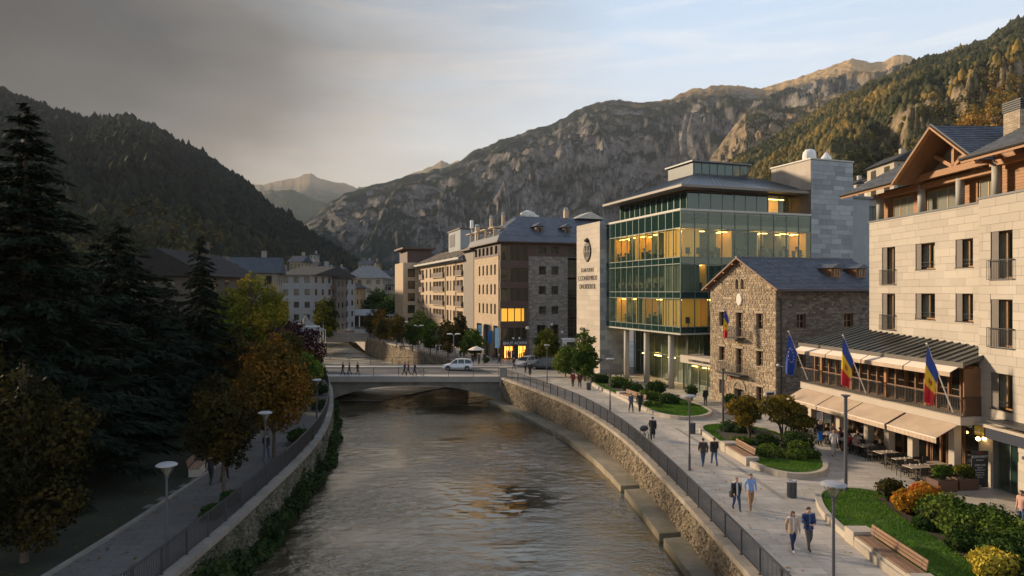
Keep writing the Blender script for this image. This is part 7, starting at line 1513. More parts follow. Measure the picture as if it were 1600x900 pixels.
# clutter on the far terrace: white bollards / urns, low planters
for i in range(34):
    Y = 100.5 + i * 1.45; x = bR(Y) + 1.6 + (i * 37 % 5) * .55; h = .8 + .25 * (i % 3)
    t = T('bollard', 'small white bollard in the row along the far terrace railing', 'bollard', (x, Y, 0), group='white bollards along the far terrace'); mb = MB(); mb.lathe([(.16, 0), (.16, .1), (.1, .15), (.11, h - .1), (.14, h - .05), (.03, h)], 8); mb.build('post', m_white, t)
for i in range(9):
    Y = 101 + i * 5.3; x = bR(Y) + 3.6; shrub('terrace_bush', '%s small round bush from the bridge among the white bollards' % ['first', 'second', 'third', 'fourth', 'fifth', 'sixth', 'seventh', 'eighth', 'ninth'][i], x, Y, .7, .7, .95, f_shrub, 700, .2, 500 + i, z=0, nc=4, group='small bushes among the white bollards')
t = T('umbrella', 'cream parasol on the far terrace beside the end of the bridge', 'umbrella', (at(744, 101), 101.5, 0)); mb = MB(); mb.lathe([(1.25, 1.9), (.6, 2.25), (.04, 2.45)], 10); mb.build('canopy', m_awe, t); mb = MB(); mb.tube([(0, 0, 0), (0, 0, 2.4)], .03, 6); mb.build('pole', m_pole, t)
# ---------------------------------------------------------------- flags
m_blue = M('flag blue', (.015, .055, .32), .75, .1, 2); m_yel = M('flag yellow', (.72, .48, .03), .75, .08, 2); m_redf = M('flag red', (.55, .02, .03), .75, .08, 2); m_fpole = M('flag pole', (.62, .60, .56), .4, .05, 1)
def flag(label, base, top, eu=False, hoist=1.5, fly=2.6, out=-.35, sx=1.0, seed=0):
    b_, tp = Vector(base), Vector(top); t = T('flag', label, 'flag', b_); mb = MB(); mb.tube([(0, 0, 0), tp - b_], [.035, .028], 8); mb.ball((tp - b_) * 1.0, .06, 8, 6); mb.build('flag_pole', m_fpole, t)
    d = (b_ - tp).normalized(); na, nf = 14, 36; V = []; T_ = tp - b_
    def S(a, f):
        sq_ = 1 - .45 * f ** .8; p = T_ + d * (.05 + a * hoist * sq_); p = p + Vector((out * (1 - a) * math.sin(min(f, 1) * 1.6) * .5, -.03, -fly * f * (.80 + .20 * (1 - a)) + hoist * 0))
        fo = math.sin(a * 9 + seed + f * 1.5) * .10 * (.25 + f) ; p = p + Vector((fo * .5, fo * 1.2, 0)); return p
    V = [S(i / na, j / nf) for j in range(nf + 1) for i in range(na + 1)]; F = []; mi = []
    for j in range(nf):
        for i in range(na): F.append((j * (na + 1) + i, j * (na + 1) + i + 1, (j + 1) * (na + 1) + i + 1, (j + 1) * (na + 1) + i)); mi.append(0 if eu else min(2, int(3 * (j + .5) / nf)))
    mb = MB(); mb.v = [tuple(v) for v in V]; mb.f = F; mb.m = mi; c = mb.build('cloth', [m_blue, m_yel, m_redf], t, smooth=True)
    if eu:
        for k in range(12):
            a0, f0 = .5 + .3 * math.cos(k * .5236), .42 + .19 * math.sin(k * .5236); mb = MB(); P = []
            for q in range(10): rr = (.075 if q % 2 == 0 else .03); an = q * .628 + 1.57; P.append(S(a0 + rr * math.cos(an) / 1.3, f0 + rr * math.sin(an) / 3.0) + Vector((-.012, -.03, 0)))
            mb.add(P, [tuple(range(10))]); mb.build('star', M('star yellow', (.85, .75, .35), .7), c)
    else:
        for k, (da, df, m) in enumerate(((-.12, -.035, m_redf), (.02, -.035, m_yel), (-.12, .015, m_yel), (.02, .015, m_redf))):
            mb = MB(); mb.add([S(.5 + da, .5 + df) + Vector((-.012, -.03, 0)), S(.5 + da + .12, .5 + df) + Vector((-.012, -.03, 0)), S(.5 + da + .12, .5 + df + .045) + Vector((-.012, -.03, 0)), S(.5 + da, .5 + df + .045) + Vector((-.012, -.03, 0))], [(0, 1, 2, 3)]); mb.build('emblem', M('emblem brown', (.30, .12, .04), .7) if m is m_redf else m_redf, c)
    return t
def wp(px, py, Y): return (at(px, Y), Y, zat(py, Y))
flag('blue flag with yellow stars on a leaning pole at the left end of the veranda', wp(1262, 593, 50.6), wp(1232, 518, 50.2), eu=True, hoist=1.7, fly=3.0, out=-.5, seed=1)
flag('blue yellow and red flag on the middle leaning pole of the veranda', wp(1353, 614, 44.3), wp(1317, 524, 43.9), hoist=1.8, fly=3.1, out=-.3, seed=2); flag('blue yellow and red flag nearest to the hotel bay on a leaning white pole', wp(1489, 644, 37.4), wp(1448, 537, 37.0), hoist=1.8, fly=3.1, out=-.4, seed=4)
flag('small blue yellow and red flag hanging from the upper balcony of the stone house', wp(1150, 530, 62.2), wp(1132, 480, 61.6), hoist=1.2, fly=2.7, out=-.3, seed=6)
# ---------------------------------------------------------------- cars
m_tyre = M('tyre rubber', (.02, .02, .02), .85, .1, 4); m_rim = M('alloy rim', (.35, .35, .36), .35, .05, 1, metal=.7); m_cg = MG('car glass', (.5, .55, .55), .25, 1.6, body=(.015, .018, .02))
def carpaint(n, c): return M(n, c, .28, .03, 1, spec=.6)
def car(label, cat, loc, rz, L, W, H, paint, name='car', van=False):
    t = T(name, label, cat, loc, rz); hw = W / 2   # front towards -x
    st = [(-.5, .30, .52, .60), (-.485, .22, .62, .80), (-.44, .20, .70, .90), (-.36, .20, .80, .96), (-.24, .20, .90, .99), (-.20, .20, .92, 1), (0, .20, .93, 1), (.25, .20, .95, 1), (.38, .20, .96, .99), (.46, .22, .95, .96), (.49, .28, .90, .90), (.5, .34, .60, .82)]
    V = []; F = []; n = 8
    for fx, z0, z1, wf in st:
        w = hw * wf; x = fx * L; V += [(x, -w * .90, z0), (x, -w, z0 + .12), (x, -w * 1.0, (z0 + z1) / 2), (x, -w * .93, z1), (x, w * .93, z1), (x, w, (z0 + z1) / 2), (x, w, z0 + .12), (x, w * .90, z0)]
    for i in range(len(st) - 1):
        for k in range(n): F.append((i * n + k, (i + 1) * n + k, (i + 1) * n + (k + 1) % n, i * n + (k + 1) % n))
    F += [tuple(range(n)), tuple(range(len(V) - 1, len(V) - n - 1, -1))]
    mb = MB(); mb.add(V, F); bd = mb.build('body', paint, t, smooth=False)
    # greenhouse: windscreen, side glass, tailgate
    gh = [(-.26, .90, .88), (-.09, H - .06, .72), (.05, H, .74), (.30, H - .02, .72), (.40, H - .12, .68), (.475, .93, .82)] if not van else [(-.30, .90, .90), (-.15, H - .06, .78), (.05, H, .8), (.38, H - .02, .8), (.45, H - .1, .78), (.49, .93, .86)]
    zb = .90; P = []
    top = [(fx * L, z, hw * w_) for fx, z, w_ in gh]
    mb = MB()
    for i in range(len(top) - 1):
        (x0, z0, w0), (x1, z1, w1) = top[i], top[i + 1]
        for s in (-1, 1): mb.quad((x0, s * hw * .90, zb), (x1, s * hw * .90, zb), (x1, s * w1, z1), (x0, s * w0, z0))
    (x0, z0, w0), (x1, z1, w1) = top[0], top[1]; mb.quad((x0, -w0, z0), (x0, w0, z0), (x1, w1, z1), (x1, -w1, z1)); (x0, z0, w0), (x1, z1, w1) = top[-2], top[-1]; mb.quad((x0, -w0, z0), (x0, w0, z0), (x1, w1, z1), (x1, -w1, z1))
    mb.build('windows', m_cg, t)
    mb = MB()
    for i in range(1, len(top) - 2):
        (x0, z0, w0), (x1, z1, w1) = top[i], top[i + 1]; mb.add([(x0, -w0, z0), (x0, w0, z0), (x1, w1, z1), (x1, -w1, z1), (x0, -w0, z0 + .03), (x0, w0, z0 + .03), (x1, w1, z1 + .03), (x1, -w1, z1 + .03)], [(0, 1, 2, 3), (4, 7, 6, 5), (0, 4, 5, 1), (2, 6, 7, 3), (0, 3, 7, 4), (1, 5, 6, 2)])
    mb.build('roof', paint, t)
    for s in (-1, 1):
        for fx, zt, w_ in ((0, H - .01, .745), (.22, H - .02, .73)): mb = MB(); mb.bar((fx * L, s * hw * .905, zb), (fx * L, s * hw * w_, zt), .09, .03, up=(0, 1, 0)); mb.build('pillar', paint, t)
        for a, b_ in ((0, 1), (4, 5)): mb = MB(); mb.bar((top[a][0], s * (hw * .905), zb) if a == 0 else (top[a][0], s * top[a][2], top[a][1]), (top[b_][0], s * top[b_][2], top[b_][1]), .07, .05); mb.build('pillar', paint, t)
        mb = MB(); mb.box(-.24 * L, -.20 * L, s * hw * 1.0 - .02, s * hw * 1.0 + .14 * s + .02, .93, 1.06) if s > 0 else mb.box(-.24 * L, -.20 * L, -hw - .16, -hw + .02, .93, 1.06); mb.build('mirror', paint, t)
        for fx in (-.06, .17): mb = MB(); mb.box(fx * L, fx * L + .15, s * hw * 1.0 - .01, s * hw * 1.0 + .015, .78, .81); mb.build('door_handle', m_rim, t)
        for fx in (-.20, .01, .24): mb = MB(); mb.box(fx * L - .006, fx * L + .006, s * hw * 1.003 - .004, s * hw * 1.003 + .004, .32, .90); mb.build('door_seam', m_dark, t)
        mb = MB(); mb.box(-.497 * L, -.44 * L, s * hw * .62 - .16, s * hw * .62 + .16, .58, .70); mb.build('headlight', M('headlight glass', (.7, .7, .68), .15, .02, 1), t)
        mb = MB(); mb.box(.47 * L, .503 * L, s * hw * .7 - .10, s * hw * .7 + .10, .62, .86); mb.build('tail_light', m_redf, t)
    for fx in (-.325, .305):
        for s in (-1, 1):
            y = s * (hw - .09); w = T.__globals__['bpy'].data.objects.new('wheel', None); COL.objects.link(w); w.parent = t; w.location = (fx * L, y, .31)
            mb = MB(); V = []; nn = 20
            for rr, yy in ((.20, -.11), (.31, -.11), (.32, -.06), (.32, .06), (.31, .11), (.20, .11)): V += [(rr * math.cos(2 * math.pi * k / nn), yy, rr * math.sin(2 * math.pi * k / nn)) for k in range(nn)]
            mb.add(V, [(i * nn + k, i * nn + (k + 1) % nn, (i + 1) * nn + (k + 1) % nn, (i + 1) * nn + k) for i in range(5) for k in range(nn)]); mb.build('tyre', m_tyre, w)
            mb = MB(); 
            for k in range(5): a = k * 1.2566; mb.bar((0, s * .09, 0), (.20 * math.cos(a), s * .09, .20 * math.sin(a)), .06, .03)
            V = [(.205 * math.cos(2 * math.pi * k / nn), s * .05, .205 * math.sin(2 * math.pi * k / nn)) for k in range(nn)]; mb.add(V, [tuple(range(nn))]); mb.build('rim', m_rim, w)
            mb = MB(); V = []; 
            for yy in (hw * s * 1.002, hw * s * .8): V += [(fx * L + .37 * math.cos(math.pi * k / 12), yy, .31 + .37 * math.sin(math.pi * k / 12)) for k in range(13)]
            V2 = [(fx * L, hw * s * 1.003, .28)] + [(fx * L + .36 * math.cos(math.pi * k / 12), hw * s * 1.003, .31 + .36 * math.sin(math.pi * k / 12)) for k in range(13)]
            mb.add(V2, [(0, k, k + 1) for k in range(1, 13)]); mb.build('wheel_arch', m_dark, t)
    mb = MB(); mb.box(-.503 * L, -.47 * L, -hw * .6, hw * .6, .30, .42); mb.build('grille', m_dark, t); mb = MB(); mb.box(-.506 * L, -.49 * L, -.26, .26, .44, .55); mb.build('number_plate', m_white, t)
    return t
car('white five door hatchback driving left across the bridge', 'car', (at(716, 92.2), 92.2, -.045), 0, 4.05, 1.72, 1.50, carpaint('white car paint', (.72, .73, .75)))
car('black estate car parked by the golden green tree near the bridge corner', 'car', (at(854, 93.6), 93.2, -.045), -.12, 5.0, 1.9, 1.62, carpaint('black car paint', (.03, .035, .035)), van=True)
car('silver car half hidden in front of the black estate car', 'car', (at(823, 96.3), 96.6, -.045), .9, 4.2, 1.75, 1.42, carpaint('silver car paint', (.30, .32, .36)))
# ---------------------------------------------------------------- people
m_skin = M('skin', (.46, .27, .19), .6, .05, 5)
def cloth(n, c): return M('cloth ' + n, c, .85, .10, 12, bump=.15, bs=30)
def skeleton(pose):
    J = dict(pel=(0, 0, .93), sp=(0, -.005, 1.13), ch=(0, 0, 1.32), nk=(0, 0, 1.47), hb=(0, -.01, 1.545), ht=(0, -.01, 1.665), no=(0, -.098, 1.585))
    for s, n in ((-1, 'l'), (1, 'r')): J.update({n + 'sh': (s * .175, 0, 1.405), n + 'el': (s * .225, .03, 1.13), n + 'wr': (s * .22, -.04, .89), n + 'hip': (s * .085, 0, .90), n + 'kn': (s * .095, -.01, .50), n + 'an': (s * .10, .02, .09), n + 'to': (s * .115, -.15, .035)})
    if pose.startswith('walk'):
        a, b_ = ('l', 'r') if pose[-1] == 'A' else ('r', 'l'); sa = -1 if a == 'l' else 1
        J[a + 'kn'] = (sa * .09, -.16, .52); J[a + 'an'] = (sa * .09, -.25, .12); J[a + 'to'] = (sa * .10, -.41, .09); J[b_ + 'kn'] = (-sa * .085, .07, .49); J[b_ + 'an'] = (-sa * .085, .30, .16); J[b_ + 'to'] = (-sa * .09, .19, .03)
        J[b_ + 'el'] = (-sa * .23, -.05, 1.14); J[b_ + 'wr'] = (-sa * .20, -.20, .94); J[a + 'el'] = (sa * .235, .12, 1.14); J[a + 'wr'] = (sa * .22, .10, .89)
    if pose == 'hold':
        for s, n in ((-1, 'l'), (1, 'r')): J[n + 'el'] = (s * .25, -.02, 1.14); J[n + 'wr'] = (s * .09, -.25, 1.10)
        J['lkn'] = (-.09, -.13, .52); J['lan'] = (-.09, -.20, .11); J['lto'] = (-.10, -.36, .07); J['ran'] = (.085, .20, .13); J['rto'] = (.09, .08, .03)
    if pose == 'sit':
        for k in list(J): 
            x, y, z = J[k]
            if k[0] in 'pschnh' or k[1:] in ('sh',): J[k] = (x, y, z - .42)
        for s, n in ((-1, 'l'), (1, 'r')): J[n + 'sh'] = (s * .175, -.02, .985); J[n + 'hip'] = (s * .09, 0, .49); J[n + 'kn'] = (s * .12, -.42, .50); J[n + 'an'] = (s * .12, -.40, .09); J[n + 'to'] = (s * .13, -.56, .035); J[n + 'el'] = (s * .26, -.10, .74); J[n + 'wr'] = (s * .15, -.33, .78)
        J['pel'] = (0, 0, .52)
    return J
RAD = dict(pel=(.155, .11), sp=(.135, .10), ch=(.165, .11), nk=(.06, .06), hb=(.078, .088), ht=(.072, .085), no=(.014, .018), sh=(.07, .07), el=(.046, .046), wr=(.029, .029), hip=(.106, .108), kn=(.070, .074), an=(.050, .052), to=(.038, .03))
_body = {}
def body_mesh(pose, hands):
    k = (pose, hands)
    if k in _body: return _body[k]
    J = skeleton(pose); E = [('pel', 'sp'), ('sp', 'ch'), ('ch', 'nk'), ('nk', 'hb'), ('hb', 'ht'), ('hb', 'no')]; reg = {}
    for n in 'lr': E += [('ch', n + 'sh'), (n + 'sh', n + 'el'), (n + 'el', n + 'wr'), ('pel', n + 'hip'), (n + 'hip', n + 'kn'), (n + 'kn', n + 'an'), (n + 'an', n + 'to')]
    R = {k_: RAD.get(k_, RAD.get(k_[1:])) for k_ in J}
    for n in 'lr':
        s = -1 if n == 'l' else 1; w, el = Vector(J[n + 'wr']), Vector(J[n + 'el']); d = (w - el).normalized(); pm = w + d * .065; J[n + 'pm'] = tuple(pm); R[n + 'pm'] = (.036, .022); E.append((n + 'wr', n + 'pm'))
        if hands:
            sd = Vector((0, 1, 0)) if abs(d.y) < .8 else Vector((1, 0, 0))
            for q, (o, ln) in enumerate(((-.027, .060), (-.009, .070), (.009, .066), (.027, .052))): J[n + 'f%d' % q] = tuple(pm + sd * o + d * .03); J[n + 'g%d' % q] = tuple(pm + sd * o * 1.15 + d * (.03 + ln) + Vector((-s * .018, -.006, 0))); R[n + 'f%d' % q] = (.0095, .0095); R[n + 'g%d' % q] = (.0075, .0075); E += [(n + 'pm', n + 'f%d' % q), (n + 'f%d' % q, n + 'g%d' % q)]
            J[n + 't'] = tuple(w + d * .05 - sd * .055 + Vector((-s * .012, 0, 0))); R[n + 't'] = (.010, .010); E.append((n + 'wr', n + 't'))
    keys = list(J); me = bpy.data.meshes.new('b'); me.from_pydata([J[q] for q in keys], [(keys.index(a), keys.index(b_)) for a, b_ in E], []); o = bpy.data.objects.new('b', me); COL.objects.link(o)
    sk = o.modifiers.new('s', 'SKIN'); sk.use_smooth_shade = True
    for v, q in zip(me.skin_vertices[0].data, keys): v.radius = R[q]; v.use_root = (q == 'pel')
    o.modifiers.new('ss', 'SUBSURF').levels = 1
    dg = bpy.context.evaluated_depsgraph_get(); dg.update(); m = bpy.data.meshes.new_from_object(o.evaluated_get(dg)); bpy.data.objects.remove(o)
    # material by nearest bone
    def rg(a, b_):
        for q in (a, b_):
            if 'pm' in q or q[1:2] in 'fg' or q in ('lt', 'rt') or q in ('nk', 'hb', 'ht', 'no'): return 0
        if 'to' in a + b_: return 3
        if 'kn' in a + b_ or 'hip' in a + b_: return 2
        return 1
    segs = [(np.array(J[a]), np.array(J[b_]), rg(a, b_), min(R[a][0], R[b_][0])) for a, b_ in E]; mi = []
    for p in m.polygons:
        c = np.array(p.center); best = (9, 0)
        for a, b_, r_, rad in segs:
            ab = b_ - a; t_ = max(0, min(1, float(np.dot(c - a, ab) / (np.dot(ab, ab) + 1e-9)))); dd = float(np.linalg.norm(c - a - ab * t_)) - rad * .9
            if dd < best[0]: best = (dd, r_)
        mi.append(best[1])
    m.materials.clear()
    for _ in range(4): m.materials.append(m_skin)
    m.polygons.foreach_set('material_index', mi); m.polygons.foreach_set('use_smooth', [True] * len(m.polygons)); _body[k] = (m, J); return _body[k]
def person(label, x, y, rz, pose, top, legs, hair, h=1.72, shoes=(.03, .025, .02), coat=None, longhair=False, group=None, hands=False, z=0, bag=False, cat='person', apron=None, shirt=None):
    t = T('person', label, cat, (x, y, z), rz, group=group); t.scale = (h / 1.72,) * 3; m, J = body_mesh(pose, hands); o = link('body', m, t); o.name = 'body'
    for i, mt in enumerate((m_skin, cloth('%.2f%.2f%.2f' % (shirt or top), shirt or top), cloth('%.2f%.2f%.2f' % legs, legs), cloth('%.2f%.2f%.2f' % shoes, shoes))): o.material_slots[i].link = 'OBJECT'; o.material_slots[i].material = mt
    hb = J['hb']; hm = cloth('hair%.2f' % hair[0], hair); mb = MB(); V = []; n, mm = 12, 6
    for i in range(mm + 1):
        ph = .5 * math.pi * 1.12 * i / mm
        for k in range(n):
            a = 2 * math.pi * k / n; front = max(0, -math.sin(a)); rr = math.sin(ph); zz = hb[2] + .055 + .112 * math.cos(ph * (1 - .35 * front)); V.append((hb[0] + .092 * rr * math.cos(a) * (1 - .05 * front), hb[1] + .012 + .104 * rr * math.sin(a) * (1 - .12 * front), zz if not (longhair and i >= mm - 1 and front < .5) else zz - (.18 if i == mm else .07)))
    mb.add(V, [(i * n + k, (i + 1) * n + k, (i + 1) * n + (k + 1) % n, i * n + (k + 1) % n) for i in range(mm) for k in range(n)]); mb.build('hair', hm, t, smooth=True)
    for s in (-1, 1): mb = MB(); mb.ball((hb[0] + s * .032, hb[1] - .082, hb[2] + .055), .010, 6, 4); mb.build('eye', m_dark, t)
    if coat:
        ln = coat[1]; cm_ = cloth('coat%.2f%.2f%.2f' % coat[0], coat[0]); mb = MB(); n = 18; rows_ = [(1.44, .085, .075), (1.42, .165, .10), (1.36, .200, .125), (1.22, .19, .13), (1.05, .178, .132), (.92, .19, .145), (ln, .205, .165)]
        zoff = J['nk'][2] - 1.47; V = []
        gap = 2 if shirt else 0
        for z_, rx, ry in rows_:
            for k in range(n + 1): a = -math.pi / 2 + (gap * .13) + (2 * math.pi - gap * .26) * k / n; V.append((rx * math.cos(a), ry * math.sin(a), z_ + zoff))
        mb.add(V, [(i * (n + 1) + k, i * (n + 1) + k + 1, (i + 1) * (n + 1) + k + 1, (i + 1) * (n + 1) + k) for i in range(len(rows_) - 1) for k in range(n)])
        for q in 'lr':
            P = [Vector(J[q + s_]) for s_ in ('sh', 'el', 'wr')]; mb.tube([P[0] + Vector((0, 0, .02)), P[0] * .5 + P[1] * .5, P[1], P[2]], [.082, .07, .06, .045], 10)
        mb.build('coat', cm_, t, smooth=True)
    if apron: mb = MB(); V = []; n = 12; [V.append((.185 * math.cos(math.pi + math.pi * k / n * 1.0), .15 * math.sin(math.pi + math.pi * k / n) - .03, z_)) for z_ in (1.0, .38) for k in range(n + 1)]; mb.add(V, [(k, k + 1, n + 2 + k, n + 1 + k) for k in range(n)]); mb.build('apron', cloth('apron', apron), t)
    if bag: mb = MB(); mb.box(-.34, -.18, -.12, .12, .72, .98); mb.box(-.28, -.24, -.02, .02, .98, 1.35); mb.build('handbag', m_dark, t)
    return t
W_ = (.62, .60, .58); NAVY = (.012, .022, .075); BLK = (.015, .015, .017); JEAN = (.035, .065, .14); BEI = (.42, .30, .215); BRN = (.06, .04, .03); BLD = (.30, .19, .10); GRY = (.07, .065, .06)
person('brown haired woman in long beige coat and navy trousers walking beside the man in navy', 11.35, 27.6, .0, 'walkA', BEI, NAVY, (.11, .05, .025), 1.66, shoes=W_, coat=(BEI, .78), longhair=True, hands=True, shirt=W_)
person('man in navy jacket and grey trousers holding his hands together, beside the woman in beige', 12.05, 27.75, .1, 'hold', NAVY, GRY, BRN, 1.78, coat=(NAVY, .86), hands=True, shirt=(.05, .12, .25), shoes=(.05, .025, .02))
person('woman in black open jacket over white shirt and jeans with a black bag', 10.75, 32.7, .0, 'walkB', BLK, JEAN, BLD, 1.64, coat=(BLK, .84), hands=True, shirt=W_, bag=True, longhair=False)
person('man in light blue shirt and tan trousers walking beside the woman in black jacket', 11.5, 32.9, -.05, 'walkA', (.20, .30, .55), (.30, .17, .08), (.10, .08, .07), 1.76, hands=True, shoes=(.12, .05, .02))
person('person in dark brown jacket and jeans walking away near the middle planter', 11.5, 41.1, math.pi, 'walkA', (.04, .03, .022), JEAN, BRN, 1.72, coat=((.05, .035, .025), .85), hands=True)
person('person in black jacket and blue jeans walking away beside the one in brown', 12.2, 41.2, math.pi, 'walkB', BLK, (.05, .10, .20), (.12, .06, .03), 1.74, coat=((.012, .014, .022), .85), hands=True)
stp = person('person in long black hooded clothes pushing a pram along the railing', 9.95, 48.3, math.pi - .2, 'walkA', BLK, BLK, BLK, 1.68, coat=(BLK, .45))
t = T('pram', 'dark pram pushed by the person in long black clothes', 'pram', (9.45, 48.9, 0), .6); mb = MB(); mb.ball((0, 0, .72), .30, 10, 6, 0, (1.25, .8, .75)); mb.build('carrycot', m_dark, t); mb = MB(); mb.bar((.3, -.2, .55), (.65, -.2, 1.0), .03, .03); mb.bar((.3, .2, .55), (.65, .2, 1.0), .03, .03); mb.bar((.65, -.2, 1.0), (.65, .2, 1.0), .03, .03); mb.build('handle', m_pole, t)
for x in (-.3, .3):
    for y in (-.24, .24): mb = MB(); n = 14; V = [(x + r_ * math.cos(2 * math.pi * k / n), y + d_, .15 + r_ * math.sin(2 * math.pi * k / n)) for r_, d_ in ((.15, -.02), (.15, .02), (.1, .02), (.1, -.02)) for k in range(n)]; mb.add(V, [(i * n + k, i * n + (k + 1) % n, ((i + 1) % 4) * n + (k + 1) % n, ((i + 1) % 4) * n + k) for i in range(4) for k in range(n)]); mb.bar((x, y, .15), (x * .5, y * .8, .55), .02, .02); mb.build('wheel', m_tyre, t)
person('person in grey blue jacket walking on the left of the pair by the far bench', 10.35, 59.4, .2, 'walkB', (.06, .08, .12), BLK, BRN, 1.70); person('person in black coat walking on the right of the pair by the far bench', 11.15, 59.6, .0, 'walkA', BLK, BLK, BLD, 1.74, coat=(BLK, .7))
person('person in black jacket standing alone before the glass building entrance', 17.7, 62.5, math.pi + .3, 'stand', BLK, GRY, BLD, 1.76, coat=(BLK, .85))
person('person in dark red jacket on the left of the pair near the slender tree', at(895, 75), 75, math.pi, 'walkA', (.16, .02, .02), BLK, BRN, 1.72, coat=((.16, .025, .02), .8)); person('person in dark maroon coat on the right of the pair near the slender tree', at(906, 74.6), 74.6, math.pi, 'walkB', (.10, .02, .02), BLK, BLK, 1.74, coat=((.09, .02, .02), .7))
person('person in long black dress walking where the railing meets the bridge', at(828, 85.5), 85.5, .5, 'walkA', BLK, BLK, BLK, 1.7, coat=(BLK, .3)); person('child in black beside the person in long black dress', at(821, 88), 88, .5, 'stand', BLK, BLK, BLK, 1.25)
person('slim person in dark clothes stepping along the edge of the road', at(803, 92.5), 92.2, 1.2, 'walkA', BLK, NAVY, BRN, 1.72); person('person in red and dark clothes near the lit shop', at(795, 103), 103, .2, 'walkB', (.22, .03, .03), BLK, BRN, 1.7); person('person in dark top just left of the lit shop entrance', at(802, 100), 100, .7, 'stand', NAVY, BLK, BRN, 1.7)
person('person with white hat and dark coat stooping by the bridge corner', at(780, 98.4), 98.4, 1.6, 'walkA', BLK, BLK, W_, 1.55, coat=(BLK, .5)); person('person in black standing left of the one with the white hat', at(757, 99.5), 99.5, 0, 'stand', BLK, BLK, BRN, 1.68); person('person under the cream parasol in dark clothes', at(748, 99.2), 99.2, 0, 'stand', GRY, BLK, BRN, 1.7); person('person in brown coat against the tan piers', at(771, 104.5), 104.5, 0, 'walkB', (.15, .08, .05), BLK, BRN, 1.68); person('cyclist in dark clothes standing near the back of the white car', at(739, 98.8), 98.8, 1.0, 'stand', BLK, BLK, BRN, 1.65)
person('leftmost of three people in dark clothes walking left on the bridge', at(534.5, 84.8), 85.2, -1.5, 'walkA', BLK, NAVY, BRN, 1.70, z=.06); person('middle one of three people in dark clothes walking left on the bridge', at(544.5, 85), 85.5, -1.5, 'walkB', GRY, BLK, BRN, 1.66, z=.06); person('rightmost of three people walking left on the bridge, a little apart', at(558, 85), 85.3, 1.5, 'walkA', BLK, BLK, BRN, 1.68, z=.06)
person('person in navy leading the pair with a bicycle on the bridge', at(631.5, 84.6), 84.9, -1.5, 'walkA', NAVY, BLK, BRN, 1.74, z=.06); person('person in dark red jacket in the middle of the bridge group', at(637, 84.8), 85.3, -1.5, 'walkB', (.2, .02, .04), BLK, BRN, 1.74, z=.06); person('person in black pushing a bicycle on the bridge', at(647.5, 84.6), 84.9, -1.5, 'walkA', BLK, NAVY, BRN, 1.70, z=.06)
t = T('bicycle', 'thin wheeled bicycle pushed across the bridge', 'bicycle', (at(652, 84.6), 85.2, .06)); 
for x in (-.52, .52):
    mb = MB(); n = 20; V = [(x + r_ * math.cos(2 * math.pi * k / n), d_, .34 + r_ * math.sin(2 * math.pi * k / n)) for r_, d_ in ((.34, -.015), (.34, .015), (.31, .015), (.31, -.015)) for k in range(n)]; mb.add(V, [(i * n + k, i * n + (k + 1) % n, ((i + 1) % 4) * n + (k + 1) % n, ((i + 1) % 4) * n + k) for i in range(4) for k in range(n)])
    for k in range(8): mb.bar((x, 0, .34), (x + .31 * math.cos(k * .785), 0, .34 + .31 * math.sin(k * .785)), .006, .006)
    mb.build('wheel', m_tyre, t)
mb = MB(); [mb.bar(a, b_, .03, .03) for a, b_ in (((-.52, 0, .34), (-.4, 0, .85)), ((-.4, 0, .8), (.1, 0, .8)), ((.0, 0, .35), (-.4, 0, .75)), ((.0, 0, .35), (.13, 0, .9)), ((.0, 0, .35), (.52, 0, .34)), ((.1, 0, .8), (.52, 0, .34)))]; mb.build('frame', m_pole, t); mb = MB(); mb.box(.02, .26, -.06, .06, .9, .95); mb.build('saddle', m_dark, t); mb = MB(); mb.bar((-.42, -.25, .95), (-.42, .25, .95), .03, .03); mb.bar((-.4, 0, .8), (-.42, 0, .95), .03, .03); mb.build('handlebar', m_dark, t)
person('dark figure in jeans walking on the left bank path below the amber maple', -15.3, 42.5, math.pi, 'walkA', BLK, (.05, .08, .12), BRN, 1.72); person('dark figure farther left on the left bank path under the near maple', -16.4, 37.2, math.pi, 'walkB', BLK, BLK, BRN, 1.72); person('second dark figure under the near maple on the left bank path', -15.95, 37.9, math.pi, 'walkA', BRN, BLK, BLK, 1.70)
person('person in pink checked shirt and jeans cut off by the right edge of the picture', 22.55, 30.2, -1.3, 'stand', (.50, .28, .22), JEAN, BRN, 1.74, hands=True)
# ---------------------------------------------------------------- tables, chairs, diners
m_ch = M('dark wicker chair', (.035, .028, .022), .7, .2, 8); m_tt = M('pale table top', (.40, .32, .24), .6, .15, 3); m_cup = M('white crockery', (.7, .68, .64), .3, .03, 3)
ch0 = T('chair', 'x', 'chair', (0, 0, 0)); sm = MB(); sm.box(-.23, .23, -.22, .22, .43, .47); sm.build('seat', m_ch, ch0); sm = MB(); sm.box(-.22, .22, .20, .24, .52, .90); sm.build('backrest', m_ch, ch0); sm = MB(); [sm.bar((s_ * .24, -.15, .66), (s_ * .24, .2, .66), .04, .03) for s_ in (-1, 1)]; sm.build('armrest', m_ch, ch0)
for a in (-1, 1):
    for b_ in (-1, 1): sm = MB(); sm.bar((a * .21, b_ * .20, 0), (a * .21, b_ * .20 + (.02 if b_ > 0 else 0), .9 if b_ > 0 else .66), .03, .03); sm.build('leg', m_ch, ch0)
tb0 = T('table', 'x', 'table', (0, 0, 0)); sm = MB(); sm.box(-.62, .62, -.40, .40, .72, .76); sm.build('table_top', m_tt, tb0); sm = MB(); sm.bar((0, 0, .02), (0, 0, .72), .08, .08, up=(0, 1, 0)); sm.build('pedestal', m_dark, tb0); sm = MB(); sm.box(-.3, .3, -.25, .25, 0, .03); sm.build('foot', m_dark, tb0)
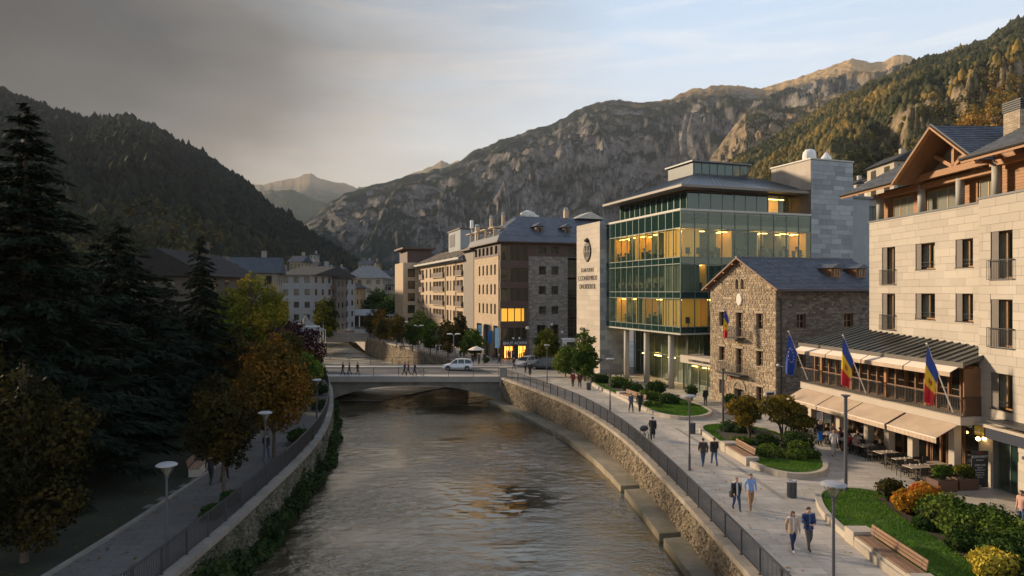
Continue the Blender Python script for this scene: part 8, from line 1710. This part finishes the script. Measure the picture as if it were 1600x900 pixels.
TBL = [(22.65, 38.2, 'empty table nearest the planter boxes'), (22.95, 39.8, 'empty table second from the planter boxes'), (22.8, 41.6, 'empty table with cups third from the planter boxes'), (22.6, 43.4, 'table where the woman in dark sits, by the tall plain lamp post'), (22.2, 45.3, 'table of the diners in red and white just left of the lamp post'), (21.9, 47.2, 'table behind the waiter with the blue apron'), (21.6, 49.2, 'table near the left end of the terrace'), (21.4, 51.0, 'farthest terrace table next to the stone house'), (24.0, 38.9, 'table close to the window right of the empty tables'), (23.6, 44.5, 'table by the window behind the lamp post'), (23.4, 46.6, 'window table behind the blue aproned waiter'), (22.9, 49.0, 'window table near the left end')]
DIN = {3: [(1, (.03, .02, .02), BLD, 'diner with blond hair in dark clothes at the table by the lamp post'), (2, (.35, .2, .16), BRN, 'diner in pinkish top facing away behind the lamp post')], 4: [(0, (.40, .03, .03), BRN, 'diner in red jacket just right of the lamp post'), (1, W_, BRN, 'diner in white shirt left of the lamp post'), (2, (.5, .45, .4), BLD, 'diner in cream top at the lamp post table'), (3, BLK, BRN, 'diner in black beside the one in red')],
       5: [(0, W_, BLD, 'diner in white behind the waiter'), (1, (.3, .12, .1), BRN, 'diner in dusty red top behind the waiter'), (3, BLK, BRN, 'diner in black behind the waiter')], 6: [(0, W_, BRN, 'diner in white shirt near the left end of the terrace'), (1, (.15, .12, .1), BLD, 'diner in brown near the left end of the terrace'), (2, W_, BLK, 'second diner in white near the left end'), (3, NAVY, BRN, 'diner in navy near the left end')], 7: [(0, W_, W_, 'white haired diner at the farthest terrace table'), (1, BLK, BRN, 'diner in black at the farthest terrace table'), (2, (.4, .35, .3), BLD, 'diner in pale grey at the farthest terrace table'), (3, W_, BRN, 'diner in white shirt at the farthest terrace table')],
       9: [(0, BLK, BLD, 'blond diner in black at the window table behind the lamp post'), (1, (.45, .3, .22), BRN, 'diner in peach at the window table behind the lamp post')], 10: [(0, W_, BRN, 'white shirted diner at the window behind the waiter'), (1, (.1, .1, .2), BLD, 'diner in slate blue at the window behind the waiter')], 11: [(0, (.3, .25, .2), BRN, 'diner in tan at the window near the left end'), (1, BLK, BLK, 'diner in black at the window near the left end')]}
first = True; fc = True
corner = ['front left', 'front right', 'back left', 'back right']
for i, (x, y, lb) in enumerate(TBL):
    lbl = 'pale topped ' + lb
    if first: o = tb0; o.location = (x, y, 0); first = False
    else: o = dup(tb0, (x, y, 0))
    o.rotation_euler = (0, 0, TA + math.pi / 2 if 0 else TA); o['label'] = lbl[:1].lower() + lbl[1:]; o['group'] = 'tables on the restaurant terrace'
    o.rotation_euler = (0, 0, TA)
    for k, (dx, dy, r_) in enumerate(((-.32, -.72, math.pi), (.32, -.72, math.pi), (-.32, .72, 0), (.32, .72, 0))):
        c_, s_ = math.cos(TA), math.sin(TA); X, Y = x + dx * c_ - dy * s_, y + dx * s_ + dy * c_; jr = random.uniform(-.15, .15)
        o = ch0 if fc else dup(ch0); fc = False; o.location = (X, Y, 0); o.rotation_euler = (0, 0, TA + r_ + jr); o['label'] = '%s wicker chair at the %s' % (corner[k], ' '.join(lb.split()[:10])); o['group'] = 'wicker chairs on the terrace'
        for (kk, c, hr_, pl) in DIN.get(i, []):
            if kk == k: person(pl, X, Y + .0, TA + r_ + jr, 'sit', c, BLK, hr_, 1.70, group='diners at the terrace tables')
    if i < 5:
        for q in range(3): 
            t = T('cup', '%s white cup on the %s' % (['left', 'middle', 'right'][q], ' '.join(lb.split()[:9])), 'cup', (x - .3 + q * .3, y + random.uniform(-.2, .2), .76), group='cups on the terrace tables'); mb = MB(); mb.lathe([(.03, 0), (.05, .08), (.045, .085)], 8); mb.build('cup_body', m_cup, t)
person('waiter in black shirt with bright blue apron standing before the tables', 21.0, 46.6, .2, 'stand', BLK, BLK, W_, 1.74, apron=(.02, .14, .42)); person('standing waiter in dark clothes at the left end of the tables', 20.6, 50.2, .3, 'stand', BLK, BLK, BRN, 1.78); person('person in pale shirt and light trousers walking between tables and lamp post', 20.55, 43.6, math.pi - .4, 'walkA', (.50, .44, .40), (.35, .30, .25), BLD, 1.70)
